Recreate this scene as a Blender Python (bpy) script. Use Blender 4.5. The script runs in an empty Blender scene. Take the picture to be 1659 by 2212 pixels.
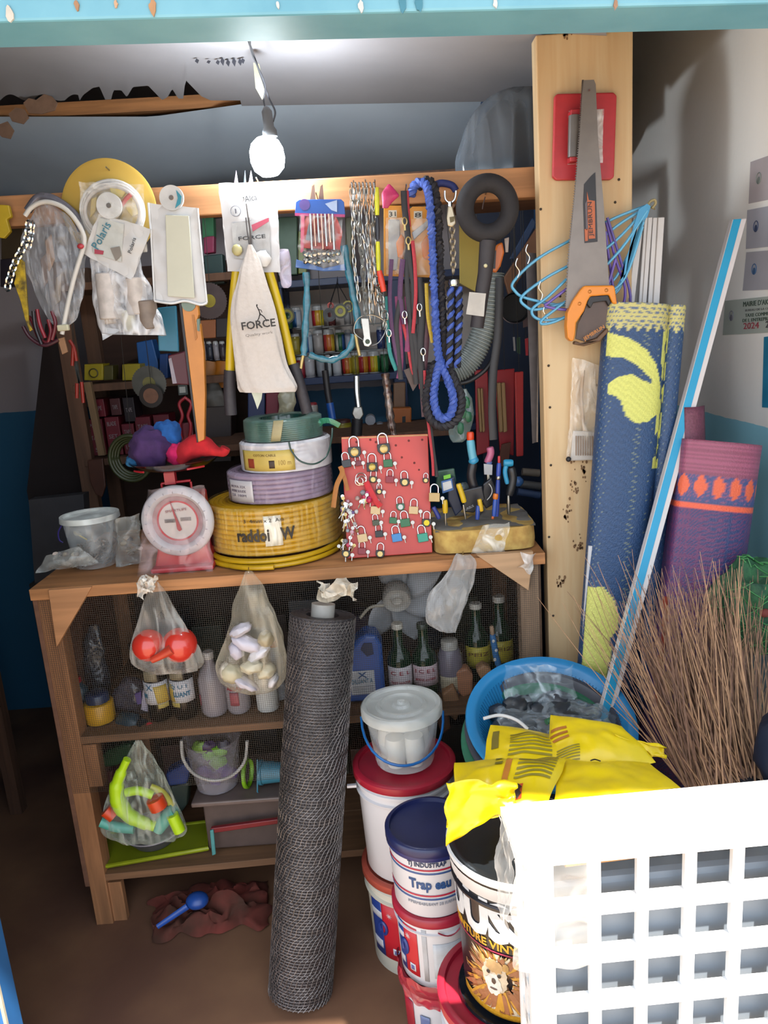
import bpy, bmesh, math, random
from mathutils import Vector, Matrix, Euler, noise
random.seed(7)
PI=math.pi
# ---------------------------------------------------------------- camera
H=1.5; F=1661.0
sc=bpy.context.scene
CR=(Matrix.Rotation(math.radians(90-13.3),4,'X')@Matrix.Rotation(math.radians(-4.1),4,'Z'))
cd=bpy.data.cameras.new('camera'); cam=bpy.data.objects.new('camera',cd)
sc.collection.objects.link(cam); cam.matrix_world=Matrix.Translation((0,0,H))@CR
cd.sensor_fit='VERTICAL'; cd.sensor_height=36.0; cd.lens=36.0*F/2212
cd.clip_start=.02; cd.clip_end=60
sc.camera=cam
# ---------------------------------------------------------------- world, sun, exposure
w=bpy.data.worlds.new('daylight'); sc.world=w; w.use_nodes=True
bg=w.node_tree.nodes['Background']
bg.inputs[0].default_value=(.80,.89,1,1); bg.inputs[1].default_value=2.0
sd=bpy.data.lights.new('sun','SUN'); sd.energy=11; sd.angle=.02; sd.color=(1,.96,.88)
sun=bpy.data.objects.new('sun',sd); sc.collection.objects.link(sun)
sun.rotation_euler=Vector((.30,-.43,1.0)).to_track_quat('Z','Y').to_euler()
sc.view_settings.view_transform='Standard'; sc.view_settings.look='None'
sc.view_settings.gamma=1; sc.view_settings.use_curve_mapping=False
sc.view_settings.exposure=.72
# ---------------------------------------------------------------- pixel helpers: measure where a thing stands at a given depth
R3=CR.to_3x3()
def ray(px,py): return R3@Vector(((px-829.5)/F,-(py-1106)/F,-1))
def P(px,py,Y):
    d=ray(px,py); return Vector((0,0,H))+d*(Y/d.y)
def PW(px,py,X):
    d=ray(px,py); return Vector((0,0,H))+d*(X/d.x)
def PZ(px,py,z):
    d=ray(px,py); return Vector((0,0,H))+d*((z-H)/d.z)
def mpp(px,py,Y): return Y/ray(px,py).y/F
# ---------------------------------------------------------------- materials
def lin(h):
    if isinstance(h,(tuple,list)): return tuple(h)
    h=h.lstrip('#'); v=[int(h[i:i+2],16)/255 for i in (0,2,4)]
    return tuple(c/12.92 if c<=.04045 else ((c+.055)/1.055)**2.4 for c in v)
MC={}
def mat(hexc,rough=.6,metal=0,kind='plain',s=20,amt=.25,bump=.0,col2=None,spec=.5,trans=0,alpha=1,emit=0,coat=0):
    key=(hexc,rough,metal,kind,s,amt,bump,col2,spec,trans,emit,alpha,coat)
    if key in MC: return MC[key]
    m=bpy.data.materials.new('mat_%s_%s'%(kind,str(hexc).strip('#'))); m.use_nodes=True
    nt=m.node_tree; N=nt.nodes; L=nt.links; b=N['Principled BSDF']
    b.inputs['Roughness'].default_value=rough; b.inputs['Metallic'].default_value=metal
    b.inputs['Specular IOR Level'].default_value=spec
    b.inputs['Coat Weight'].default_value=coat
    c=lin(hexc) if (emit or kind=='col') else tuple(x*.69 for x in lin(hexc)); c2=tuple(x*.69 for x in lin(col2)) if col2 else tuple(x*(1-amt) for x in c)
    tc=N.new('ShaderNodeTexCoord')
    if kind=='col':
        a=N.new('ShaderNodeVertexColor'); a.layer_name='Col'; L.new(a.outputs[0],b.inputs['Base Color']); hsrc=None
        nz=N.new('ShaderNodeTexNoise'); nz.inputs['Scale'].default_value=s; L.new(tc.outputs['Object'],nz.inputs['Vector']); hsrc=nz.outputs['Fac']
    else:
        if kind=='wood':
            mp=N.new('ShaderNodeMapping'); mp.inputs['Scale'].default_value=(s*.06,s*1.0,s*1.0) if amt!=.31 else (s,s,s*.06)
            L.new(tc.outputs['Object'],mp.inputs[0])
            nz=N.new('ShaderNodeTexNoise'); nz.inputs['Scale'].default_value=1; nz.inputs['Detail'].default_value=6
            nz.inputs['Distortion'].default_value=.8; L.new(mp.outputs[0],nz.inputs['Vector'])
        elif kind=='woodz':
            mp=N.new('ShaderNodeMapping'); mp.inputs['Scale'].default_value=(s,s,s*.06); L.new(tc.outputs['Object'],mp.inputs[0])
            nz=N.new('ShaderNodeTexNoise'); nz.inputs['Scale'].default_value=1; nz.inputs['Detail'].default_value=6
            nz.inputs['Distortion'].default_value=.8; L.new(mp.outputs[0],nz.inputs['Vector'])
        else:
            nz=N.new('ShaderNodeTexNoise'); nz.inputs['Scale'].default_value=s; nz.inputs['Detail'].default_value=5
            L.new(tc.outputs['Object'],nz.inputs['Vector'])
        rp=N.new('ShaderNodeValToRGB'); rp.color_ramp.elements[0].position=.35; rp.color_ramp.elements[1].position=.65
        rp.color_ramp.elements[0].color=(*c2,1); rp.color_ramp.elements[1].color=(*c,1)
        L.new(nz.outputs['Fac'],rp.inputs[0]); L.new(rp.outputs[0],b.inputs['Base Color']); hsrc=nz.outputs['Fac']
    if bump:
        bp=N.new('ShaderNodeBump'); bp.inputs['Strength'].default_value=bump; bp.inputs['Distance'].default_value=.004
        L.new(hsrc,bp.inputs['Height']); L.new(bp.outputs[0],b.inputs['Normal'])
    if trans:
        b.inputs['Transmission Weight'].default_value=trans; b.inputs['IOR'].default_value=1.2
    if emit:
        b.inputs['Emission Color'].default_value=(*c,1); b.inputs['Emission Strength'].default_value=emit
    MC[key]=m; return m
def film(hexc='#e8ecec',op=.25,rough=.22,s=30,streak=(1,1,1),glint=.5):
    """thin clear plastic: see-through, glossy, with denser creases"""
    key=('film',hexc,op,rough,s,streak,glint)
    if key in MC: return MC[key]
    m=bpy.data.materials.new('plastic_film'); m.use_nodes=True
    nt=m.node_tree; N=nt.nodes; L=nt.links; b=N['Principled BSDF']; out=N['Material Output']
    b.inputs['Base Color'].default_value=(*lin(hexc),1); b.inputs['Roughness'].default_value=rough
    b.inputs['Specular IOR Level'].default_value=1
    tr=N.new('ShaderNodeBsdfTransparent'); mx=N.new('ShaderNodeMixShader')
    tc=N.new('ShaderNodeTexCoord'); mp=N.new('ShaderNodeMapping'); mp.inputs['Scale'].default_value=streak
    nz=N.new('ShaderNodeTexNoise'); nz.inputs['Scale'].default_value=s; nz.inputs['Detail'].default_value=1.2; nz.inputs['Distortion'].default_value=1.2
    L.new(tc.outputs['Object'],mp.inputs[0]); L.new(mp.outputs[0],nz.inputs['Vector'])
    rp=N.new('ShaderNodeMapRange'); rp.inputs['From Min'].default_value=.45; rp.inputs['From Max'].default_value=.75
    rp.inputs['To Min'].default_value=op; rp.inputs['To Max'].default_value=min(1,op+glint)
    L.new(nz.outputs['Fac'],rp.inputs['Value'])
    lw=N.new('ShaderNodeLayerWeight'); lw.inputs[0].default_value=.35
    ad=N.new('ShaderNodeMath'); ad.operation='MULTIPLY_ADD'; ad.inputs[1].default_value=.45; ad.use_clamp=True
    L.new(lw.outputs['Facing'],ad.inputs[0]); L.new(rp.outputs[0],ad.inputs[2])
    L.new(ad.outputs[0],mx.inputs[0]); L.new(tr.outputs[0],mx.inputs[1]); L.new(b.outputs[0],mx.inputs[2]); L.new(mx.outputs[0],out.inputs['Surface'])
    bp=N.new('ShaderNodeBump'); bp.inputs['Strength'].default_value=.8; bp.inputs['Distance'].default_value=.006
    L.new(nz.outputs['Fac'],bp.inputs['Height']); L.new(bp.outputs[0],b.inputs['Normal'])
    MC[key]=m; return m
BLK='#1d1c20'; WHT='#e9e6e4'
def gloss(h,r=.3): return mat(h,r,amt=.08,s=12)
STEEL=mat('#b8b4ac',.3,1,amt=.25,s=60); BRASS=mat('#d8bd7c',.35,.6,amt=.2,s=60); CHROME=mat('#e4e2de',.18,1,amt=.15,s=40)
BLACKM=mat('#232126',.5,amt=.15); WHITEM=mat('#e6e3e0',.5,amt=.06); RUBBER=mat('#2a272b',.7,amt=.2,s=50,bump=.2)
WOOD=mat('#c98a55',.7,kind='wood',s=60,amt=.35,bump=.3); WOODZ=mat('#c08352',.7,kind='woodz',s=60,amt=.35,bump=.3)
PALE=mat('#e4c69a',.65,kind='woodz',s=30,col2='#d8b282',bump=.12)
DWOOD=mat('#6a4a38',.8,kind='woodz',s=50,amt=.4,bump=.3)
INK=mat('#26262c',.6,amt=.05); INKB=mat('#1d4f86',.6,amt=.05); INKR=mat('#c22736',.6,amt=.05)
# ---------------------------------------------------------------- geometry
ORG={}
def tag(o,label=None,cat=None,group=None,kind=None):
    if label: o['label']=label
    if cat: o['category']=cat
    if group: o['group']=group
    if kind: o['kind']=kind
    return o
def thing(name,label,cat,loc,group=None):
    o=bpy.data.objects.new(name,None); sc.collection.objects.link(o); o.location=loc; ORG[o.name]=Vector(loc)
    o.empty_display_size=.02
    return tag(o,label,cat,group)
class G:
    def __init__(s,T=None): s.v=[];s.f=[];s.c=None;s.T=T
    def _a(s,vs):
        n=len(s.v); s.v+=[(s.T@Vector(v) if s.T else Vector(v)) for v in vs]; return n
    def box(s,c,d,R=None):
        c=Vector(c); h=Vector(d)/2; vs=[]
        for i in range(8):
            q=Vector((h.x*(1 if i&1 else -1),h.y*(1 if i&2 else -1),h.z*(1 if i&4 else -1)))
            vs.append(c+(R@q if R else q))
        n=s._a(vs)
        s.f+=[tuple(n+j for j in q) for q in ((0,2,3,1),(4,5,7,6),(0,1,5,4),(2,6,7,3),(0,4,6,2),(1,3,7,5))]; return s
    def hexa(s,front,back):
        """box from 4 front points and 4 back points"""
        n=s._a(list(front)+list(back))
        s.f+=[tuple(n+j for j in q) for q in ((0,1,2,3),(7,6,5,4),(0,4,5,1),(1,5,6,2),(2,6,7,3),(3,7,4,0))]; return s
    def prism(s,pts,off):
        k=len(pts); off=Vector(off); n=s._a(list(pts)+[Vector(p)+off for p in pts])
        s.f+=[tuple(range(n,n+k)),tuple(range(n+2*k-1,n+k-1,-1))]
        s.f+=[(n+i,n+k+i,n+k+(i+1)%k,n+(i+1)%k) for i in range(k)]; return s
    def tube(s,pts,r,n=8,closed=False,flat=None):
        pts=[Vector(p) for p in pts]; k=len(pts); rs=r if isinstance(r,(list,tuple)) else [r]*k
        up=Vector((0,0,1)); rings=[]; prev=None
        for i,p in enumerate(pts):
            if closed: t=pts[(i+1)%k]-pts[i-1]
            else: t=pts[min(i+1,k-1)]-pts[max(i-1,0)]
            if t.length<1e-9: t=Vector((0,0,1))
            t.normalize()
            if prev is None:
                a=t.cross(Vector((0,1,0)) if flat is None else flat)
                if a.length<.1: a=t.cross(Vector((1,0,0)))
            else: a=prev-t*prev.dot(t)
            a.normalize(); b=t.cross(a); prev=a
            rr=rs[i]; ra,rb=(rr if isinstance(rr,tuple) else (rr,rr))
            rings.append(s._a([p+a*math.cos(2*PI*j/n)*ra+b*math.sin(2*PI*j/n)*rb for j in range(n)]))
        m=k if closed else k-1
        for i in range(m):
            A=rings[i];B=rings[(i+1)%k]
            s.f+=[(A+j,A+(j+1)%n,B+(j+1)%n,B+j) for j in range(n)]
        if not closed: s.f+=[tuple(rings[0]+j for j in range(n-1,-1,-1)),tuple(rings[-1]+j for j in range(n))]
        return s
    def lathe(s,prof,c=(0,0,0),n=32,ax=(0,0,1),a0=0,a1=2*PI,x=None):
        c=Vector(c); z=Vector(ax).normalized()
        xx=Vector(x) if x else (Vector((0,-1,0)) if abs(z.y)<.9 else Vector((0,0,1)))
        xx=(xx-z*xx.dot(z)).normalized(); yy=z.cross(xx)
        full=abs(a1-a0-2*PI)<1e-6; m=n if full else n+1; rows=[]
        for r,h in prof:
            rows.append(s._a([c+z*h+(xx*math.cos(a0+(a1-a0)*j/n)+yy*math.sin(a0+(a1-a0)*j/n))*r for j in range(m)]))
        for i in range(len(prof)-1):
            A=rows[i];B=rows[i+1]
            for j in range(n):
                k=(j+1)%m; s.f.append((A+j,A+k,B+k,B+j))
        return s
    def ball(s,c,r,n=14,R=None,noi=0,seed=0):
        c=Vector(c); r=Vector(r) if not isinstance(r,(int,float)) else Vector((r,r,r)); rows=[]
        for i in range(n//2+1):
            t=PI*i/(n//2); row=[]
            for j in range(n):
                p=2*PI*j/n; q=Vector((math.sin(t)*math.cos(p),math.sin(t)*math.sin(p),math.cos(t)))
                if noi: q*=1+noi*noise.noise(q*2.2+Vector((seed,seed*.7,0)))
                q=Vector((q.x*r.x,q.y*r.y,q.z*r.z))
                row.append(c+(R@q if R else q))
            rows.append(s._a(row))
        for i in range(n//2):
            A=rows[i];B=rows[i+1]; s.f+=[(A+j,B+j,B+(j+1)%n,A+(j+1)%n) for j in range(n)]
        return s
    def grid(s,fn,nu,nv):
        n=s._a([fn(i/nu,j/nv) for j in range(nv+1) for i in range(nu+1)])
        s.f+=[(n+j*(nu+1)+i,n+j*(nu+1)+i+1,n+(j+1)*(nu+1)+i+1,n+(j+1)*(nu+1)+i) for j in range(nv) for i in range(nu)]; return s
    def make(s,name,m,parent=None,smooth=False,bevel=0,solid=0,colors=None,seg=2,**kw):
        me=bpy.data.meshes.new(name)
        if parent is not None: o0=ORG[parent.name]
        else:
            xs=[v.x for v in s.v];ys=[v.y for v in s.v];zs=[v.z for v in s.v]
            o0=Vector(((min(xs)+max(xs))/2,(min(ys)+max(ys))/2,min(zs)))
        me.from_pydata([v-o0 for v in s.v],[],s.f)
        bm=bmesh.new(); bm.from_mesh(me); bmesh.ops.remove_doubles(bm,verts=bm.verts,dist=1e-6)
        bmesh.ops.recalc_face_normals(bm,faces=bm.faces)
        if colors is None:
            pass
        bm.to_mesh(me); bm.free()
        if colors:
            ca=me.color_attributes.new('Col','FLOAT_COLOR','POINT')
            for i,v in enumerate(me.vertices): ca.data[i].color=(*colors(v.co+o0),1)
        me.materials.append(m)
        if smooth:
            for p in me.polygons: p.use_smooth=True
            try: me.set_sharp_from_angle(angle=math.radians(50))
            except Exception: pass
        o=bpy.data.objects.new(name,me); sc.collection.objects.link(o); ORG[o.name]=o0.copy()
        if parent is not None: o.parent=parent
        else: o.location=o0
        if solid:
            md=o.modifiers.new('thickness','SOLIDIFY'); md.thickness=solid; md.offset=0
        if bevel:
            md=o.modifiers.new('bevel','BEVEL'); md.width=bevel; md.segments=seg; md.limit_method='ANGLE'; md.angle_limit=.6
        for k,v in kw.items(): o[k]=v
        return o
def struct(name,g,m,**k):
    o=g.make(name,m,**k); o['kind']='structure'; return o
def arc(a,b,c,n=12):
    a,b,c=Vector(a),Vector(b),Vector(c); q=b*2-(a+c)/2
    return [a*(1-t)**2+q*2*t*(1-t)+c*t*t for t in [i/n for i in range(n+1)]]
def smooth_path(pts,k=6):
    pts=[Vector(p) for p in pts]; out=[]
    for i in range(len(pts)-1):
        p0=pts[max(i-1,0)];p1=pts[i];p2=pts[i+1];p3=pts[min(i+2,len(pts)-1)]
        for j in range(k):
            t=j/k
            out.append(.5*((2*p1)+(-p0+p2)*t+(2*p0-5*p1+4*p2-p3)*t*t+(-p0+3*p1-3*p2+p3)*t**3))
    out.append(pts[-1]); return out
def pp(lst,Y): return [P(x,y,Y) if not hasattr(Y,'__len__') else P(x,y,Y[i]) for i,(x,y) in enumerate(lst)]
def card(pts,Y,th,name,m,parent=None,bevel=0,**k):
    g=G(); g.prism(pp(pts,Y),(0,th,0)); return g.make(name,m,parent,bevel=bevel,**k)
def sackg(levels,Y,depth=.5,n=28,sub=4,wr=.004,folds=0,fa=.06,fr=30,seed=0,g=None):
    """a hanging sack or soft roll: levels of (x_left,x_right,y) seen at depth Y"""
    g=g or G(); L=[]
    for (a,b,y) in levels:
        l=P(a,y,Y);r=P(b,y,Y); L.append(((l+r)/2,(r-l)/2))
    cs=smooth_path([l[0] for l in L],sub); rs=smooth_path([l[1] for l in L],sub); rows=[]
    for i,(c,r) in enumerate(zip(cs,rs)):
        R=max(abs(r.x),.0005); row=[]
        d=depth if not callable(depth) else depth(i/len(cs))
        for j in range(n):
            t=2*PI*j/n; k=1+fa*math.sin(folds*t+i*.15+seed) if folds else 1
            q=c+r*math.cos(t)*k+Vector((0,-1,0))*math.sin(t)*R*d*k
            e=noise.noise_vector(q*fr+Vector((seed*3.1,0,seed)))
            row.append(q+e*wr*min(1,R/.02))
        rows.append(g._a(row))
    for i in range(len(rows)-1):
        A=rows[i];B=rows[i+1]; g.f+=[(A+j,A+(j+1)%n,B+(j+1)%n,B+j) for j in range(n)]
    g.f+=[tuple(rows[0]+j for j in range(n-1,-1,-1)),tuple(rows[-1]+j for j in range(n))]
    return g
def sheetg(c4,Y,nx=14,ny=14,wr=.003,fr=40,seed=0,bulge=0,g=None,thick=0):
    """quad corners TL,TR,BR,BL"""
    g=g or G(); q=pp(c4,Y)
    def fn(u,v,side=1):
        p=(q[0]*(1-u)+q[1]*u)*(1-v)+(q[3]*(1-u)+q[2]*u)*v
        e=noise.noise_vector(p*fr+Vector((seed,0,0)))
        b=math.sin(PI*u)*math.sin(PI*v)
        return p+e*wr*.6+Vector((0,-(bulge*b+ e.x*wr)*side,0))
    g.grid(lambda u,v:fn(u,v,1),nx,ny)
    if bulge: g.grid(lambda u,v:fn(u,v,-1),nx,ny)
    return g
FONT={}
def txt(s,p0,p1,m,parent,name='lettering',up=None,lift=(0,-.0012,0),squash=1,thick=0,fit_h=None,kind=None):
    """lettering on a flat face between two 3D points"""
    cu=bpy.data.curves.new('t','FONT'); cu.body=s; cu.extrude=.004; cu.resolution_u=2
    if thick: cu.offset=thick
    o=bpy.data.objects.new('t',cu); sc.collection.objects.link(o); bpy.context.view_layer.update()
    me=bpy.data.meshes.new_from_object(o); bpy.data.objects.remove(o)
    xs=[v.co.x for v in me.vertices]; x0,x1=min(xs),max(xs)
    ys=[v.co.y for v in me.vertices]; y0=0
    p0=Vector(p0);p1=Vector(p1); X=(p1-p0); W=X.length; X=X/W; k=W/(x1-x0)
    U=Vector(up) if up else Vector((0,0,1)); U=(U-X*U.dot(X)).normalized(); Nn=X.cross(U)
    ky=k*squash if not fit_h else fit_h/.7
    o0=ORG[parent.name]; lf=Vector(lift)
    for v in me.vertices:
        v.co=p0+X*(v.co.x-x0)*k+U*v.co.y*ky+Nn*v.co.z*.1+lf-o0
    me.materials.append(m); ob=bpy.data.objects.new(name,me); sc.collection.objects.link(ob); ob.parent=parent; ORG[ob.name]=o0.copy()
    return ob
def txt_wrap(s,c,rad,z,a0,a1,hgt,m,parent,name='lettering',shear=0,thick=0):
    """lettering wrapped round a vertical cylinder; angle 0 faces the camera side (-Y), positive to the right; rad(z) gives the radius"""
    cu=bpy.data.curves.new('t','FONT'); cu.body=s; cu.extrude=.004; cu.resolution_u=2; cu.shear=shear
    if thick: cu.offset=thick
    o=bpy.data.objects.new('t',cu); sc.collection.objects.link(o); bpy.context.view_layer.update()
    me=bpy.data.meshes.new_from_object(o); bpy.data.objects.remove(o)
    xs=[v.co.x for v in me.vertices]; x0,x1=min(xs),max(xs); o0=ORG[parent.name]; c=Vector(c)
    bm=bmesh.new(); bm.from_mesh(me); bmesh.ops.triangulate(bm,faces=bm.faces)
    bmesh.ops.subdivide_edges(bm,edges=[e for e in bm.edges if abs(e.verts[0].co.x-e.verts[1].co.x)>.12],cuts=1)
    bm.to_mesh(me); bm.free()
    for v in me.vertices:
        a=a0+(a1-a0)*(v.co.x-x0)/(x1-x0); zz=z+v.co.y*hgt/.7; r=rad(zz)+.0012+v.co.z*.1
        v.co=c+Vector((math.sin(a)*r,-math.cos(a)*r,zz))-o0
    me.materials.append(m); ob=bpy.data.objects.new(name,me); sc.collection.objects.link(ob); ob.parent=parent; ORG[ob.name]=o0.copy()
    return ob
def patch(c,rad,z0,z1,a0,a1,m,parent,name='label',n=12,lift=.0008,nz=3,slant=0,**k):
    g=G(); c=Vector(c)
    def fn(u,v):
        z=z0+(z1-z0)*v; a=a0+(a1-a0)*u+slant*v; r=rad(z)+lift
        return c+Vector((math.sin(a)*r,-math.cos(a)*r,z))
    g.grid(fn,n,nz); o=g.make(name,m,parent,smooth=True,solid=.0006)
    for kk,v in k.items(): o[kk]=v
    return o
def link_chain(g,path,ln=.017,w=.0042,r=.0011,n=4,phase=0):
    pts=smooth_path(path,10); acc=0; last=pts[0]; d=ln*.72; i=0; s=[pts[0]]
    for p in pts[1:]:
        while (p-s[-1]).length>=d: s.append(s[-1]+(p-s[-1]).normalized()*d)
    for k in range(len(s)-1):
        a,b=s[k],s[k+1]; t=(b-a).normalized(); c=(a+b)/2
        sd=t.cross(Vector((0,1,0)))
        if sd.length<.1: sd=Vector((1,0,0))
        sd.normalize(); o=t.cross(sd)
        an=phase+(PI/2 if k%2 else 0)+.4; q=sd*math.cos(an)+o*math.sin(an)
        ring=[]
        for j in range(8):
            th=2*PI*j/8; ring.append(c+t*math.cos(th)*ln*.5+q*math.sin(th)*w*(1.15 if abs(math.sin(th))>.5 else 1))
        g.tube(ring,r,n,closed=True)
    return g
def vrope(g,path,r,strands=3,pitch=.018,n=6,which=None,sr=None):
    pts=smooth_path(path,10); L=0; out=[[] for _ in range(strands)]; prev=None
    for i,p in enumerate(pts):
        t=(pts[min(i+1,len(pts)-1)]-pts[max(i-1,0)]).normalized()
        if i: L+=(p-pts[i-1]).length
        a=t.cross(Vector((0,1,0)))
        if a.length<.1:a=Vector((1,0,0))
        a.normalize(); b=t.cross(a)
        for k in range(strands):
            th=2*PI*(L/pitch+k/strands); out[k].append(p+(a*math.cos(th)+b*math.sin(th))*r*.5)
    for k in range(strands):
        if which is None or k in which: g.tube(out[k],sr or r*.6,n)
    return g
# ================================================================ THE ROOM
XW=.93; YB=3.1; XL=-1.95
# floor: earth-brown worn concrete
g=G(); g.box((-.5,-3.6,-.052),(12,9.7,.1)); o=struct('ground',g,mat('#c9ad8c',.9,s=2,amt=.2)); o['label']='sunlit sandy ground outside the shop'
g=G(); g.box((-.5,2.2,-.05),(3.2,2.1,.1)); struct('floor',g,mat('#8d6549',.75,s=3,amt=.3,bump=.3,col2='#6b4736'))
def two_tone(name,z0,top,bot,ax):
    m=bpy.data.materials.new(name); m.use_nodes=True; N=m.node_tree.nodes; L=m.node_tree.links; b=N['Principled BSDF']
    ge=N.new('ShaderNodeNewGeometry'); sp=N.new('ShaderNodeSeparateXYZ'); L.new(ge.outputs['Position'],sp.inputs[0])
    nz=N.new('ShaderNodeTexNoise'); nz.inputs['Scale'].default_value=14; L.new(ge.outputs['Position'],nz.inputs[0])
    ad=N.new('ShaderNodeMath'); ad.operation='MULTIPLY_ADD'; ad.inputs[1].default_value=.012; L.new(nz.outputs[0],ad.inputs[0]); L.new(sp.outputs['Z'],ad.inputs[2])
    gt=N.new('ShaderNodeMath'); gt.operation='GREATER_THAN'; gt.inputs[1].default_value=z0; L.new(ad.outputs[0],gt.inputs[0])
    n2=N.new('ShaderNodeTexNoise'); n2.inputs['Scale'].default_value=2.5; n2.inputs['Detail'].default_value=6; L.new(ge.outputs['Position'],n2.inputs[0])
    mx=N.new('ShaderNodeMix'); mx.data_type='RGBA'; mx.inputs['A'].default_value=(*lin(bot),1); mx.inputs['B'].default_value=(*lin(top),1); L.new(gt.outputs[0],mx.inputs['Factor'])
    m2=N.new('ShaderNodeMix'); m2.data_type='RGBA'; m2.blend_type='MULTIPLY'; m2.inputs['B'].default_value=(.93,.93,.93,1)
    L.new(n2.outputs[0],m2.inputs['Factor']); L.new(mx.outputs['Result'],m2.inputs['A']); L.new(m2.outputs['Result'],b.inputs['Base Color'])
    b.inputs['Roughness'].default_value=.6
    n3=N.new('ShaderNodeTexNoise'); n3.inputs['Scale'].default_value=60; L.new(ge.outputs['Position'],n3.inputs[0])
    bp=N.new('ShaderNodeBump'); bp.inputs['Strength'].default_value=.15; bp.inputs['Distance'].default_value=.003; L.new(n3.outputs[0],bp.inputs['Height']); L.new(bp.outputs[0],b.inputs['Normal'])
    return m
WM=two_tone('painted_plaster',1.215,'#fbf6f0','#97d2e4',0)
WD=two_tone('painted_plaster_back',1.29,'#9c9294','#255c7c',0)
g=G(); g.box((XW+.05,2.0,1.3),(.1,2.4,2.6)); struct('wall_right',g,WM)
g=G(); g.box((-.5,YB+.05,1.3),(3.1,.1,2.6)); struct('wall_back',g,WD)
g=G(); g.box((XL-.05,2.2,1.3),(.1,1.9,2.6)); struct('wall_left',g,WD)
g=G(); g.box((-.55,2.2,2.62),(3.2,1.9,.04)); struct('ceiling',g,mat('#2d3c44',.8,s=6))
# front wall around the shop door: a piece left of the jamb, a piece above the lintel
g=G(); g.box((-1.42,1.26,1.3),(1.16,.1,2.6)); g.box((.07,1.26,2.33),(1.9,.1,.6)); struct('wall_front',g,mat('#7fb7cc',.7,s=5,amt=.15))
# added eave, unseen above the view, keeps direct sun off the goods inside
g=G(); g.box((-.3,.795,2.4),(5,.83,.03)); struct('added_eave',g,mat('#9aa0a4',.6,s=5))
# blue lintel (chipped paint) and door leaf
lm=mat('#7fc0d8',.45,s=9,amt=.12,col2='#6fb2cc',bump=.1)
g=G(); a=P(-200,52,1.2);b_=P(1800,3,1.2); up=.11
g.hexa([a,b_,b_+Vector((0,0,up)),a+Vector((0,0,up))],[Vector((a.x,1.3,a.z)),Vector((b_.x,1.3,b_.z)),Vector((b_.x,1.3,b_.z+up)),Vector((a.x,1.3,a.z+up))])
lt=struct('trim_2',g,lm,bevel=.004)
lt['label']='pale blue painted door lintel across the top'
for k,(x,y,s_,h) in enumerate([(165,10,5,'#b58a68'),(330,14,8,'#c99a70'),(250,8,4,'#d8b090'),(780,12,6,'#e8f0f2'),(870,6,9,'#4a8fa8'),(905,7,8,'#4a8fa8'),(20,30,8,'#e6e2d8'),(1330,8,5,'#b08a70'),(600,10,4,'#f2f4f4'),(1070,6,5,'#e9eef0')]):
    q=P(x,y,1.1975); g=G(); r=s_*.00062; rnd=random.Random(k)
    pts=[q+Vector((math.cos(t)*r*(.7+.6*rnd.random()),0,math.sin(t)*r*2*(.7+.6*rnd.random()))) for t in [2*PI*i/11 for i in range(11)]]
    g.prism(pts,(0,.003,0)); g.make('paint_chip',mat(h,.7),lt)
x0=P(45,2212,1.3).x
g=G(); g.box((x0-.02,1.28,.95),(.04,.06,1.9)); st=struct('door_1',g,mat('#2d6aa8',.4,s=8,amt=.15),bevel=.003)
g=G(); g.box((x0-.4,1.285,.95),(.72,.03,1.9)); g.make('door_panel',mat('#2f64a0',.45,s=8,amt=.15),st,bevel=.003)
g=G(); g.box((x0+.002,1.252,.95),(.006,.006,1.9)); g.make('worn_edge',mat('#b9b09a',.7),st)
# ceiling cloth: front sheet with a torn rear edge, rear sheet behind a batten
teeth=[(172,217),(180,205),(200,190),(215,187),(227,215),(240,215),(245,195),(262,195),(274,210),(287,188),(320,185),(350,216),(362,210),(372,192),(385,213),(397,213),(400,172),(435,208),(455,217)]
def tear(px):
    if px<172 or px>455: 
        return (217+ (0 if px>455 else -6*math.sin(px*.09)-9*abs(math.sin(px*.045)))) if px<520 else 229-(px-520)*.018
    for (a,ya),(b2,yb) in zip(teeth,teeth[1:]):
        if a<=px<=b2: return ya+(yb-ya)*(px-a)/(b2-a)
    return 217
CL=mat('#a5a3a8',.85,s=4,amt=.12,bump=.2)
g=G()
def fc(u,v):
    px=-700+u*2010; y1=tear(px); y0=-60-.033*(px-800)
    y=y0+(y1-y0)*v; yy=(y+60)/285; Y=1.32+1.06*max(0,min(1.1,yy))
    p=P(px,y,Y); p.z+= .012*noise.noise(p*2.5)*min(1,6*(1-v)) 
    return p
g.grid(fc,620,22); cs=struct('ceiling_cloth',g,CL,smooth=True); cs['label']='grey cloth ceiling torn along its rear edge'
g=G()
def fr(u,v):
    px=-700+u*2030; y0=(252 if px<330 else max(214,252-(px-330)*.14)) if px<560 else 222-(px-560)*.018
    p0=P(px,y0,2.40 if px>480 else 2.44); y1=430-.07*(px-300); p1=P(px,y1,3.09)
    q=p0.lerp(p1,v); q.z-=.05*math.sin(PI*v)*(1+.5*noise.noise(Vector((px*.002,v*2,0)))); return q
g.grid(fr,70,16); cs=struct('ceiling_cloth',g,mat('#b9c6d4',.85,s=3,amt=.15,bump=.2),smooth=True); cs['label']='darker blue grey rear ceiling cloth sagging to the back'
g=G(); a=P(60,232,2.47); b_=P(470,226,2.47); g.hexa([a-Vector((.5,0,.02)),b_+Vector((.9,0,-.02)),b_+Vector((.9,0,.016)),a+Vector((-.5,0,.016))],[a+Vector((-.5,.04,-.02)),b_+Vector((.9,.04,-.02)),b_+Vector((.9,.04,.016)),a+Vector((-.5,.04,.016))])
struct('trim_3',g,WOOD)
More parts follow.
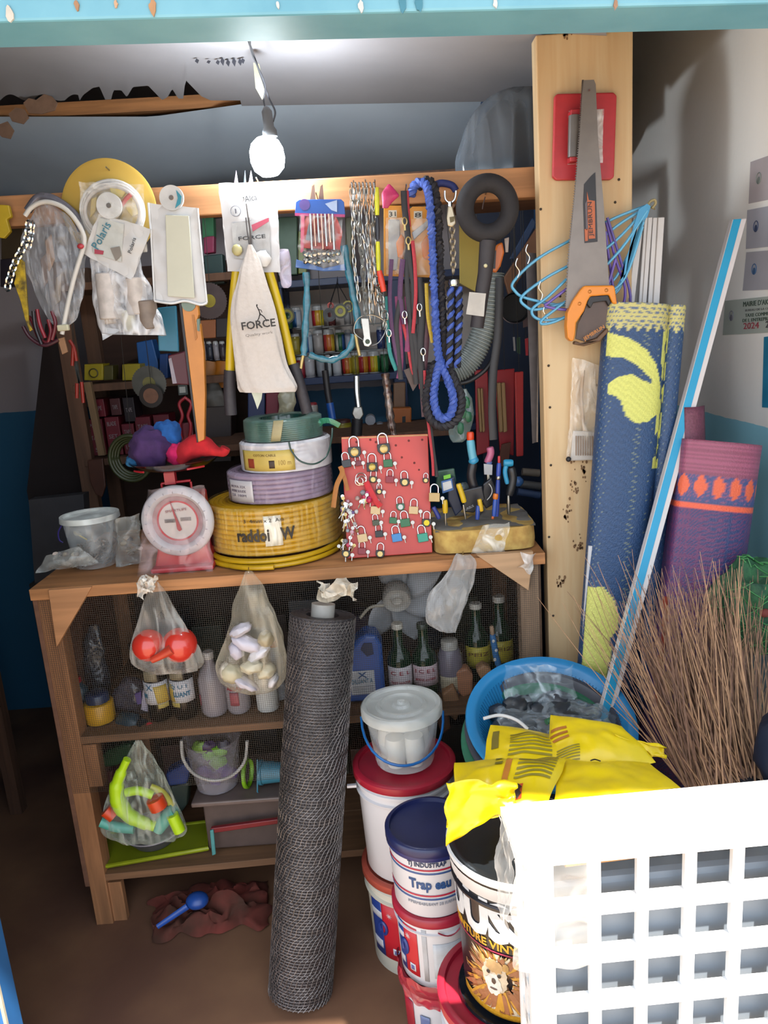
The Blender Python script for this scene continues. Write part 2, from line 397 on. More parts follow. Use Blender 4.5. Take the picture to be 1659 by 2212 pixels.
# loose brown scraps of the torn ceiling
for k,(pts) in enumerate([[(50,222),(62,212),(78,216),(95,203),(112,208),(124,222),(118,238),(90,246),(62,244)],[(18,246),(34,232),(52,236),(62,254),(50,268),(26,262)],[(0,268),(16,262),(30,282),(22,300),(4,296),(-10,284)]]):
    o=card(pts,2.3,.004,'torn_card_scrap',mat('#8a6a55',.85,s=40,bump=.3)); tag(o,['largest brown scrap of torn ceiling card left of the tear','middle brown scrap of torn card near the left edge','lowest brown torn scrap at the left edge of the ceiling'][k],'scrap','torn ceiling scraps')
# ---------------------------------------------------------------- wooden post with hanging things
a=P(1152,45,1.8).x; b1=P(1183,1400,1.8).x; c1=P(1365,45,1.8).x
g=G(); g.box((.493,1.8225,1.04),(.206,.045,2.08))
post=g.make('wooden_post',PALE,bevel=.003); tag(post,'wide pale timber plank post standing at the end of the counter','post')
ORG[post.name]=ORG[post.name]
for (x,y) in [(1168,452),(1337,388),(1329,437),(1185,790),(1188,880),(1186,1160),(1195,1330),(1330,520),(1210,640),(1190,1005)]:
    q=P(x,y,1.7985); g=G(); g.ball(q,(.003,.002,.003),8); g.make('nail',mat('#4a4038',.5,.6),post)
for k,(x,y,w_,h) in enumerate([(1237,1050,16,60),(1262,1010,10,30),(1225,1110,14,30),(1250,1180,18,26),(1300,830,14,40),(1222,70,14,22),(1285,1400,30,26),(1210,1260,12,20),(1275,1120,10,40)]):
    g=G(); rnd=random.Random(k+5); q=P(x,y,1.7988); s_=mpp(x,y,1.8)
    for j in range(16):
        c=q+Vector((rnd.gauss(0,w_*.35)*s_,0,rnd.gauss(0,h*.4)*s_)); r=(1+2*rnd.random())*s_
        g.prism([c+Vector((math.cos(t)*r,0,math.sin(t)*r*1.6)) for t in [2*PI*i/6 for i in range(6)]],(0,.0006,0))
    o=g.make('dirt_stain',mat('#8a6848',.9),post); o['kind']='stuff'
# beam behind the hanging goods
g=G(); za=P(0,432,1.87).z; zb=P(1160,404,1.87).z
g.hexa([Vector((-1.3,1.87,1.795)),Vector((.44,1.87,1.77)),Vector((.44,1.87,1.835)),Vector((-1.3,1.87,1.862))],[Vector((-1.3,1.91,1.795)),Vector((.44,1.91,1.77)),Vector((.44,1.91,1.835)),Vector((-1.3,1.91,1.862))])
beam=g.make('hanging_beam',mat('#d99a66',.7,kind='wood',s=50,amt=.3,bump=.2),bevel=.003); tag(beam,'horizontal timber beam that the packets and chains hang from','beam')
g=G(); g.box((-1.32,1.89,.95),(.06,.05,1.9)); o=g.make('beam_upright',DWOOD,bevel=.002); tag(o,'dark upright carrying the left end of the beam','upright')
g=G(); g.box((-.35,2.33,1.905),(1.96,.03,.04)); rail=g.make('inner_rail',DWOOD,bevel=.002); tag(rail,'inner wooden rail behind the beam with cords tied to it','rail')
for x in (-1.31,.615):
    g=G(); g.box((x,2.33,.945),(.04,.04,1.89)); o=g.make('rail_upright',DWOOD); tag(o,'dark upright at the %s end of the inner rail'%('left' if x<0 else 'right'),'upright')
def hang_up(t,px,py,Y):
    q=P(px,py,Y); g=G(); g.tube([q,Vector((q.x,2.315,1.89))],.0009,4); g.make('cord',mat('#3a342e',.7),t)
def nail_at(px,py,Y=1.86,par=None,l=.06):
    q=P(px,py,Y); g=G(); g.tube([Vector((q.x,1.875,q.z)),Vector((q.x,1.875-l,q.z+.006))],.0016,6); g.make('nail',STEEL,par or beam)
# bracket and blue box high at right
g=G(); a=P(1065,152,2.3);b_=P(1180,140,2.3); g.box(((a.x+b_.x)/2+.05,2.33,a.z-.025),(b_.x-a.x+.12,.06,.055)); 
br=g.make('timber_bracket',mat('#a8714f',.8,kind='wood',s=40),bevel=.002); tag(br,'short timber block under the ceiling beside the post','bracket')
g=G(); a=P(1062,195,2.34);b_=P(1165,225,2.34); g.box(((a.x+b_.x)/2+.06,2.5,a.z-.05),(b_.x-a.x+.16,.3,.10)); g.box((a.x+.2,2.6,1.05),(.06,.06,2.0))
o=g.make('blue_shelf_head',mat('#27517a',.6,s=10)); tag(o,'dark blue painted board under the timber block','board')
# ---------------------------------------------------------------- cabinet (counter)
CX0,CX1,CY0,CY1,CZ=-.85,.362,1.77,2.3,.956
cab=thing('display_cabinet','open wooden counter cabinet with wire netting front and two shelves','cabinet',((CX0+CX1)/2,2.03,0))
def plank(x0,x1,y0,y1,z0,z1,name='plank',m=WOOD,tilt=0,**k):
    g=G(); g.hexa([Vector((x0,y0,z0)),Vector((x1,y0,z0+tilt)),Vector((x1,y0,z1+tilt)),Vector((x0,y0,z1))],[Vector((x0,y1,z0)),Vector((x1,y1,z0+tilt)),Vector((x1,y1,z1+tilt)),Vector((x0,y1,z1))])
    return g.make(name,m,cab,bevel=.0015,**k)
for i in range(3): plank(CX0-.01,CX1+.015,CY0-.012+i*.182,CY0-.012+i*.182+.18,CZ-.028,CZ,'worktop_plank')
LEGM=mat('#b07a50',.75,kind='woodz',s=50,amt=.4,bump=.3)
plank(CX0,CX0+.045,CY0,CY0+.05,0,CZ-.028,'leg',LEGM); plank(CX1-.045,CX1,CY0,CY0+.05,0,CZ-.028,'leg',mat('#a98b70',.8,kind='woodz',s=50,amt=.3,bump=.3))
plank(CX0,CX0+.045,CY1-.05,CY1,0,CZ-.028,'leg',LEGM); plank(CX1-.045,CX1,CY1-.05,CY1,0,CZ-.028,'leg',LEGM)
plank(CX0-.012,CX0,CY0,CY1,.12,CZ-.028,'side_board',mat('#7c5540',.8,kind='wood',s=30,amt=.3)); plank(CX1,CX1+.012,CY0+.03,CY1,.12,CZ-.028,'side_board',mat('#8a6a52',.8,kind='wood',s=30,amt=.3))
for i in range(5): plank(CX0,CX1,CY1,CY1+.015,.12+i*.162,.28+i*.162,'back_board',mat('#3c2c22',.85,kind='wood',s=30,amt=.3))
for nm,z,t in (('shelf',.535,.008),('shelf',.132,.035)):
    for i in range(3): plank(CX0+.02,CX1-.01,CY0+.001+i*.175,CY0+.001+i*.175+.173,z,z+.02,'shelf_plank',mat('#8c6444',.75,kind='wood',s=40,amt=.35,bump=.2),t)
def tri(pts,Y,m):
    g=G(); g.prism(pp(pts,Y),(0,.018,0)); g.make('corner_brace',m,cab,bevel=.001)
tri([(104,1275),(198,1268),(122,1398)],1.752,mat('#c68d5f',.75,kind='wood',s=40)); tri([(1030,1200),(1152,1192),(1142,1276)],1.752,mat('#cda47c',.75,kind='wood',s=40))
g=G(); g.box((CX0+.062,CY0+.02,.47),(.035,.03,.12)); g.make('cleat',LEGM,cab,bevel=.001)
g=G(); g.box((CX0+.06,CY0+.02,.06),(.04,.02,.12)); g.make('cleat',LEGM,cab,bevel=.001)
# fine wire netting over the front
g=G(); yn=1.766; top=CZ-.005; r=.00024
def wv(x,z0,z1): g.box((x,yn,(z0+z1)/2),(r*2,r*2,z1-z0))
def wh(z,x0,x1): g.box(((x0+x1)/2,yn+r,z),(x1-x0,r*2,r*2))
n=0
x=CX0+.005
while x<CX1: wv(x,.40,top); x+=.0052
z=.402
while z<top: wh(z,CX0+.005,CX1-.002); z+=.0052
g.make('wire_netting',mat('#55504a',.5,.3),cab,kind='stuff')
# torn plastic at cabinet's right corner
g=sheetg([(1125,1190),(1160,1200),(1150,1235),(1120,1230)],1.745,10,8,wr=.02,seed=3); g.make('plastic_scrap',film('#e8e4e0',.35),cab,smooth=True)
# ---------------------------------------------------------------- bulb
bc=P(578,342,1.78); R=.037
t=thing('hanging_light_bulb','glowing white bulb hanging from its cord below the ceiling','lamp',bc-Vector((0,0,R)))
g=G(); g.lathe([(0,-R),(R*.5,-R*.93),(R*.86,-R*.6),(R*1.0,-R*.1),(R*.97,R*.45),(R*.8,R*.85),(R*.45,R*1.12)],bc,32,ax=(-.08,0,1))
g.make('globe',mat('#f4fbff',.4,emit=26),t,smooth=True)
top=P(588,290,1.78)
g=G(); g.lathe([(R*.42,0),(R*.42,.012),(.011,.02),(.011,.05),(.006,.058),(.003,.06)],P(584,296,1.78),20,ax=(-.05,0,1)); g.make('lamp_holder',mat('#6e7074',.4),t,smooth=True)
g=G(); g.tube(smooth_path([P(590,262,1.78),P(594,240,1.85),P(580,210,1.9),P(566,170,1.85),P(548,120,1.75),P(534,78,1.6),P(533,50,1.5)],8),.0022,6)
g.tube(smooth_path([P(586,262,1.78),P(570,222,1.88),P(572,180,1.84),P(544,116,1.73),P(540,80,1.6),P(538,50,1.5)],8),.0018,6); g.make('cord',mat('#2f2f36',.6),t,smooth=True)
g=G(); g.prism(pp([(547,135),(560,138),(572,200),(566,215),(552,190)],1.93),(0,.003,0)); g.make('tape_strip',mat('#b8b79a',.7),t)
pl=bpy.data.lights.new('bulb_light','POINT'); pl.energy=8; pl.color=(.85,.94,1); pl.shadow_soft_size=.04
po=bpy.data.objects.new('bulb_light',pl); sc.collection.objects.link(po); po.location=P(578,335,1.835)
for q,s_ in ((P(578,262,1.5),0),): pass
# small slits torn in the front cloth beside the cord
g=G()
for (x,y,h_) in [(425,132,9),(450,134,6),(470,135,9),(480,133,16),(492,136,14),(505,134,18),(518,134,14),(524,132,10)]:
    q=P(x,y,1.32+1.06*((y+60)/285)*1.0-.02); s_=mpp(x,y,q.y); 
    g.prism([q+Vector((-4*s_,0,0)),q+Vector((0,0,h_*s_*.6)),q+Vector((5*s_,0,2*s_)),q+Vector((1*s_,0,-h_*s_*.5))],(0,.002,0))
o=g.make('torn_slit_flap',mat('#3c3d48',.9),None); tag(o,'row of dark frayed slits in the ceiling cloth left of the cord','tear',kind='stuff')
# ================================================================ GOODS HANGING FROM THE BEAM (left to right)
YH=1.825
# yellow piece cut by the left edge
t=card([(-30,440),(18,443),(24,468),(14,474),(22,500),(8,515),(-30,508)],1.84,.012,'yellow_tool_card',mat('#d9b81e',.5,amt=.15,s=30),bevel=.002); tag(t,'yellow plastic tool piece hanging at the far left edge','tool'); 
# big yellow disc
c=P(238,452,1.858); Rr=101*mpp(238,452,1.858)
t=thing('yellow_disc','big dull yellow disc hanging behind the white hose coils','disc',c-Vector((0,0,Rr)))
g=G(); g.lathe([(0,.0),(Rr*.93,.0),(Rr,-.003),(Rr,-.009),(Rr*.93,-.012),(0,-.012)],c,64,ax=(0,1,0)); g.make('disc_plate',mat('#dcb550',.55,s=8,amt=.1),t,smooth=True)
g=G(); g.lathe([(.03,-.013),(.034,-.015),(.034,-.017),(.03,-.017)],c,32,ax=(0,1,0)); g.make('centre_ring',mat('#a88a30',.5),t,smooth=True); nail_at(238,372,1.85,beam,.05)
# clear packet of coiled hoses
t=thing('hose_packet','clear packet of coiled white hoses with yellow parts, in front of the yellow disc','packet',P(245,470,1.83))
for k,(r0,r1,h) in enumerate([(66,62,'#ece8e4'),(62,56,'#e0dad6'),(58,50,'#cfc6c2')]):
    g=G(); g.tube([P(243,458,1.835-.005*k)+Vector((math.cos(a)*r0*.00105,0,math.sin(a)*r1*.00105)) for a in [2*PI*i/40 for i in range(40)]],.0045,8,closed=True); g.make('braided_hose',mat(h,.35,amt=.15,s=80),t,smooth=True)
for k,(pts,h) in enumerate([([(236,404),(262,402),(272,414),(262,428),(240,422)],'#e6c628'),([(270,432),(292,440),(300,462),(284,468),(272,452)],'#dfc02a'),([(196,430),(208,424),(206,456),(194,470)],'#d8b638')]):
    card(pts,1.822,.01,'plastic_nut',mat(h,.4),t,bevel=.002)
g=G(); g.tube(pp([(262,444),(272,430),(282,420)],1.815),.005,8); g.make('red_tie',mat('#c44a4a',.5),t,smooth=True)
g=sheetg([(172,392),(310,400),(316,545),(176,540)],1.81,20,20,wr=.006,seed=4,bulge=.012); g.make('bag_film',film('#f2efe8',.06,glint=.3),t,smooth=True)
# clear bag with white curved tube
t=thing('tube_bag','long clear plastic bag with a curved white tube beside it at far left','bag',P(115,715,YH))
g=sackg([(88,104,440),(70,150,470),(50,176,520),(58,180,575),(75,178,620),(95,172,665),(118,150,700),(128,142,712)],1.815,.3,n=36,sub=5,wr=.008,folds=7,fa=.12,fr=30,seed=2); g.make('bag_film',film('#b4b6bc',.10,streak=(1,1,.25),s=60,glint=.45),t,smooth=True)
g=G(); g.tube(smooth_path(pp([(54,466),(66,450),(86,438),(108,437),(135,447),(158,468),(178,500),(182,525),(172,560),(160,600),(148,650),(138,700),(134,722)],1.795),6),.0052,10); g.make('white_tube',mat('#e2ddd6',.35,amt=.1),t,smooth=True)
g=G(); g.tube(smooth_path(pp([(60,455),(84,426),(120,432),(160,462),(176,500)],1.825),6),.009,10); g.make('grey_hose',mat('#8a8690',.3,.3,s=60),t,smooth=True)
g=G(); g.box(P(137,708,1.79),(.026,.012,.014)); g.make('valve',mat('#d9d3b4',.5),t,bevel=.003); g=G(); g.ball(P(174,532,1.785),(.008,.006,.006),10); g.make('red_clip',mat('#c23a44',.4),t,smooth=True)
for k,(pts) in enumerate([[(96,520),(110,505),(118,560),(104,590)],[(86,560),(100,545),(108,600),(94,620)],[(120,600),(132,590),(130,650),(118,660)]]):
    card(pts,1.82,.006,'fitting',mat(['#b08a6a','#8c7468','#a89888'][k],.5),t,bevel=.002)
nail_at(112,432)
# chain, curved saw blade, dark red tools at left
t=thing('steel_chain','short bright steel chain drooping at the far left','chain',P(20,632,1.80))
g=G(); link_chain(g,pp([(62,478),(60,510),(50,535),(38,555),(26,585),(18,612),(15,630)],1.79),.02,.007,.0024); link_chain(g,pp([(70,480),(66,515),(58,545)],1.80),.02,.006,.002); g.make('links',CHROME,t,smooth=True,kind='stuff')
t=card([(36,552),(52,566),(62,700),(70,712),(64,716),(54,690),(44,650),(30,612),(34,596),(26,575)],1.80,.006,'pruning_saw',mat('#d8b51c',.5,col2='#6b5a20',s=70),bevel=.001); tag(t,'narrow yellow and brown pruning saw hanging under the left chain','saw')
t=thing('red_tool_bunch','bunch of dark red handled tools hanging below the clear tube bag','tools',P(90,745,1.82))
for k,(pts,h) in enumerate([([(62,684),(70,694),(84,730),(104,742)],'#8c2430'),([(80,668),(86,700),(98,730)],'#a52a38'),([(104,690),(110,716),(104,740)],'#8e2832'),([(50,705),(66,730),(96,746),(126,734)],'#4e2430'),([(72,672),(76,706),(90,744)],'#2a2024'),([(112,672),(120,700),(112,734)],'#74232e')]):
    g=G(); g.tube(smooth_path(pp(pts,1.83-.004*k),6),.0045,8); g.make('handle',mat(h,.35),t,smooth=True)
t=card([(124,732),(138,728),(146,760),(134,766)],1.82,.006,'price_tag',mat('#a87c58',.7),bevel=.001); tag(t,'small brown tag hanging beside the dark upright','tag')
for k,(pa,pb) in enumerate([([(150,735),(160,752),(165,780)],[(158,750),(156,790)]),([(166,828),(166,860)],[(176,825),(180,870)])]):
    t=thing('scissors',['upper pair of red handled scissors at left','lower pair of red handled scissors at left'][k],'scissors',P(165,[800,870][k],2.2))
    for q in (pa,pb):
        g=G(); g.tube(smooth_path(pp(q,2.2),4),.005,8); g.make('handle',mat('#c03a2c',.4),t,smooth=True)
    g=G(); g.tube(pp([(160,[745,775][k]),(172,[828,828][k])],2.21),.004,6); g.make('blade',STEEL,t)
    hang_up(t,[160,160][k],[748,778][k],2.21)
# tag rolls with packets
def disc_tag(px,py,r,t,extra=None):
    c=P(px,py,1.80); R_=r*mpp(px,py,1.8)
    g=G(); g.lathe([(R_*.2,0),(R_,0),(R_*1.0,.008),(R_*.2,.008),(R_*.2,0)],c,36,ax=(0,1,0)); g.make('round_hanger',mat('#dcdad8',.35),t,smooth=True)
    g=G(); g.lathe([(0,-.001),(R_*.19,-.001)],c+Vector((0,-.001,0)),20,ax=(0,1,0)); g.make('peg_hole',mat('#77706c',.6),t)
t=thing('fitting_packet','clear packet of white pipe fittings under a tilted white label with a round hanger','packet',P(275,735,YH))
disc_tag(235,444,27,t)
g=sackg([(195,300,555),(198,318,600),(203,335,650),(212,352,700),(218,361,722)],1.825,.3,n=32,sub=5,wr=.007,fr=28,seed=8); g.make('bag_film',film('#e6e6ea',.2,streak=(1,1,.5),s=45,glint=.5),t,smooth=True)
card([(218,706),(262,712),(222,735)],1.822,.002,'bag_corner',film('#cfd4dc',.4),t)
for k,(a,b,y0,y1,h) in enumerate([(208,262,590,690,'#dcd2cc'),(268,320,600,680,'#d8ccc4'),(290,345,650,712,'#8c7a6c'),(215,250,655,700,'#c8b49c'),(262,300,670,716,'#d9d0a8')]):
    g=G(); g.tube(pp([(a+ (b-a)*.4,y0),(a+(b-a)*.6,y1)],1.825+.002*k),(b-a)*.45*.00105,14); g.make('white_fitting',mat(h,.5,amt=.25,s=50),t,smooth=True,bevel=.003)
g=sheetg([(214,462),(326,494),(286,606),(180,548)],1.805,14,14,wr=.004,seed=5,bulge=.004); g.make('label_card',mat('#d9d6d4',.45,amt=.06),t,smooth=True)
g=sheetg([(214,470),(268,484),(262,566),(200,546)],1.800,10,10,wr=.001,seed=5); g.make('label_window',mat('#cfcfc8',.4,s=40,amt=.15),t)
txt('Polaris',P(212,540,1.797),P(240,486,1.797),mat('#2b7f96',.5),t,up=(-1,0,.5),fit_h=.018,lift=(0,0,0))
txt('Polaris',P(283,548,1.797),P(294,515,1.797),INK,t,up=(-1,0,.4),fit_h=.008,lift=(0,0,0))
card([(204,538),(224,542),(222,550),(204,548)],1.797,.001,'red_strip',mat('#b8344c',.5),t)
card([(238,536),(258,532),(262,552),(250,564)],1.797,.001,'fitting_picture',mat('#8f8478',.5),t,bevel=.0)
nail_at(235,440)
t=thing('flat_white_packet','flat cream packet in a clear sleeve with a white and teal round hanger','packet',P(385,655,YH))
disc_tag(370,427,26,t)
card([(380,410),(392,424),(390,440),(378,450),(384,428)],1.797,.001,'teal_mark',mat('#2f9cb4',.5),t)
g=sheetg([(320,438),(427,450),(447,656),(334,650)],1.815,18,18,wr=.003,seed=6,bulge=.008); g.make('sleeve',mat('#dad8d8',.25,amt=.08,s=20,bump=.2),t,smooth=True)
card([(357,464),(408,466),(420,644),(362,640)],1.803,.003,'cream_insert',mat('#d2d0bc',.5,amt=.05),t,bevel=.001)
g=G(); g.tube(smooth_path(pp([(334,650),(370,655),(400,650),(432,658),(447,654)],1.812),4),.003,6); g.tube(pp([(320,438),(326,500),(334,650)],1.812),.0022,6); g.tube(pp([(427,450),(436,550),(447,654)],1.812),.0022,6); g.make('sleeve_edge',mat('#efeff0',.2),t,smooth=True,kind='stuff')
nail_at(370,424)
# spirit level
t=thing('spirit_level','long orange spirit level hanging below the flat cream packet','level',P(430,955,1.83))
g=G(); g.prism(pp([(391,655),(426,652),(429,680),(425,694),(432,700),(434,716),(440,760),(443,850),(441,950),(427,956),(416,860),(404,760),(396,700)],1.822),(0,.02,0)); g.make('body',mat('#d88a34',.4,amt=.12,s=30),t,bevel=.002)
g=G(); g.prism(pp([(386,655),(392,655),(428,955),(425,957),(404,800)],1.820),(0,.024,0)); g.make('black_edge',BLACKM,t,bevel=.001)
g=G(); g.lathe([(0,0),(.016,0),(.016,.004),(0,.004)],P(407,657,1.819),24,ax=(0,1,0)); g.make('vial_window',mat('#7e907c',.3),t)
g=G(); g.prism(pp([(425,690),(431,688),(431,716),(426,714)],1.819),(0,.01,0)); g.make('end_vial',mat('#6f8270',.3),t)
g=G(); g.prism(pp([(414,680),(419,680),(426,730),(422,735)],1.820),(0,.003,0)); g.make('groove',mat('#c47c2c',.5),t)
# white blister packet with print
t=thing('white_blister_packet','white paper packet with a clear window and a red stripe, above the cloth bag','packet',P(540,592,YH))
g=sheetg([(472,396),(598,394),(606,588),(492,586)],1.83,16,18,wr=.003,seed=9,bulge=.006); g.make('paper',mat('#d6d4d6',.45,amt=.07),t,smooth=True)
g=sheetg([(500,482),(582,470),(585,560),(506,558)],1.823,10,10,wr=.002,seed=9,bulge=.004); g.make('window',mat('#b9b6b4',.25,s=50,amt=.2),t,smooth=True)
card([(543,486),(580,470),(581,478),(546,500)],1.817,.001,'red_stripe',mat('#c45068',.5),t)
txt('Alca',P(530,437,1.820),P(556,432,1.820),INK,t,fit_h=.013); txt('FORCE',P(516,520,1.817),P(574,514,1.817),INK,t,fit_h=.008,thick=.01)
c=P(509,456,1.821); g=G(); g.tube([c+Vector((math.cos(a)*.011,0,math.sin(a)*.011)) for a in [2*PI*i/24 for i in range(24)]],.0007,4,closed=True); g.box(c,(.003,.001,.010)); g.make('round_print',mat('#70707a',.6),t)
g=G(); g.ball(P(512,540,1.815),(.012,.006,.013),10); g.make('yellow_part',mat('#cfc48c',.4),t,smooth=True); g=G(); g.ball(P(565,560,1.815),(.022,.006,.018),12,noi=.3); g.make('white_part',mat('#e6e2de',.3),t,smooth=True)
g=G(); g.tube(pp([(531,470),(534,500),(540,540)],1.81),.0014,6); g.tube(pp([(537,470),(541,500),(545,540)],1.81),.0014,6); g.make('hanging_cord',mat('#5a5454',.5),t,smooth=True)
g=G(); g.prism(pp([(560,394),(598,394),(599,402),(560,403)],1.822),(0,.001,0)); g.make('glossy_top',mat('#f6f8fa',.15),t)
for k,(a,b) in enumerate([(505,515),(526,532),(536,548)]):
    g=G(); g.prism(pp([(a,400),((a+b)/2,368),(b,400)],1.85),(0,.003,0)); g.make('paper_peak',mat(['#8d7a88','#4c5a68','#9a8c98'][k],.6),t)
t=sackg([(580,622,540),(600,628,580),(605,630,612),(612,622,622)],1.845,.3,wr=.006,fr=30,seed=21).make('lilac_plastic_bag',film('#c9bfd4',.35,glint=.4),None,smooth=True); tag(t,'small lilac clear bag peeping out right of the white packet','bag')
# bolt cutters inside a cloth bag
t=thing('bolt_cutter','bolt cutter with long yellow arms and dark grips hanging in a cloth bag','bolt cutter',P(570,895,1.84))
def arm(pts,name,m,r,Y=1.842):
    g=G(); q=smooth_path(pp(pts,Y),6); g.tube(q,r,12); return g.make(name,m,t,smooth=True)
YEL=mat('#e3c01c',.3,amt=.08)
arm([(514,560),(506,640),(500,720),(497,802)],'arm',YEL,.0115); arm([(572,560),(592,625),(612,700),(632,790)],'arm',YEL,.0105)
arm([(497,800),(496,845),(499,896)],'grip',mat('#38333a',.6,s=90,amt=.3,bump=.2),.0145); arm([(634,786),(650,840),(664,892)],'grip',mat('#38333a',.6,s=90,amt=.3,bump=.2),.0135)
g=G(); g.box(P(540,575,1.842),(.07,.018,.03)); g.make('jaw_block',STEEL,t,bevel=.004)
t2=thing('cloth_bag','cream cloth tool bag printed in black, tied at the top over the bolt cutter','bag',P(570,845,1.8))
g=sackg([(536,544,528),(526,560,560),(513,574,600),(503,586,640),(500,598,690),(502,608,730),(506,618,780),(512,634,820),(514,641,836),(520,638,846)],1.805,.34,n=44,sub=6,wr=.004,folds=9,fa=.05,fr=14,seed=3)
g.make('cloth',mat('#ded4cd',.85,s=120,amt=.06,bump=.3),t2,smooth=True)
txt('FORCE',P(523,713,1.772),P(596,704,1.766),mat('#3a3634',.7),t2,fit_h=.0165,thick=.02,lift=(0,0,0)); txt('Quality work',P(531,728,1.772),P(590,720,1.766),mat('#8a837e',.7),t2,fit_h=.006,lift=(0,0,0))
g=G()
for pts,r in (([(554,660),(560,672),(562,682)],.0012),([(562,676),(559,688),(556,693)],.0011),([(562,678),(570,684),(577,694)],.0012),([(558,668),(564,670),(566,675)],.0009)):
    g.tube(pp(pts,1.768),r,4)
g.ball(P(555,659,1.768),.002,6); g.make('running_man_emblem',mat('#2e2a2a',.7),t2)
g=G(); g.tube(pp([(541,532),(540,500),(536,470),(532,440)],1.81),.0014,6); g.make('tie_cord',mat('#6a625e',.7),t2,smooth=True)
g=G(); g.prism(pp([(541,842),(567,846),(565,862),(556,884),(550,866)],1.835),(0,.004,0)); g.make('jaw_tip',mat('#c9ccb8',.3,.5),t)
nail_at(533,440); nail_at(560,398)
# packet with blue header and metal parts
t=thing('hardware_packet','clear packet of shiny metal parts with a blue header card and red shape','packet',P(690,585,YH))
g=G(); g.tube(arc(P(640,446,1.82),P(636,430,1.82),P(652,431,1.82),4),.0008,4)
g=G(); g.prism(pp([(637,462),(639,436),(646,431),(736,430),(743,436),(746,464)],1.825),(0,.004,0)); g.make('header_card',mat('#2455a8',.4,amt=.1),t,bevel=.001)
card([(637,460),(745,463),(745,469),(637,466)],1.823,.005,'pink_edge',mat('#b83c78',.5),t)
g=G(); g.lathe([(0,0),(.012,0)],P(658,442,1.824),20,ax=(0,1,0)); g.make('round_mark',mat('#5a4490',.5),t)
card([(702,440),(728,432),(728,458),(716,454)],1.8235,.001,'silver_flash',mat('#aab4cc',.3,.5),t)
card([(664,458),(722,458),(740,500),(734,540),(656,536),(652,500)],1.826,.004,'red_backing',mat('#d5443a',.5),t,bevel=.001)
card([(666,486),(672,476),(672,520),(660,518)],1.820,.002,'cut_out',mat('#6d7a84',.5),t); card([(712,490),(718,482),(726,520),(708,522)],1.820,.002,'cut_out',mat('#b8908c',.5),t)
for k in range(7):
    x=670+k*8; g=G(); g.tube(pp([(x,462),(x+2,500),(x+4,540-(k%3)*8)],1.815),.003,6); g.make('metal_rod',mat('#d8a890' if k%2 else '#c9c4be',.2,.9),t,smooth=True)
for k in range(16):
    x=660+(k%8)*10; y=546+(k//8)*14+random.random()*6; g=G(); g.lathe([(.003,-.006),(.0065,-.002),(.0065,.004),(.003,.008)],P(x,y,1.813),8,ax=(random.random()-.5,.3,1)); g.make('metal_nut',CHROME,t)
card([(640,560),(654,565),(700,580),(744,570),(748,584),(700,586),(654,580),(638,578)],1.826,.004,'blue_tail',mat('#2f66b4',.4),t,bevel=.001)
card([(650,466),(658,466),(656,545),(649,545)],1.818,.003,'pink_strip',mat('#c84a6a',.4),t)
g=sheetg([(648,464),(738,466),(746,584),(638,578)],1.808,16,16,wr=.006,seed=12,bulge=.01); g.make('bag_film',film('#d8dce0',.0,glint=.22),t,smooth=True)
for x in (676,694): 
    g=G(); g.prism(pp([(x-7,436),(x-2,402),(x+3,398),(x+6,436)],1.835),(0,.004,0)); g.make('hanger_clip',mat('#8a6c60',.5,.3),t)
nail_at(686,430)
# teal plastic tubing loop
TE=mat('#2f7a90',.2,s=70,amt=.5,coat=.4)
t=thing('teal_tubing','loop of flat teal plastic tubing with brass ends hanging behind the chains','tubing',P(700,785,1.84))
def rib(pts,Y,w_,n='tube_run'):
    g=G(); q=smooth_path(pp(pts,Y),5); g.tube(q,[(w_*(1+.18*math.sin(i*1.3)),w_*.5) for i in range(len(q))],8); return g.make(n,TE,t,smooth=True)
rib([(661,588),(663,640),(660,700),(657,750),(656,768)],1.838,.0075); rib([(743,530),(752,580),(762,630),(770,670),(774,710)],1.834,.0078); rib([(668,766),(690,774),(715,778),(740,768),(758,748),(764,722)],1.842,.007)
g=G(); g.tube(pp([(655,768),(652,782),(650,796)],1.838),.004,8); g.tube(pp([(768,722),(772,745),(777,768)],1.838),.004,8); g.make('brass_end',BRASS,t,smooth=True)
nail_at(700,480)
# chains
t=thing('chain_bunch','bunch of long bright steel dog chains hanging from the beam','chains',P(795,760,1.81))
rnd=random.Random(3)
hx=[760,768,776,784,790,796,802,806,812]
for i in range(9):
    x0_=757+i*6.4; x1_=778+i*6.2+rnd.gauss(0,3); y1=640+rnd.random()*75
    g=G(); link_chain(g,pp([(x0_,412),(x0_+rnd.gauss(2,3),480),((x0_+x1_)/2+rnd.gauss(0,3),560),(x1_,y1)],1.80+.012*rnd.random()),.027+.006*rnd.random(),.0036,.0013,4,phase=rnd.random()*2); g.make('chain_strand',mat('#d8d6d0' if i!=6 else '#d9b596',.28,.9),t,smooth=True)
g=G(); link_chain(g,pp([(812,600),(822,650),(833,690),(822,725)],1.80),.026,.007,.0018); g.make('chain_strand',CHROME,t,smooth=True)
g=G(); g.tube(smooth_path(pp([(785,735),(765,718),(772,690),(800,680),(826,690),(836,706),(820,738),(800,748)],1.80),5),.0012,5); g.make('wire_loop',STEEL,t,smooth=True)
g=G(); rr=[(780,688),(796,688),(800,728),(803,742),(796,749),(787,747),(784,738),(786,728)]; g.prism(pp(rr,1.785),(0,.004,0)); g.make('bright_fob',mat('#f3f2ec',.25,.2),t,bevel=.0015)
c=P(794,738,1.784); g=G(); g.lathe([(0,0),(.0055,0),(.0055,.001),(0,.001)],c,16,ax=(0,1,0)); g.make('fob_hole',mat('#3b4a38',.6),t)
for i in range(7):
    x=756+i*8; g=G(); g.tube(arc(P(x,404,1.83),P(x+4,396,1.80),P(x+5,420,1.80),5),.0022,6); g.make('snap_hook',CHROME,t,smooth=True)
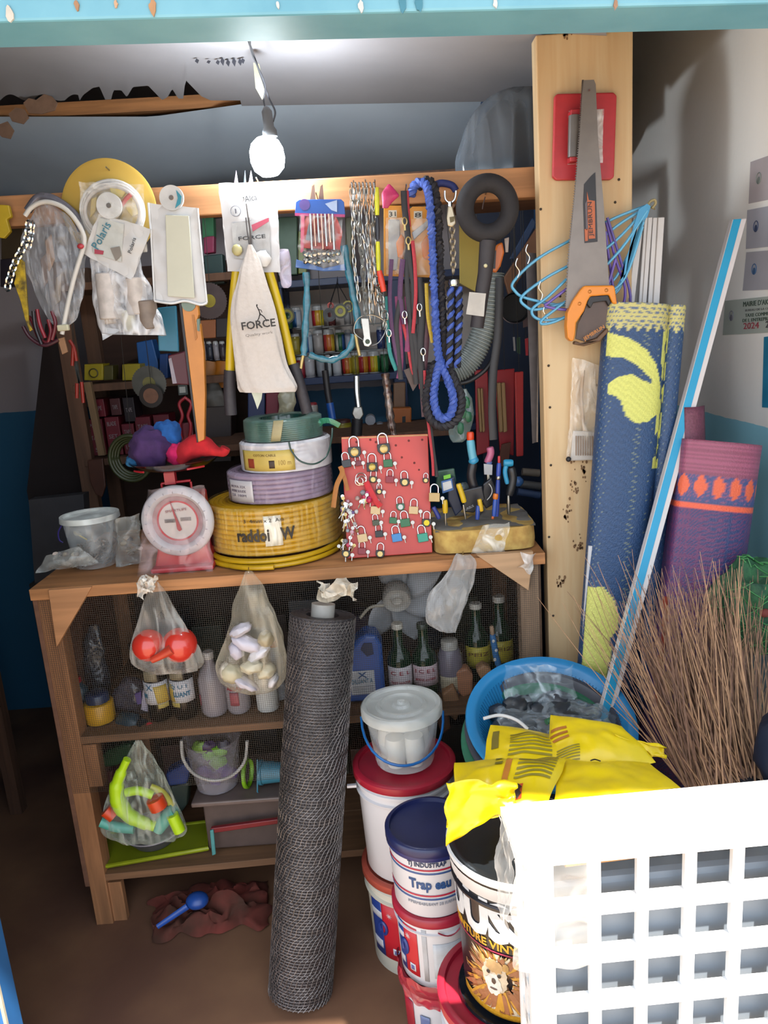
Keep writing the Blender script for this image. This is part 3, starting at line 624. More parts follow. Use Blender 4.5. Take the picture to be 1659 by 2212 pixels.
nail_at(765,405); nail_at(790,403); nail_at(810,403)
# yellow-black-red float rod
t=thing('float_rod','slim rod striped yellow, black and fluorescent red beside the chains','rod',P(826,630,1.8))
for nm,a,b,h,r in (('yellow_end',(814,405),(815,465),'#e6e41e',.0055),('black_middle',(815,470),(816,518),'#25222c',.0052),('yellow_band',(816,522),(818,585),'#e6e41e',.0055),('red_tip',(819,585),(829,630),'#f0421e',.0075)):
    g=G(); g.tube([P(*a,1.80),P((a[0]+b[0])/2,(a[1]+b[1])/2,1.80),P(*b,1.80)],[r*.8,r,r*.8],12); g.make(nm,mat(h,.35,emit=0),t,smooth=True)
t=sackg([(838,842,398),(824,856,412),(822,862,424),(824,846,438),(826,838,450)],1.83,.5,n=20,wr=.006,fr=30,seed=31).make('pink_ribbon_bundle',mat('#e03a78',.5,amt=.25,s=50)); tag(t,'bright pink crumpled bundle on the beam beside the striped rod','bundle')
# orange blister cards with knives
for k,(x0_,y0,x1_,y1) in enumerate([(829,444,880,598),(884,446,938,600)]):
    t=thing('orange_knife_card',['orange blister card with a grey cutter, left of the two','orange blister card crossed by a grey blade, right of the two'][k],'card',P(x0_+25,y1,1.855))
    card([(x0_,y0+6),(x0_+8,y0),(x1_-4,y0),(x1_,y0+8),(x1_,y1),(x0_,y1-2)],1.858,.004,'backing_card',mat('#e89a26',.5,amt=.1),t,bevel=.001)
    card([(x0_+10,y0+30),(x0_+34,y0+30),(x0_+36,y0+70),(x0_+28,y0+140),(x0_+10,y0+140)],1.852,.006,'grey_tool',mat('#9a928e',.35,.4),t,bevel=.002) if k==0 else card([(x0_+6,y0+56),(x1_-2,y0+20),(x1_-1,y0+32),(x0_+10,y0+72)],1.852,.005,'grey_blade',mat('#8e8a8a',.3,.6),t,bevel=.001)
    card([(x0_+26,y0+80),(x0_+38,y0+60),(x1_-6,y0+70),(x1_-8,y0+116),(x0_+30,y0+112)],1.850,.008,'orange_grip',mat('#e07a1a',.4),t,bevel=.003)
    card([(x0_+10,y0+10),(x0_+28,y0+10),(x0_+28,y0+26),(x0_+10,y0+26)],1.856,.001,'print_square',mat('#e8ddc8',.5),t)
    txt('31' if k==0 else '8',P(x0_+12,y0+24,1.855),P(x0_+26,y0+23,1.855),INK,t,fit_h=.010)
    g=sheetg([(x0_+4,y0+26),(x1_-4,y0+26),(x1_-3,y1-6),(x0_+5,y1-6)],1.848,8,12,wr=.003,bulge=.006,seed=k); g.make('blister',film('#f0efe8',.05,glint=.25),t,smooth=True)
# leashes
t=thing('leash_bunch','tangle of black, red and magenta leashes hanging with steel clips','leashes',P(890,860,1.83))
LC={'k':'#211d22','r':'#c22334','m':'#8a2b62','p':'#5b2c5e','y':'#d8b52a','t':'#1f8f8c','n':'#5a3440'}
for k,(c_,pts,r) in enumerate([('k',[(872,412),(874,450),(880,500),(885,560),(893,610),(897,700)],.006),('r',[(879,412),(881,450),(884,490)],.0035),('r',[(891,520),(896,570),(898,640),(892,720)],.0035),('k',[(884,520),(878,570),(882,650),(890,740),(900,830)],.005),
    ('r',[(868,690),(880,740),(888,790),(895,812)],.0032),('k',[(866,640),(856,700),(860,760),(866,820)],.005),('m',[(858,640),(862,700),(866,780),(861,818)],.005),('m',[(880,640),(884,700),(880,760)],.006),('p',[(846,560),(842,640),(848,720),(862,790)],.004),
    ('k',[(905,600),(912,680),(908,760),(916,860)],.007),('r',[(903,672),(913,700),(905,780),(909,840)],.0032),('y',[(921,612),(924,680),(934,740)],.0035),('t',[(836,640),(838,700),(842,760),(856,800)],.004),('n',[(918,640),(920,730),(914,820),(918,900)],.007),('r',[(917,800),(920,870),(927,930),(934,990),(936,1028)],.0028),('k',[(924,800),(927,880),(934,960),(944,1030)],.004),('k',[(897,640),(905,700),(893,760),(900,830)],.006),('p',[(870,560),(864,640),(874,700)],.005),('k',[(888,690),(900,760),(896,800)],.006)]):
    g=G(); q=smooth_path(pp(pts,1.835+.006*math.sin(k*2.1)),5); g.tube(q,[(r*1.15,r*.35)]*len(q),6); g.make('strap',mat(LC[c_],.55,s=200,amt=.2),t,smooth=True)
for (x,y) in [(874,478),(882,520),(874,680),(906,664),(914,760),(840,720)]:
    g=G(); g.tube([P(x,y,1.82)+Vector((math.cos(a)*.005,0,math.sin(a)*.008)) for a in [2*PI*i/10 for i in range(10)]],.0016,5,closed=True); g.tube(pp([(x,y+7),(x+1,y+20)],1.82),.0026,6); g.make('steel_clip',BRASS if y<600 else CHROME,t,smooth=True)
nail_at(876,412)
t=card([(872,800),(894,790),(902,830),(892,845)],1.85,.003,'leaf_blade',mat('#5c4a44',.4,.4)); tag(t,'dull pointed scraper blade below the leashes','blade')
# big blue and black rope
BLU=mat('#4a68c4',.6,s=150,amt=.3); 
t=thing('rope_loop','thick blue and black braided rope looped over the beam, long loop at its end','rope',P(955,905,1.8))
pa=[(888,422),(896,400),(912,394),(924,410),(931,470),(935,560),(939,650),(943,720),(949,775),(967,820),(979,860),(974,893),(957,904),(943,890),(937,855),(944,805),(953,778)]
g=G(); vrope(g,pp(pa,[1.85,1.84,1.83,1.815]+[1.805]*13),.009,2,.022,6,sr=.0068); g.make('blue_rope',BLU,t,smooth=True)
pb=[(903,402),(922,391),(938,408),(946,470),(950,560),(954,650),(958,720),(963,775),(985,828),(997,868),(986,905),(958,921),(931,906),(921,870),(929,820),(943,785)]
g=G(); vrope(g,pp(pb,[1.85,1.84,1.825]+[1.815]*13),.010,2,.022,6,sr=.0075); g.make('black_rope',mat('#26242c',.7,s=120),t,smooth=True)
# chain lead with snap hook and rope
t=thing('chain_lead','short dog lead with chrome snap hook, chain and blue black rope','lead',P(982,800,1.8))
g=G(); g.tube(smooth_path(pp([(961,412),(962,430),(972,438),(982,430),(985,412)],1.80),4),.0022,6); g.tube(pp([(972,436),(972,452)],1.80),.005,8); g.make('swivel',CHROME,t,smooth=True)
g=G(); g.prism(pp([(968,444),(978,444),(984,468),(986,482),(977,491),(967,488),(965,470)],1.795),(0,.008,0)); g.make('snap_hook',mat('#d8c6a8',.3,.6),t,bevel=.003)
g=G(); g.prism(pp([(971,469),(982,467),(981,478),(973,481)],1.794),(0,.001,0)); g.make('hook_opening',mat('#7a6c46',.6),t)
g=G(); link_chain(g,pp([(976,490),(978,540),(979,600)],1.80),.017,.005,.0022); g.make('chain',mat('#d9c8ae',.3,.8),t,smooth=True)
g=G(); g.lathe([(.011,0),(.013,.006),(.011,.014)],P(980,618,1.80),12); g.make('ferrule',CHROME,t,smooth=True)
for i,(xx) in enumerate((973,991)):
    q=[(xx,622),(xx+1,680),(xx-1,740),(xx-3,792)]
    g=G(); vrope(g,pp(q,1.80),.008,2,.026,6,which=[0],sr=.0055); g.make('blue_strand',BLU,t,smooth=True)
    g=G(); vrope(g,pp(q,1.80),.008,2,.026,6,which=[1],sr=.006); g.make('black_strand',mat('#211f26',.7,s=120),t,smooth=True)
g=G(); vrope(g,pp([(982,625),(984,700),(980,790)],1.812),.008,2,.02,6,sr=.006); g.make('black_strand',mat('#211f26',.7,s=120),t,smooth=True)
g=G(); g.tube(smooth_path(pp([(930,408),(950,396),(975,400),(985,412)],1.85),5),.008,8); g.make('rope_end',mat('#2d3a80',.7,s=120),t,smooth=True)
# black ring mirror with handle
t=thing('black_ring_tool','black foam ring with a long straight handle wrapped in white tape','tool',P(1030,712,1.79))
c=P(1053,450,1.79); rx=46*mpp(1053,450,1.79); 
g=G(); g.tube([c+Vector((math.cos(a)*rx*1.06,0,math.sin(a)*rx*1.12)) for a in [2*PI*i/48 for i in range(48)]],.020,14,closed=True); g.make('foam_ring',mat('#2a272b',.8,s=60,amt=.2,bump=.3),t,smooth=True)
g=G(); g.tube(pp([(1054,520),(1048,590),(1040,640),(1030,708)],1.79),[.0185,.0165,.016,.0155],14); g.make('handle',mat('#332c30',.6,s=60,amt=.15),t,smooth=True)
g=sheetg([(1014,631),(1050,634),(1045,684),(1007,679)],1.772,8,8,wr=.001,seed=2); g.make('white_tape',mat('#d8d2ca',.6),t,solid=.001)
g=G(); g.ball(P(1049,574,1.772),.0045,10); g.make('rivet',mat('#e6dcae',.3),t,smooth=True)
g=G(); g.tube(pp([(1048,425),(1044,440),(1042,452)],1.80),.0015,5); g.make('nail',mat('#4a3028',.5),t); nail_at(1050,418,1.86,beam,.08)
t=card([(992,470),(1040,480),(1038,600),(1030,632),(993,612)],1.905,.006,'olive_board',mat('#b09a3e',.6,s=6,amt=.15),bevel=.001); tag(t,'dull yellow olive board hanging behind the black ring tool','board')
# box cutter orange
t=thing('orange_cutter','orange and black box cutter hanging right of the ring tool handle','cutter',P(1072,592,1.85))
card([(1073,528),(1086,522),(1090,545),(1082,575),(1072,590),(1060,585),(1062,560)],1.85,.014,'grip',mat('#e07420',.4),t,bevel=.004); card([(1064,545),(1072,540),(1070,580),(1062,580)],1.846,.004,'black_inlay',BLACKM,t); card([(1090,515),(1100,512),(1098,545),(1092,545)],1.852,.006,'blade_cover',mat('#b4a298',.4),t,bevel=.001)
# corrugated hose
t=thing('corrugated_hose','grey corrugated hose arching down behind the ring tool','hose',P(1020,815,1.9))
q=smooth_path(pp([(1062,590),(1058,650),(1046,710),(1026,758),(1003,790),(975,806)],1.935),36); g=G(); g.tube(q,[.031 if i%5 in(0,1,2) else .0275 for i in range(len(q))],20); g.make('corrugations',mat('#8a9290',.45,amt=.15),t,smooth=True)
g=G(); g.tube(smooth_path(pp([(1082,600),(1082,680),(1076,740),(1056,790),(1020,820),(995,828)],1.92),6),.0055,8); g.make('black_cable',BLACKM,t,smooth=True); 
t=G().tube(smooth_path(pp([(1080,600),(1076,720),(1066,800),(1063,880),(1066,950)],1.90),5),[(.010,.003)]*21,8).make('black_strap',BLACKM,None,smooth=True); tag(t,'long black strap hanging straight down beside the hose','strap')
# long narrow saw blade
t=thing('narrow_blade','long narrow dark steel blade hanging in the gap beside the post','blade',P(1155,955,1.86))
g=G(); g.prism(pp([(1136,545),(1168,548),(1162,780),(1160,955),(1150,958),(1144,800),(1137,600)],1.862),(0,.0025,0)); g.make('blade',mat('#565050',.4,.7,s=40),t)
g=G(); g.prism(pp([(1163,600),(1166,600),(1162,955),(1159,955)],1.8605),(0,.001,0)); g.make('bright_edge',mat('#c8bab0',.25,.8),t)
# ---------------------------------------------------------------- on the post: red float, hand saw, hangers, brush packet
t=thing('red_plaster_float','red plastic plaster float hanging behind the hand saw on the post','float',P(1264,388,1.79))
g=G(); pts=[(1204,202),(1326,199),(1333,206),(1327,382),(1320,388),(1202,389),(1194,382),(1198,208)]; g.prism(pp(pts,1.785),(0,.012,0)); g.make('plate',mat('#c8323a',.45,s=60,amt=.1),t,bevel=.003)
card([(1229,244),(1302,236),(1300,345),(1228,352)],1.7835,.003,'label',mat('#c7a694',.5),t); g=G(); g.tube([P(1240,250,1.76),P(1238,340,1.76)],.012,12); g.make('grip',mat('#6b6460',.35),t,smooth=True)
g=G(); g.box(P(1242,246,1.772),(.024,.03,.012)); g.box(P(1240,345,1.772),(.024,.03,.012)); g.make('grip_post',mat('#c8323a',.4),t,bevel=.002,kind='stuff')
g=sheetg([(1228,240),(1304,236),(1302,352),(1226,356)],1.781,8,10,wr=.002); g.make('clear_label_film',film('#f0f0f0',.2),t)
t=thing('hand_saw','large grey hand saw with an orange handle hung on the post','saw',P(1280,738,1.76))
g=G(); g.prism(pp([(1261,173),(1283,172),(1287,182),(1292,300),(1304,440),(1312,560),(1318,640),(1290,668),(1222,666),(1230,540),(1242,420),(1252,300),(1258,200)],1.742),(0,.0022,0)); g.make('blade',mat('#8c837d',.42,.35,s=30,amt=.12),t)
g=G(); pr=[(1261,172),(1258,200),(1252,300),(1242,420),(1230,540),(1222,666)]; q=smooth_path(pp(pr,1.7425),22)
for a,b in zip(q,q[1:]):
    m_=(a+b)/2; g.prism([a,b,m_+Vector((-.0035,0,0))],(0,.0018,0))
g.make('teeth',mat('#7a716c',.4,.5),t,kind='stuff')
card([(1262,398),(1277,380),(1286,372),(1289,460),(1291,522),(1263,525),(1260,440)],1.7405,.001,'badge',mat('#2d2c33',.5),t)
card([(1264,440),(1269,430),(1270,496),(1266,497)],1.7395,.001,'badge_grey',mat('#6a5f66',.5),t); card([(1268,414),(1272,432),(1285,434),(1286,515),(1272,516),(1269,470)],1.7395,.001,'badge_orange',mat('#c4663a',.5),t); card([(1263,495),(1270,494),(1270,520),(1264,521)],1.7395,.001,'badge_orange',mat('#c4663a',.5),t)
txt('JEMBRUN',P(1281,510,1.7385),P(1278,436,1.7385),mat('#3a2a2a',.5),t,up=(-1,0,0),fit_h=.0085,lift=(0,0,0))
OR=mat('#ee8f1c',.38,amt=.06)
hp=[(1263,617),(1326,616),(1329,622),(1334,658),(1324,656),(1316,637),(1276,640),(1270,650),(1262,672),(1245,698),(1243,722),(1240,736),(1234,738),(1226,730),(1224,704),(1226,676),(1238,650),(1256,624)]
g=G(); g.prism(pp(hp,1.728),(0,.026,0)); g.make('handle',OR,t,bevel=.004)
g=G(); g.prism(pp([(1243,736),(1258,742),(1290,730),(1312,708),(1316,716),(1296,738),(1262,748),(1240,744)],1.731),(0,.02,0)); g.make('handle_guard',mat('#6b4a30',.5),t,bevel=.003)
card([(1268,652),(1314,650),(1318,708),(1296,728),(1262,738),(1243,732),(1248,700),(1262,672)],1.741,.003,'blade_reflection_fill',mat('#5c453a',.4,s=20,amt=.25),t,bevel=.001)  # brown fill in place of the blade's back, its reflection put into the colour
txt('JEMBRUN',P(1262,736,1.7285),P(1306,708,1.7285),mat('#e89030',.5),t,up=(0,0,1),fit_h=.0075)
g=G(); g.prism(pp([(1274,640),(1314,637),(1320,652),(1316,662),(1310,650),(1282,654),(1276,666),(1268,656)],1.731),(0,.022,0)); g.make('black_grip',BLACKM,t,bevel=.002)
for (x,y) in [(1274,630),(1310,627),(1252,656)]:
    g=G(); g.ball(P(x,y,1.7275),(.004,.002,.004),10); g.make('rivet',mat('#d88838',.3,.3),t,smooth=True)
g=G(); g.tube([P(1273,198,1.784),P(1273,195,1.738)],.002,6); g.make('nail',mat('#5a2a22',.5),t)
# coat hangers: a blue bunch and a purple bunch on one nail at the post's right side
HB=mat('#5fb2da',.3,amt=.1); HP=mat('#6a4ab0',.35)
top_=P(1400,448,1.76)
for k,(pts,m_,lab) in enumerate([([(1398,444),(1330,470),(1240,515),(1160,560),(1110,608),(1112,628),(1140,645),(1230,660),(1320,640),(1352,590),(1396,460)],HB,'blue plastic coat hanger reaching farthest left across the post'),
  ([(1400,446),(1330,490),(1250,560),(1180,600),(1128,640),(1134,660),(1165,668),(1260,640),(1330,600),(1392,470)],HB,'blue plastic coat hanger just inside the farthest one'),
  ([(1396,450),(1330,520),(1250,580),(1185,640),(1150,668),(1160,688),(1200,690),(1290,670),(1340,610),(1390,480)],HB,'blue plastic coat hanger in the middle of the bunch'),
  ([(1398,455),(1340,540),(1260,620),(1200,668),(1172,690),(1172,700),(1210,690),(1300,640),(1350,600),(1388,490)],HB,'lowest blue coat hanger with its tip on the post edge'),
  ([(1310,480),(1330,560),(1350,620),(1345,660),(1330,650),(1316,560),(1308,500)],HP,'slim purple coat hanger upright right of the saw'),
  ([(1312,470),(1340,560),(1362,640),(1350,690),(1325,640),(1300,560)],mat('#5b48a0',.35),'dark purple coat hanger hanging behind the saw handle'),
  ([(1306,515),(1250,600),(1190,650),(1180,662),(1240,668),(1300,640),(1330,560)],mat('#7a5cc0',.35),'pale purple coat hanger lying across the blue ones')]):
    g=G(); q=smooth_path(pp(pts,1.775-.006*k if k<4 else 1.782-.004*k),5); g.tube(q,.0032,6); 
    t=thing('coat_hanger',lab,'hanger',P(1250,680,1.77-.002*k),'coat hangers on the post'); g.make('frame',m_,t,smooth=True)
    if k<4:
        g=G(); x=[1118,1140,1168,1178][k]; y=[590,560,640,690][k]; g.tube(smooth_path(pp([(x,y-32),(x-4,y-18),(x+4,y-4),(x,y+10)],1.765),4),.0013,5); g.make('steel_hook',CHROME,t,smooth=True)
g=G(); g.prism(pp([(1340,605),(1352,590),(1366,500),(1380,452),(1398,440),(1406,446),(1398,470),(1380,480),(1352,560),(1345,612)],1.755),(0,.002,0)); t=g.make('blue_hanger_sheaf',mat('#3f9ccc',.3,amt=.15)); tag(t,'flat sheaf of blue hanger arms meeting at the nail right of the post','hangers')
g=G(); g.tube([P(1402,446,1.765),P(1402,446,1.765)+Vector((0.03,.05,.0))],.0022,6); g.tube(smooth_path(pp([(1398,448),(1404,436),(1414,432),(1416,440),(1408,450)],1.77),4),.003,6); t=g.make('hanger_hook_tangle',mat('#b0a070',.6)); tag(t,'tan hook tangle at the top of the blue hangers','hook',kind='stuff')
# brush in a clear packet on the post
t=thing('brush_packet','clear packet holding a brush with white base, pinned low on the post','packet',P(1262,1000,1.79))
g=sheetg([(1236,772),(1302,790),(1292,985),(1226,990)],1.785,16,26,wr=.006,seed=14,bulge=.009); g.make('bag_film',film('#f1e6d6',.10,streak=(1,1,.3),s=50,glint=.4),t,smooth=True)
card([(1238,930),(1296,934),(1288,994),(1232,996)],1.782,.006,'brush_base',mat('#ded6ce',.4),t,bevel=.003)
for i in range(9):
    x=1244+i*5; card([(x,942),(x+2.5,942),(x+2,984),(x,984)],1.779,.003,'comb_tooth',mat('#a8907c',.5),t)
g=G(); g.tube(smooth_path(pp([(1262,930),(1256,860),(1260,800)],1.785),4),.004,8); g.make('brush_handle',mat('#bfa488',.5,amt=.2),t,smooth=True); g=G(); g.ball(P(1228,992,1.778),.0065,10); g.make('dark_knob',BLACKM,t,smooth=True)
# big clear sack on the beam by the post
t=thing('large_clear_sack','large wrinkled clear plastic sack bulging above the beam beside the post','sack',P(1070,405,2.0))
g=sackg([(1100,1175,190),(1050,1190,215),(1015,1200,260),(995,1210,310),(984,1215,350),(990,1215,390),(1000,1210,412)],2.02,.45,n=44,sub=6,wr=.006,folds=11,fa=.03,fr=12,seed=6); g.make('sack_film',film('#5f666e',.5,rough=.2,streak=(1.2,1,.15),s=16,glint=.35),t,smooth=True)
g=G(); g.ball(P(1100,330,2.06),(.09,.05,.12),16,noi=.3,seed=3); g.make('dark_contents',mat('#54504f',.6,s=10,amt=.3),t,smooth=True)
g=G(); g.box((P(1090,418,2.03).x+.01,2.03,P(1090,418,2.03).z-.022),(.28,.22,.012)); o=g.make('shelf_board',mat('#8c5f40',.8,kind='wood',s=30)); tag(o,'narrow board behind the beam carrying the clear sack','board')
g=G(); g.box((P(1090,418,2.0).x+.14,2.1,.9),(.04,.04,1.78)); o=g.make('board_upright',DWOOD); tag(o,'dark upright under the sack board, behind the post','upright')
# ================================================================ ON THE COUNTER
def ringcoil(name,label,c,r,z0,z1,m,turns,cat='coil',ri=None,grp=None):
    t=thing(name,label,cat,(c[0],c[1],z0),grp); h=(z1-z0)/turns; rb=h/2; prof=[]
    ri=ri or r*.62
    prof=[(ri,0)]
    for i in range(turns):
        for j in range(5):
            a=-PI/2+PI*j/4; prof.append((r-rb+rb*math.cos(a)*1.0+ (0), i*h+rb+rb*math.sin(a)))
    nt=max(3,int((r-ri)/h))
    for i in range(nt):
        for j in range(4):
            a=PI*j/4; prof.append((r-rb-(i+.5)*(r-ri-rb)/nt+ (r-ri-rb)/nt/2*math.cos(a), turns*h+rb*.7*math.sin(a)-rb*.3))
    prof+=[(ri,(z1-z0)*.98),(ri,0)]
    g=G(); g.lathe(prof,(c[0],c[1],z0),72); g.make('windings',m,t,smooth=True); return t
cc=(P(597,1150,1.97).x,1.975)
t=thing('loose_yellow_cable','loose yellow cable lying in rings under the big yellow coil','cable',(cc[0],1.94,.958))
g=G()
for k,(r,dx,dy,z) in enumerate([(.172,-.004,-.022,.9645),(.165,.006,-.02,.9645),(.17,0,-.012,.976),(.160,-.004,-.03,.976)]):
    g.tube([Vector((cc[0]+dx+r*math.cos(a),cc[1]+dy+r*math.sin(a),z)) for a in [2*PI*i/60 for i in range(60)]],.006,8,closed=True)
g.make('cable_ring',mat('#d9ab18',.35,amt=.15),t,smooth=True,kind='stuff')
g=G(); a=[Vector((cc[0]-.14,1.85,.965)),Vector((cc[0]-.08,1.795,.965)),Vector((cc[0]-.03,1.772,.966)),P(592,1228,1.765)+Vector((0,0,.0))]; a[3].z=.967; g.tube(smooth_path(a,6),.0065,8); g.make('cut_end',mat('#d9ab18',.35),t,smooth=True)
t=ringcoil('yellow_hose_coil','big shrink wrapped coil of yellow hose at the bottom of the coil stack',cc,.172,.983,1.098,mat('#dca51a',.3,s=14,amt=.15),9)
RC=lambda z:.172
g=G(); g.lathe([(.174,.0),(.1755,.05),(.175,.112),(.168,.118)],(cc[0],cc[1],.985),64); g.make('shrink_wrap',film('#f4d890',.0,rough=.12,streak=(3,3,.35),s=26,glint=.22),t,smooth=True)
txt_wrap('raddoi   W',(cc[0],cc[1],0),lambda z:.1765,1.024,-.42,.40,.030,mat('#332a22',.5),t,thick=.03)
txt_wrap('3  4mm x 2  Am',(cc[0],cc[1],0),lambda z:.1765,1.070,-.30,.26,.009,mat('#332a22',.5),t)
patch((cc[0],cc[1],0),lambda z:.1762,1.01,1.085,-.02,.22,film('#f4efe0',.35,s=60,streak=(1,1,.2)),t,'shiny_label')
patch((cc[0],cc[1],0),lambda z:.1762,1.0,1.03,-1.25,-.95,mat('#4d3026',.5,s=80),t,'dark_sticker')
c2=(cc[0]+.002,1.965)
t=ringcoil('lilac_hose_coil','lilac coil in clear wrap with a white paper label, on top of the yellow coil',(P(606,1040,1.96).x,1.965),.133,1.106,1.176,mat('#a38ba2',.35,s=20,amt=.15),6)
cl=(P(606,1040,1.96).x,1.965)
g=G(); g.lathe([(.1345,0),(.1355,.035),(.1345,.068),(.126,.074)],(cl[0],cl[1],1.107),64); g.make('shrink_wrap',film('#c8b8cc',.05,rough=.15,streak=(2,2,.5),s=20,glint=.25),t,smooth=True)
patch((cl[0],cl[1],0),lambda z:.1362,1.112,1.165,-1.05,-.40,mat('#d6d0d2',.5,amt=.08),t,'paper_label')
for k,s_ in enumerate(['NOVA 32X','HYBRE SOUDE','2.5  100M']): txt_wrap(s_,(cl[0],cl[1],0),lambda z:.137,1.147-.011*k,-.95,-.55,.006,mat('#8a808c',.6),t)
cw=(P(618,980,1.95).x,1.955)
t=ringcoil('white_cable_coil','white cable coil with a yellow printed label, under the green wire roll',cw,.114,1.180,1.248,mat('#d3ccd0',.4,s=20,amt=.08),7)
g=G(); g.lathe([(.1155,0),(.1162,.03),(.1155,.066),(.108,.072)],(cw[0],cw[1],1.181),64); g.make('shrink_wrap',film('#f2eef2',.3,rough=.2,s=20,glint=.3),t,smooth=True)
patch((cw[0],cw[1],0),lambda z:.117,1.186,1.236,-1.0,.28,mat('#dcbf62',.45,s=30,amt=.12),t,'yellow_label')
txt_wrap('COTON CABLE',(cw[0],cw[1],0),lambda z:.1175,1.222,-.62,-.1,.006,mat('#8a6b30',.6),t)
txt_wrap('100 m',(cw[0],cw[1],0),lambda z:.1175,1.200,-.05,.2,.012,mat('#b38f3a',.6),t)
patch((cw[0],cw[1],0),lambda z:.1175,1.193,1.216,-.80,-.62,mat('#a4452a',.5),t,'red_figure'); patch((cw[0],cw[1],0),lambda z:.1175,1.193,1.212,-.26,-.14,mat('#4b3524',.5),t,'lock_figure')
cg=(P(612,925,1.95).x,1.955)
t=ringcoil('green_wire_roll','roll of dark green wire tied with a beige band, topmost of the coil stack',cg,.098,1.253,1.303,mat('#1f4a40',.25,s=20,amt=.2,coat=.6),10)
g=G(); g.lathe([(.099,0),(.1,.03),(.099,.05),(.092,.054),(.06,.052)],(cg[0],cg[1],1.253),64); g.make('wrap',film('#8fb0a4',.08,rough=.1,s=12,streak=(1,1,.4),glint=.25),t,smooth=True)
patch((cg[0],cg[1],0),lambda z:.1005,1.256,1.306,-.22,.02,mat('#b5a87c',.5,s=30,amt=.2),t,'beige_band',slant=.12)
g=G(); g.ball((cg[0]+.092,cg[1]-.02,1.285),(.014,.012,.010),12,noi=.4); g.tube(smooth_path([Vector((cg[0]+.095,1.93,1.288)),Vector((cg[0]+.12,1.9,1.292)),Vector((cg[0]+.145,1.9,1.278))],5),[(.007,.0015)]*11,6); g.make('tied_film_knot',film('#3f9070',.55,s=40),t,smooth=True,kind='stuff')
g=G(); g.tube(smooth_path([P(624,955,1.835),P(630,975,1.834),P(650,997,1.832),P(680,1002,1.835),P(705,985,1.86),P(716,950,1.88),P(718,925,1.9)],6),.0022,6); g.make('loose_wire_end',mat('#274a42',.35),t,smooth=True)
# ---------------------------------------------------------------- kitchen scale
c=P(377,1131,1.80); t=thing('kitchen_scale','red dial kitchen scale with white rim and steel pan, wrapped in clear film','scale',(c.x,1.87,.958))
RD=mat('#c42a34',.3,amt=.08,s=10); R_=.089
g=G(); zb=.958; q=[(c.x-.076,zb+.002),(c.x+.072,zb+.002),(c.x+.062,zb+.05),(c.x+.06,zb+.185),(c.x-.06,zb+.185),(c.x-.062,zb+.05)]
g.prism([Vector((x,1.835,z)) for x,z in q],(0,.085,0)); g.make('body',RD,t,bevel=.006)
g=G(); g.box((c.x,1.865,zb+.006),(.155,.115,.012)); g.make('foot_plate',RD,t,bevel=.004)
g=G(); c3=Vector((c.x,1.833,c.z-.001)); g.lathe([(R_*.68,.0),(R_*.72,-.010),(R_*.80,-.016),(R_*.95,-.012),(R_,-.002),(R_*.98,.006),(R_*.68,.006)],c3,64,ax=(0,1,0)); g.make('white_rim',mat('#d8d3d6',.35,amt=.06),t,smooth=True)
g=G(); g.lathe([(R_*.54,-.001),(R_*.69,-.0035),(R_*.69,.003),(R_*.54,.003)],c3,64,ax=(0,1,0)); g.make('scale_ring',mat('#a88488',.4,s=60,amt=.2),t,smooth=True)
g=G(); g.lathe([(R_*.52,-.002),(R_*.57,-.002),(R_*.57,.002),(R_*.52,.002)],c3,64,ax=(0,1,0)); g.make('red_ring',mat('#c2303c',.4),t)
g=G(); g.lathe([(0,-.001),(R_*.52,-.001),(R_*.52,.003),(0,.003)],c3,48,ax=(0,1,0)); g.make('dial_face',mat('#cdc3be',.4,amt=.05),t)
txt('SMARTLIFE',c3+Vector((-.027,-.003,.022)),c3+Vector((.026,-.003,.026)),mat('#a8656a',.5),t,fit_h=.006); 
for sx in (-.030,.009):
    g=G(); g.box(c3+Vector((sx+.011,-.002,.001+ (sx>0)*.002)),(.026,.001,.009)); g.make('grey_print',mat('#8d8682',.5),t)
txt('20kg',c3+Vector((-.028,-.0035,-.002)),c3+Vector((-.010,-.0035,-.001)),mat('#5d5858',.5),t,fit_h=.005); txt('1kg',c3+Vector((.012,-.0035,.001)),c3+Vector((.026,-.0035,.002)),mat('#5d5858',.5),t,fit_h=.005)
g=G(); g.prism([c3+Vector(v) for v in ((-.013,-.006,.050),(-.0115,-.006,.05),(.002,-.006,.0),(.008,-.006,-.022),(.002,-.006,-.026),(-.003,-.006,-.02),(-.004,-.006,.0))],(0,.002,0)); g.make('needle',mat('#b02c38',.4),t)
for k in range(20):
    a=2*PI*k/20; d=Vector((math.sin(a),0,math.cos(a)))
    o=c3+d*R_*.83+Vector((0,-.0165,0)); g=G() if k==0 else g
    g.box(o,(.0012,.001,.005),Matrix.Rotation(a,3,'Y'))
g.make('rim_marks',mat('#a49ca6',.5),t,kind='stuff')
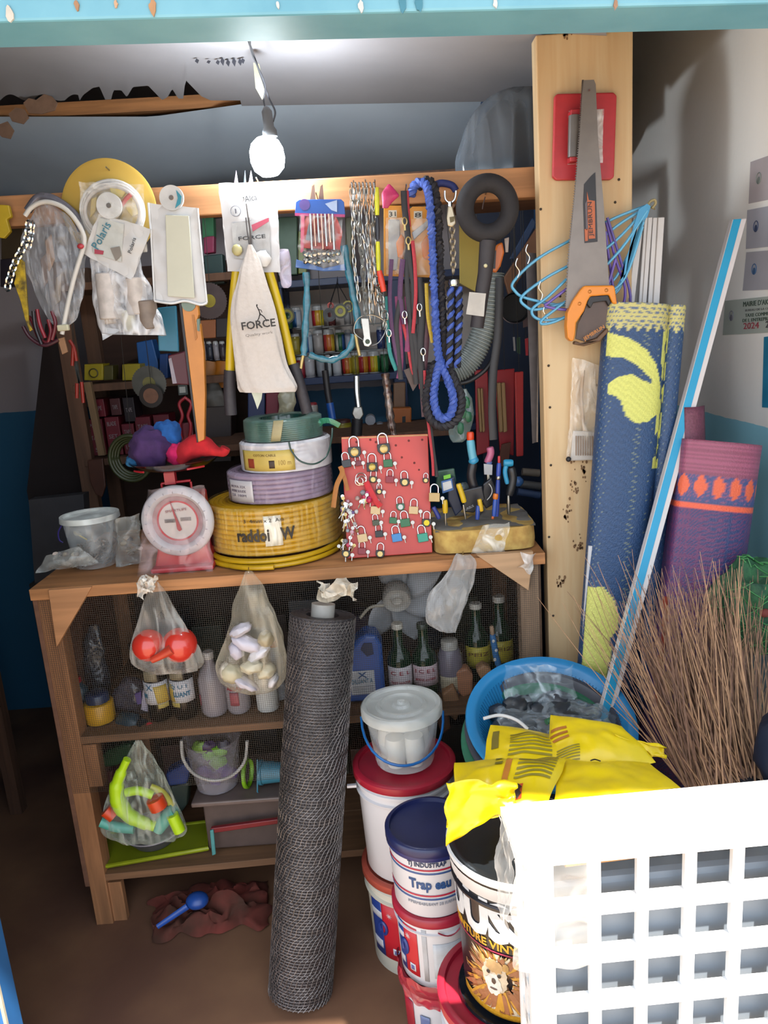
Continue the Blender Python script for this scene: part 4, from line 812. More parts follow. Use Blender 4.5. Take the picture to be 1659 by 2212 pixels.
# frame and pan
g=G(); zt=P(380,1043,1.86).z; zp=P(380,1012,1.86).z
for sx in (-.036,.036): g.tube([Vector((c.x+sx,1.862,zb+.185)),Vector((c.x+sx,1.862,zt)),],.003,8)
g.tube([Vector((c.x-.036,1.862,zt)),Vector((c.x+.036,1.862,zt+.003))],.0035,8); g.box((c.x-.012,1.862,(zt+zp)/2),(.026,.02,abs(zp-zt)+.004)); g.make('pan_frame',RD,t,smooth=True,kind='stuff')
pc=Vector((P(378,1005,1.87).x,1.875,zp)); rp=95*mpp(378,1000,1.87)
g=G(); g.lathe([(0,.0),(rp*.55,.001),(rp*.85,.010),(rp,.022),(rp*1.01,.0225),(rp*.86,.008),(rp*.55,-.003),(0,-.004)],pc,56); g.make('steel_pan',mat('#8a8480',.18,1,amt=.3,s=15),t,smooth=True)
g=G()
for a0,a1 in ((-.95,-.55),(.5,.95)): 
    g.tube([pc+Vector((math.sin(a)*rp*.95,-math.cos(a)*rp*.95,.008)) for a in [a0+(a1-a0)*i/8 for i in range(9)]],.0025,6)
g.make('pan_grip',RD,t,smooth=True,kind='stuff')
g=sheetg([(318,1058),(440,1050),(462,1235),(296,1245)],1.80,22,26,wr=.009,seed=22,bulge=.012,fr=30); g.make('clear_wrap',film('#ead0d4',.0,rough=.15,s=22,glint=.14),t,smooth=True)
# cloth bundles on the pan
for lab,(x,y),r,h,nm in [('purple knit bundle heaped on the scale pan',(325,968),(.052,.05,.052),'#4a2a62','knit_bundle'),('blue knit bundle behind the purple one on the scale pan',(362,940),(.034,.035,.036),'#1e62b0','knit_bundle'),('hot pink cloth bundle in the middle of the scale pan',(380,980),(.026,.026,.027),'#f01e6a','cloth_bundle'),('small blue cloth scrap at the left edge of the scale pan',(290,995),(.02,.02,.016),'#2a72a4','cloth_bundle')]:
    q=P(x,y,1.872+(.01 if 'behind' in lab else -.01)); g=G(); g.ball(q,r,30,noi=.28,seed=x); o=g.make(nm,mat(h,.9,s=60,amt=.25,bump=.5),smooth=True); tag(o,lab,'cloth','cloth bundles on the scale pan')
g=sackg([(398,412,972),(392,436,966),(396,462,960)],1.86,.5); 
g=G(); ql=smooth_path(pp([(388,1000),(405,975),(430,962),(455,968),(480,975),(488,968)],1.85),6); g.tube(ql,[(.012+.016*math.sin(PI*min(1,i/22))) for i in range(len(ql))],14)
for i,v in enumerate(g.v): g.v[i]=v+noise.noise_vector(v*30)*.008
o=g.make('cloth_bundle',mat('#d61f2a',.9,s=60,amt=.2,bump=.4),smooth=True); tag(o,'bright red cloth draped over the right rim of the scale pan','cloth','cloth bundles on the scale pan')
# clear tub with bits and bags at left
def tub(name,label,cx,cy,z0,h,r0,r1,body,lid,cat='tub',rim=None):
    t=thing(name,label,cat,(cx,cy,z0)); g=G(); g.lathe([(r0*.96,0),(r0,.003),(r1,h),(r1*1.03,h),(r1*1.03,h-.004)],(cx,cy,z0),40); g.make('body',body,t,smooth=True)
    if lid:
        g=G(); g.lathe([(0,h+.005),(r1*.35,h+.006),(r1*.4,h+.004),(r1*.92,h+.004),(r1*.96,h+.010),(r1*1.08,h+.010),(r1*1.1,h-.004),(r1*1.05,h-.004)],(cx,cy,z0),40); g.make('lid',lid,t,smooth=True)
    return t
tc=P(196,1150,1.93); t=tub('clear_screw_tub','clear plastic tub with a pale lid, half full of small metal parts','tub' if 0 else tc.x,1.94,.958,.125,.055,.068,film('#e4e8e8',.10,rough=.12,s=14,glint=.3),film('#d6dad6',.45,rough=.25,s=10)) if 0 else tub('clear_screw_tub','clear plastic tub with a pale lid, half full of small metal parts',tc.x,1.94,.958,.125,.055,.068,film('#e4e8e8',.10,rough=.12,s=14,glint=.3),film('#d6dad6',.45,rough=.25,s=10))
rnd=random.Random(11); g=G()
for i in range(150):
    a=rnd.random()*2*PI; r=.046*math.sqrt(rnd.random()); q=Vector((tc.x+math.cos(a)*r,1.94+math.sin(a)*r,.963+rnd.random()*.05)); d=Vector((rnd.gauss(0,1),rnd.gauss(0,1),rnd.gauss(0,1))).normalized()*.009
    g.tube([q-d,q+d],.0018+.002*rnd.random(),5)
g.make('small_parts',mat('#a08c7c',.35,.6,s=80,amt=.5),t,kind='stuff')
g=G(); g.tube(pp([(160,1150),(188,1166)],1.93),.002,6); g.make('brass_pin',mat('#c9b04a',.4),t); g=G(); g.tube(smooth_path(pp([(133,1135),(126,1150),(128,1166),(136,1172)],1.91),4),.0018,5); g.make('purple_handle',mat('#43388a',.4),t,smooth=True)
for k,(c4,lab,op) in enumerate([([(252,1120),(300,1110),(306,1215),(250,1225)],'small clear bag of pale parts between the tub and the scale',.25),([(100,1200),(170,1180),(215,1215),(78,1238)],'flat crumpled clear bag lying left of the clear tub',.3)]):
    t=thing('parts_bag',lab,'bag',P((c4[0][0]+c4[1][0])/2,c4[2][1],1.9))
    g=sheetg(c4,1.90 if k==0 else 1.84,16,16,wr=.008,bulge=.02,seed=40+k,fr=35); g.make('bag_film',film('#a9aaa6',op*.6,s=30,glint=.45),t,smooth=True)
    for j in range(7):
        q=P((c4[0][0]+c4[1][0])/2+rnd.gauss(0,12),c4[2][1]-18-rnd.random()*40*(1-k),1.90 if k==0 else 1.845); g=G(); g.ball(q,(.009,.007,.006),8,noi=.4,seed=j); g.make('part',mat(['#b8a890','#8c7c70','#d4c4b8','#6a6468'][j%4],.5),t,smooth=True)
# ---------------------------------------------------------------- board of padlocks
YBt,YBb=1.875,1.815
pa=P(737,944,YBt);pb_=P(924,937,YBt);pc_=P(934,1189,YBb);pd=P(750,1203,YBb)
zb=.960; pd.z=zb; pc_.z=zb; pd.y=pc_.y=YBb
bt=thing('padlock_board','red painted board leaning on the counter with padlocks hung all over it','board',((pd.x+pc_.x)/2,YBb,.958))
nrm=(pb_-pa).cross(pd-pa).normalized(); nrm=nrm if nrm.y<0 else -nrm
g=G(); g.hexa([pa,pb_,pc_,pd],[p-nrm*.014 for p in (pa,pb_,pc_,pd)]); g.make('panel',mat('#d4493f',.45,s=14,amt=.12),bt,bevel=.002)
g=G(); g.prism([P(738,945,YBt)-nrm*.0,P(924,938,YBt),P(924,942,YBt),P(738,949,YBt)],nrm*.001); g.make('worn_edge',mat('#d8a070',.7),bt)
g=G(); 
for sx in (.25,.75):
    q=pa.lerp(pb_,sx)-nrm*.014; g.tube([q,Vector((q.x,q.y+.09,.962))],.006,6)
    g.make('prop_leg',DWOOD,bt); g=G()
def onb(px,py,lift=0):
    d=ray(px,py); o=Vector((0,0,H)); k=(pa-o).dot(nrm)/d.dot(nrm); return o+d*k+nrm*lift
BX=(pb_-pa).normalized(); BZ=(pa-pd).normalized()
for (x,y) in [(770,955),(800,950),(812,955),(855,962),(883,952),(912,950),(868,988),(895,1000),(905,1015),(850,1000)]:
    g=G(); g.lathe([(0,.0006),(.003,.0004)],onb(x,y),10,ax=tuple(nrm)); g.make('nail_hole',mat('#7a2c28',.8),bt)
locks=[(766,977,28,'#2a2a28','f','small round faced padlock alone near the board top left'),(829,970,28,'#2a2a28','f','small padlock at the top centre of the red board'),
(749,1002,20,'#241f22','','plain black padlock at the upper left edge of the board'),(774,1001,14,'#7a1f2c','','small maroon padlock below the topmost left one'),(804,1009,24,'#1e1c1a','g','black padlock with gold keyhole plate in the upper row'),
(838,1001,20,'#2c6a3c','','green padlock highest on the board'),(806,1036,17,'#3c3c22','f','olive padlock with round gold face under the black one'),(842,1036,18,'#8f1f2c','','maroon padlock in the middle of the board'),
(874,1042,20,'#26241e','f','black padlock with brass face, right of centre'),(919,1038,13,'#2c241e','f','small round brass faced padlock at the right edge'),(819,1062,14,'#22201e','f','small black padlock with brass face near the red ribbon'),
(865,1095,18,'#2f6448','w','green padlock with a round silver face'),(893,1102,20,'#d9b682','','pale brass padlock right of the silver faced green one'),(811,1102,21,'#dcba86','','pale brass padlock under the red ribbon'),
(849,1124,16,'#2a6a3e','','small green padlock in the lower middle'),(875,1129,21,'#2c6c40','','larger green padlock in the lower middle'),(921,1129,20,'#2e2a20','y','dark padlock with a yellow round face at the right edge'),
(812,1129,15,'#44482c','','little olive padlock with white keys'),(783,1162,21,'#d8b684','','pale brass padlock at the lower left'),(819,1153,17,'#1f1c1c','','plain black padlock in the lower row'),
(857,1161,21,'#3b86c4','','bright blue padlock in the lower row'),(913,1161,22,'#2f9c80','','turquoise padlock in the lower right corner'),(782,1190,17,'#8c1f2a','','maroon padlock at the bottom edge'),
(821,1196,19,'#24211e','f','black padlock with gold face at the bottom edge'),(748,1195,18,'#2a2622','f','dark padlock at the bottom left corner among keys'),(937,1074,23,'#c9a568','','big brass padlock hanging off the right edge')]
rnd=random.Random(5)
for i,(px,py,wd,h,kf,lab) in enumerate(locks):
    s_=mpp(px,py,1.85); w_=wd*s_; hh=w_*.82; lf=.0045+(.012 if px>930 or px<755 else 0); c=onb(px,py,lf); th=(rnd.random()-.5)*.3; X=(BX*math.cos(th)+BZ*math.sin(th)); Z=(BZ*math.cos(th)-BX*math.sin(th))
    t=thing('padlock',lab,'padlock',c-Z*hh/2,'padlocks on the red board')
    T=Matrix((X,-nrm,Z)).transposed()
    g=G()
    if kf in('f','w','y'): 
        g.prism([c+X*a*w_/2+Z*b*hh/2+nrm*.005 for a,b in((-1,.8),(-.8,1),(.8,1),(1,.8),(1,-.3),(.55,-1),(-.55,-1),(-1,-.3))],-nrm*.010)
    else: g.box(c,(w_,.010,hh),T)
    g.make('body',mat(h,.35,.15 if h!='#241f22' else 0,amt=.1,s=60),t,bevel=.0012)
    sh=w_*.36; top=hh*.5; g=G(); g.tube([c+X*-sh+Z*top,c+X*-sh+Z*(top+w_*.45)]+[c-X*sh*math.cos(a)+Z*(top+w_*.45+sh*math.sin(a)) for a in [PI*j/6 for j in range(1,6)]]+[c+X*sh+Z*(top+w_*.45),c+X*sh+Z*top],w_*.075,6); g.make('shackle',CHROME,t,smooth=True)
    if kf: 
        g=G(); g.lathe([(0,.0008),(w_*.30,.0006),(w_*.32,0)],c+nrm*.0052,16,ax=tuple(nrm)); g.make('keyhole_face',mat({'f':'#e0c078','g':'#d8b85c','w':'#c9c6bc','y':'#e0c41c'}[kf],.25,.5),t,smooth=True)
    if i%2==0 or kf=='':
        kx=c+X*(w_*.75)+Z*(-hh*.1)+nrm*.003; km=mat('#d8d2c8',.3,.5)
        g=G(); g.lathe([(0,0),(.0048,0),(.0048,.0012),(0,.0012)],kx,12,ax=tuple(nrm)); g.tube([kx-Z*.003,kx-Z*.014+X*.003*(rnd.random()-.3)],.0014,5); g.make('key',km,t,kind='stuff')
# ribbons and key rings
def ribbon(lab,pts,h,w_,lift=.012):
    g=G(); q=smooth_path([onb(x,y,lift+.004*math.sin(i)) for i,(x,y) in enumerate(pts)],6); g.tube(q,[(w_,.0012)]*len(q),6); o=g.make('ribbon',mat(h,.6,s=80,amt=.15),smooth=True); return tag(o,lab,'ribbon','ribbons on the padlock board')
ribbon('bright red ribbon crossing the keys in the middle of the board',[(791,1041),(800,1060),(812,1082),(822,1094)],'#d81f2a',.007); ribbon('orange brown ribbon tied at the left edge of the board, longer tail',[(736,1008),(740,1022),(728,1050),(721,1096)],'#b8742a',.006,.02); ribbon('orange brown ribbon tail at the left edge of the board, shorter tail',[(735,1008),(744,1030),(752,1060)],'#b06c26',.005,.02); ribbon('second red ribbon tail beside the crossing red ribbon',[(789,1044),(796,1064),(806,1092)],'#c81c28',.005,.009)
t=thing('key_ring_bunch','cluster of keys, beads and trinkets hung down the left edge of the board','keys',onb(760,1200,.01))
g=G()
for (x,y,r) in [(780,1033,11),(782,1038,9),(776,1040,8)]:
    c=onb(x,y,.010); g.tube([c+BX*math.cos(a)*r*.00115+BZ*math.sin(a)*r*.00115 for a in [2*PI*j/20 for j in range(20)]],.0014,5,closed=True)
g.make('split_rings',CHROME,t,smooth=True,kind='stuff')
bc_=['#c9c4c0','#d84a6a','#e8e4e0','#7c5c9a','#c8a8a0','#9c7a4a','#b8c0c8','#d02a50','#8c8a90','#e8b0c0']
for i in range(58):
    if i<18: x,y=740+rnd.random()*22,1070+rnd.random()*40
    elif i<30: x,y=772+rnd.random()*30,1060+rnd.random()*30
    elif i<46: x,y=745+rnd.random()*28,1105+rnd.random()*45
    else: x,y=732+rnd.random()*34,1155+rnd.random()*45
    if i%3==0: g=G(); q=onb(x,y,.010+rnd.random()*.010); g.ball(q,(.004+rnd.random()*.003,)*3,10,noi=.2,seed=i); g.make('bead',mat(bc_[i%10],.35),t,smooth=True)
    else:
        q=onb(x,y,.008+rnd.random()*.012); d=(BZ*-1+BX*rnd.gauss(0,.4)+nrm*rnd.gauss(0,.2)).normalized(); g=G(); g.lathe([(0,0),(.0045,0),(.0045,.0012),(0,.0012)],q,10,ax=tuple(nrm)); g.tube([q,q+d*.018],.0014,5); g.make('key',[CHROME,STEEL,BRASS,mat('#d6cfc6',.3,.6)][i%4],t,kind='stuff')
for k,(x,y) in enumerate([(793,1066),(798,1078),(788,1074)]):
    g=G(); g.ball(onb(x,y,.014),(.007,.004,.006),10,noi=.3,seed=k); g.make('pink_trinket',mat(['#d8306a','#e0408a','#c82850'][k],.3),t,smooth=True)
# ---------------------------------------------------------------- foam block full of tools
x0=P(938,1185,1.80).x; x1=.368
t=thing('foam_block','ragged yellow foam block wrapped in clear film, holding the pens and pliers','foam',((x0+x1)/2,1.9,.958))
g=G(); 
def fb(u,v):
    a=2*PI*u; ex=.35; cx,sx=math.cos(a),math.sin(a); q=Vector(((x0+x1)/2+math.copysign(abs(cx)**ex,cx)*(x1-x0)/2,1.915+math.copysign(abs(sx)**ex,sx)*.125,.960+v*.056)); n_=noise.noise_vector(q*22); return q+Vector((n_.x,n_.y,n_.z*.5))*.010*math.sin(PI*min(1,max(.1,v)))
g.grid(fb,70,6); rim=[fb(i/70,1) for i in range(70)]; k=g._a(rim); g.f.append(tuple(range(k,k+70))); g.make('foam',mat('#dcb866',.9,s=35,amt=.25,bump=.8,col2='#b98f4c'),t,smooth=True)
g=G(); g.grid(lambda u,v:Vector((x0+.004+(x1-x0-.008)*u,1.80+.225*v,1.017))+noise.noise_vector(Vector((u*5,v*5,2)))*.006,20,16); g.make('dusty_film_top',mat('#8f8a84',.5,s=20,amt=.25,bump=.4),t,smooth=True)
g=sheetg([(1040,1135),(1100,1128),(1090,1195),(1020,1196)],1.786,12,10,wr=.008,seed=17); g.make('film_drape',film('#f0e8d8',.2,s=30),t,smooth=True)
def stick(name,lab,cat,segs,grp=None,Y=1.87):
    """segs: (part name, [(x,y)..], radius px, colour)"""
    a=segs[-1][1][-1]; t=thing(name,lab,cat,P(a[0],a[1],Y),grp)
    for (nm,pts,r,h) in segs:
        if h=='film': m_=film('#c8d4d8',.3)
        else: m_=mat(h,.35,amt=.08) if h!='steel' else STEEL
        rr=r*mpp(pts[0][0],pts[0][1],Y); g=G(); q=smooth_path(pp(pts,Y),4); g.tube(q,[rr*(.82 if i in(0,len(q)-1) else 1) for i in range(len(q))],12); g.make(nm,m_,t,smooth=True)
    return t
stick('pliers','pliers with pale blue handle and orange top, tallest in the foam','pliers',[('orange_top',[(1016,933),(1016,952)],8,'#ee4a1c'),('blue_handle',[(1016,950),(1019,975),(1024,1000)],9,'#6cbcd6'),('blue_knot',[(1020,990),(1026,1000)],11,'#3a9cc8'),('dark_grip',[(1022,1000),(1018,1030),(1026,1060),(1032,1085)],10,'#2c282c')],'tools stuck in the foam block',1.90)
stick('pliers','pliers with pink curved handle above a pale tag','pliers',[('pink_handle',[(1058,966),(1060,980),(1052,1000)],8,'#c8688c'),('blue_part',[(1050,1000),(1060,1004)],9,'#6a78b0'),('jaw',[(1054,1010),(1056,1060),(1056,1085)],5,'steel')],'tools stuck in the foam block',1.91)
o=card([(1045,1002),(1064,1004),(1063,1026),(1046,1025)],1.895,.002,'paper_tag',mat('#c8c8cc',.5)); tag(o,'small white tag hanging under the pink handle','tag')
stick('pliers','black handled pliers tied with a sky blue knot, right in the foam','pliers',[('blue_cap',[(1088,1000),(1108,1000)],8,'#34a4d0'),('blue_ribbon',[(1094,1004),(1091,1020),(1096,1045)],5,'#3aa8d8'),('dark_grip',[(1104,1010),(1108,1035),(1100,1070)],9,'#2a2a2e'),('jaw',[(1098,1070),(1099,1110)],4,'steel')],'tools stuck in the foam block',1.89)
stick('marker_pen','long blue pen with a red tip standing in the foam','pen',[('red_tip',[(1078,985),(1078,1000)],3,'#d03038'),('barrel',[(1078,1000),(1076,1030)],5,'#2f4cae'),('clip',[(1077,1028),(1076,1036)],5.4,'steel'),('lower_barrel',[(1076,1036),(1073,1115)],5,'#24409c')],'tools stuck in the foam block',1.84)
stick('marker_pen','shorter blue pen with an orange band beside the long one','pen',[('orange_band',[(1071,1066),(1070,1078)],6,'#e07a24'),('barrel',[(1070,1078),(1067,1115)],5,'#3058b4'),('orange_tip',[(1065,1115),(1064,1121)],3,'#d8682a')],'tools stuck in the foam block',1.835)
stick('screwdriver','yellow and blue handled tool near the middle of the foam front','tool',[('yellow_side',[(1035,1078),(1038,1092),(1040,1104)],5,'#e0b41c'),('blue_side',[(1033,1092),(1031,1122)],5,'#2c4ca4')],'tools stuck in the foam block',1.83)
stick('screwdriver','yellow handled tool standing by the right edge of the padlock board','tool',[('yellow_handle',[(961,1080),(962,1108)],6,'#e2b81c'),('shank',[(962,1108),(963,1135)],2,'steel')],'tools stuck in the foam block',1.83)
stick('screwdriver','yellow handle leaning among the dark packets','tool',[('yellow_handle',[(990,1045),(997,1065),(1003,1085)],6,'#e4bc1e'),('pale_blade',[(1001,1090),(1006,1122)],2.5,'steel')],'tools stuck in the foam block',1.85)
stick('screwdriver','small dark blue handle leaning beside the big brass padlock','tool',[('blue_handle',[(936,1095),(943,1108),(949,1120)],5,'#28388c')],'tools stuck in the foam block',1.83)
for i,(pts,h,lab,Y) in enumerate([([(968,1035),(982,1030),(985,1050),(1000,1100),(984,1116),(968,1080)],'#25304e','dark navy tool packet behind the white printed card',1.90),([(1000,1060),(1042,1050),(1048,1078),(1024,1108),(1004,1106)],'#25242a','black packet with small white lettering in the foam',1.87),([(1044,1046),(1062,1032),(1072,1060),(1066,1090),(1050,1100),(1040,1080)],'#1e1d24','black packet with curved white mark, right of the lettered one',1.88),([(944,1018),(982,1012),(986,1040),(960,1062),(942,1050)],'#3c6250','greenish clear packet behind the white printed card',1.92)]):
    t=thing('tool_packet',lab,'packet',P(pts[3][0],pts[3][1],Y),'dark packets in the foam block'); card(pts,Y,.012,'body',mat(h,.3,s=40,amt=.2),t,bevel=.003)
    if i==1: txt('URSUS',P(1006,1103,Y-.002),P(1024,1094,Y-.002),mat('#c8c8cc',.4),t,fit_h=.006)
    if i==2: g=G(); g.tube(arc(P(1056,1045,Y-.002),P(1063,1062,Y-.002),P(1052,1080,Y-.002),8),.0012,5); g.make('white_mark',WHITEM,t)
t=thing('printed_card','white and blue printed card stuck upright behind the yellow handle','card',P(968,1065,1.86)); card([(953,1040),(976,1034),(980,1058),(956,1066)],1.86,.003,'card_back',mat('#2c6ab0',.4),t); card([(956,1043),(974,1038),(977,1054),(958,1061)],1.8585,.001,'white_face',mat('#d8d8d8',.4,s=50,amt=.1),t); card([(958,1028),(973,1024),(974,1032),(959,1036)],1.862,.003,'green_tab',mat('#7ad02a',.4),t)
for k,(x,y,r,h,lab,Y) in enumerate([(1120,1040,12,'#3f6ca8','round blue cap behind the tools near the post',2.0),(1002,1055,14,'#6a7a80','grey rounded clear wrapped bulb behind the yellow handle',1.95)]):
    g=G(); g.ball(P(x,y,Y),(r*.00115,)*3,14,noi=.15); o=g.make('cap_ball' if k==0 else 'rubber_bulb',mat(h,.35),smooth=True); tag(o,lab,'cap')
for k,(a,b,h,lab) in enumerate([((1128,1019),(1165,1022),'#8c8074','grey metal tube lying behind the tools, upper'),((1125,1045),(1168,1050),'#6c6a6a','grey metal tube lying behind the tools, lower'),((1118,1062),(1166,1070),'#4c6088','blue grey tube lying behind the tools, lowest')]):
    g=G(); g.tube(pp([a,b],2.1),.011,12); o=g.make('metal_tube',mat(h,.35,.3),smooth=True); tag(o,lab,'tube','tubes behind the foam block')
# ================================================================ RIGHT SIDE: mats, trunking, broom
def matpat_blue(p):
    pass
def roll_mat(name,label,top,bot,sect,colf,nrow=260,sub=1,T=.004):
    """woven mat: section outline (list of 2D points, metres) carried from floor point bot to top point; colf(s,h)->rgb with s arc length and h distance from the top"""
    top=Vector(top);bot=Vector(bot); ax=(top-bot); L=ax.length; ax.normalize(); X=Vector((1,0,0)); X=(X-ax*X.dot(ax)).normalized(); Yv=ax.cross(X); 
    if Yv.y<0: Yv=-Yv
    S=[0]
    for a,b in zip(sect,sect[1:]): S.append(S[-1]+math.dist(a,b))
    g=G(); cols=[]; n=len(sect); rows=[]
    for j in range(nrow+1):
        h=L*(1-j/nrow); rows.append(g._a([bot+ax*(L-h)+X*a+Yv*b for a,b in sect]))
        for i in range(n): cols.append(colf(S[i],h))
    for j in range(nrow): 
        A=rows[j];B=rows[j+1]; g.f+=[(A+i,A+i+1,B+i+1,B+i) for i in range(n-1)]
    me=bpy.data.meshes.new(name); me.from_pydata([v-bot for v in g.v],[],g.f); ca=me.color_attributes.new('Col','FLOAT_COLOR','POINT')
    for i,c in enumerate(cols): ca.data[i].color=(*c,1)
    for p in me.polygons: p.use_smooth=True
    m=mat('#888888',.5,kind='col',s=300,bump=.5); me.materials.append(m)
    t=thing(name,label,'mat',bot); o=bpy.data.objects.new('woven_sheet',me); sc.collection.objects.link(o); o.parent=t; ORG[o.name]=bot.copy()
    md=o.modifiers.new('t','SOLIDIFY'); md.thickness=T; md.offset=0
    return t
def spline2(pts,k=8):
    return [(v.x,v.y) for v in smooth_path([Vector((a,b,0)) for a,b in pts],k)]
NAVY=lin('#26436a'); LIME=lin('#c6c667'); 
def ell(s,h,cs,ch,rs,rh,rot=0):
    a=s-cs;b=h-ch; c_,s_=math.cos(rot),math.sin(rot); u=(a*c_+b*s_)/rs; v=(-a*s_+b*c_)/rh; return u*u+v*v<1
LP1=[(-6,62),(40,75),(75,95),(100,125),(118,170),(122,215),(108,235),(90,248),(65,250),(45,238),(30,205),(20,195),(2,190),(2,172),(20,155),(50,148),(70,158),(95,168),(90,155),(60,130),(30,115),(-6,112)]
LP2=[(-8,615),(25,612),(50,640),(64,680),(62,705),(46,730),(54,760),(46,800),(48,850),(36,900),(20,960),(-8,990)]
LP3=[(140,480),(150,470),(152,560),(146,640),(150,700),(140,700),(136,600)]
def inpoly(x,y,P_):
    r=False
    for i in range(len(P_)):
        x1,y1=P_[i-1];x2,y2=P_[i]
        if (y1>y)!=(y2>y) and x<(x2-x1)*(y-y1)/(y2-y1)+x1: r=not r
    return r
def bluemat(s,h):
    w_=math.sin(s*640)*math.sin((h+s*.6)*430)
    if h<.055+.006*math.sin(s*300) and s<.30: return lin('#b5ac6c') if (int(h*220)%2 or w_>0) else lin('#52607a')
    u=(s-.052)/.00104; v=h/.00104
    lime=inpoly(u,v,LP1) or inpoly(u,v,LP2) or inpoly(u,v,LP3)
    if .168<s<.22 and h<.36: lime= lime or (noise.noise(Vector((s*60,h*38,1)))>-.05)
    if lime: return tuple(c*(.86+.14*(w_>0)) for c in LIME)
    k=.18*max(0,1-abs(s-.095)/.04) if .12<h<.62 else .03
    if w_>.93-k*1.6: return tuple(NAVY[i]*.72+LIME[i]*.28 for i in range(3))
    return tuple(c*(.8+.2*(w_>0)) for c in NAVY)
top=P(1378,657,1.752); bot=P(1262,1620,1.62); botx=P(1300,1640,1.66)
sect=spline2([(-.063,.03),(-.070,.012),(-.066,-.012),(-.045,-.024),(.0,-.029),(.045,-.024),(.066,-.006),(.066,.008),(.072,-.010),(.086,-.016),(.101,-.010),(.104,.006),(.095,.020),(.078,.022),(.03,.020),(-.03,.024),(-.055,.022),(-.052,.0),(-.03,-.008),(.03,-.010),(.05,0)],9)
d=top-botx; k=(top.z)/d.z; fl=top-d*k; fl.z=.004; fl.y=max(fl.y,1.60)
t=roll_mat('blue_woven_mat','tall rolled plastic mat in navy blue with big lime swirls, leaning by the post',top,fl,sect,bluemat,560)
PUR=lin('#8f4a62')
def purmat(s,h):
    w_=math.sin(s*850)*math.sin(h*620); st=math.sin(h*900)>.1
    if h<.075: return tuple(c*(.75+.3*st) for c in PUR)
    if h<.135:
        e=abs(((s+.004)%.036)-.018); 
        if e<.0135*math.sin(PI*min(1,(h-.075)/.05)): return lin('#d05a38')
        return lin('#3f4470') if w_<.3 else lin('#7c4866')
    if h<.150: return lin('#d6583a') if h>.139 else lin('#3a4268')
    k=.5+.5*math.sin((s-h*.15)*28)
    return tuple(a*(1-.55*(w_>.1-k*.5))+b*.55*(w_>.1-k*.5) for a,b in zip(lin('#2e3560'),lin('#7c3054')))
top=P(1560,955,1.68); low=P(1478,1560,1.60); d=top-low; k=top.z/d.z; fl=top-d*k; fl.z=.004
sp=[(-.104,.034),(-.097,.030),(-.094,.0),(-.090,-.030)]
sect=[(-.078,.060),(-.082,.030),(-.088,.0),(-.086,-.022),(-.070,-.030),(-.045,-.040),(0,-.050),(.045,-.046),(.074,-.026),(.085,.004),(.080,.030),(.055,.048),(.02,.050),(-.02,.044),(-.045,.026),(-.045,.0),(-.02,-.022),(.02,-.028),(.05,-.012),(.055,.014),(.03,.03),(0,.024)]
t=roll_mat('purple_woven_mat','shorter rolled mat in purple and navy with an orange scalloped band near its top',top,fl,spline2(sect,8),purmat,300)
g=G(); q=[P(1478,880,1.70),P(1520,876,1.72),P(1523,985,1.70),P(1480,1000,1.672)]; g.grid(lambda u,v:((q[0]*(1-u)+q[1]*u)*(1-v)+(q[3]*(1-u)+q[2]*u)*v)+Vector((0,-.012*math.sin(PI*u),0)),8,8); g.make('raised_flap',mat('#83465c',.6,s=200,amt=.3,bump=.4),t,smooth=True,solid=.004)
# white trunking bundle behind the blue mat
for k,(xa,xb,xc,xd,lab) in enumerate([(1368,1392,1378,1347,'left white trunking strip behind the blue mat'),(1393,1410,1398,1380,'middle white trunking strip behind the blue mat'),(1411,1436,1418,1400,'right white trunking strip behind the blue mat')]):
    a=P(xa,470,1.816);b=P(xb,469,1.816);c=P(xc,655,1.800);d=P(xd,656,1.800); e=(a-d)*-8.2
    t_=-a.z/(d-a).z*1.0; c2=b+(c-b)*(b.z/(b-c).z); d2=a+(d-a)*(a.z/(a-d).z)
    wv_=(b-a); d2=d2; c2=d2+wv_
    g=G(); g.hexa([a,b,c2,d2],[v+Vector((0,.016,0)) for v in (a,b,c2,d2)]); t=thing('white_trunking',lab,'trunking',d2,'white trunking strips'); g.make('channel',mat('#e3dedc',.35,amt=.05),t,bevel=.0015)
    g=G(); f_=.25; g.hexa([a.lerp(b,.35)+Vector((0,-.001,0)),a.lerp(b,.45)+Vector((0,-.001,0)),d2.lerp(c2,.45)+Vector((0,-.001,0)),d2.lerp(c2,.35)+Vector((0,-.001,0))],[v for v in (a.lerp(b,.35),a.lerp(b,.45),d2.lerp(c2,.45),d2.lerp(c2,.35))]); g.make('groove',mat('#a89f98',.6),t)
# thin white strip left of blue mat
a=P(1272,1180,1.69);b=P(1256,1398,1.68); 
g=G(); g.hexa([a,a+Vector((.012,0,0)),P(1268,1404,1.68),b],[a+Vector((0,.006,0)),a+Vector((.012,.006,0)),P(1268,1404,1.68)+Vector((0,.006,0)),b+Vector((0,.006,0))]); t=g.make('white_edge_strip',mat('#e4e2e6',.4)); tag(t,'thin white strip tucked at the left edge of the blue mat','strip')
# long blue and white trunking leaning across
a=P(1583,474,1.80); b=P(1318,1462,1.56); d=b-a; k=a.z/-d.z; fl=a+d*k; fl.z=.002
def bar(off0,off1,name,m_,t,y0=0,th=.018):
    A=a+Vector((off0,y0,0));B=a+Vector((off1,y0,0));C_=fl+Vector((off1,y0,0));D=fl+Vector((off0,y0,0)); g=G(); g.hexa([A,B,C_,D],[v+Vector((0,th,0)) for v in (A,B,C_,D)]); g.make(name,m_,t,bevel=.001)
t=thing('blue_white_trunking','long slanting trunking with bright blue face and white edge, leaning across the mats','trunking',fl)
bar(0,.031,'white_channel',mat('#e6dedd',.35,amt=.04),t); bar(.001,.019,'blue_film_face',mat('#1fa6d6',.4,amt=.05),t,-.0012,.0012)
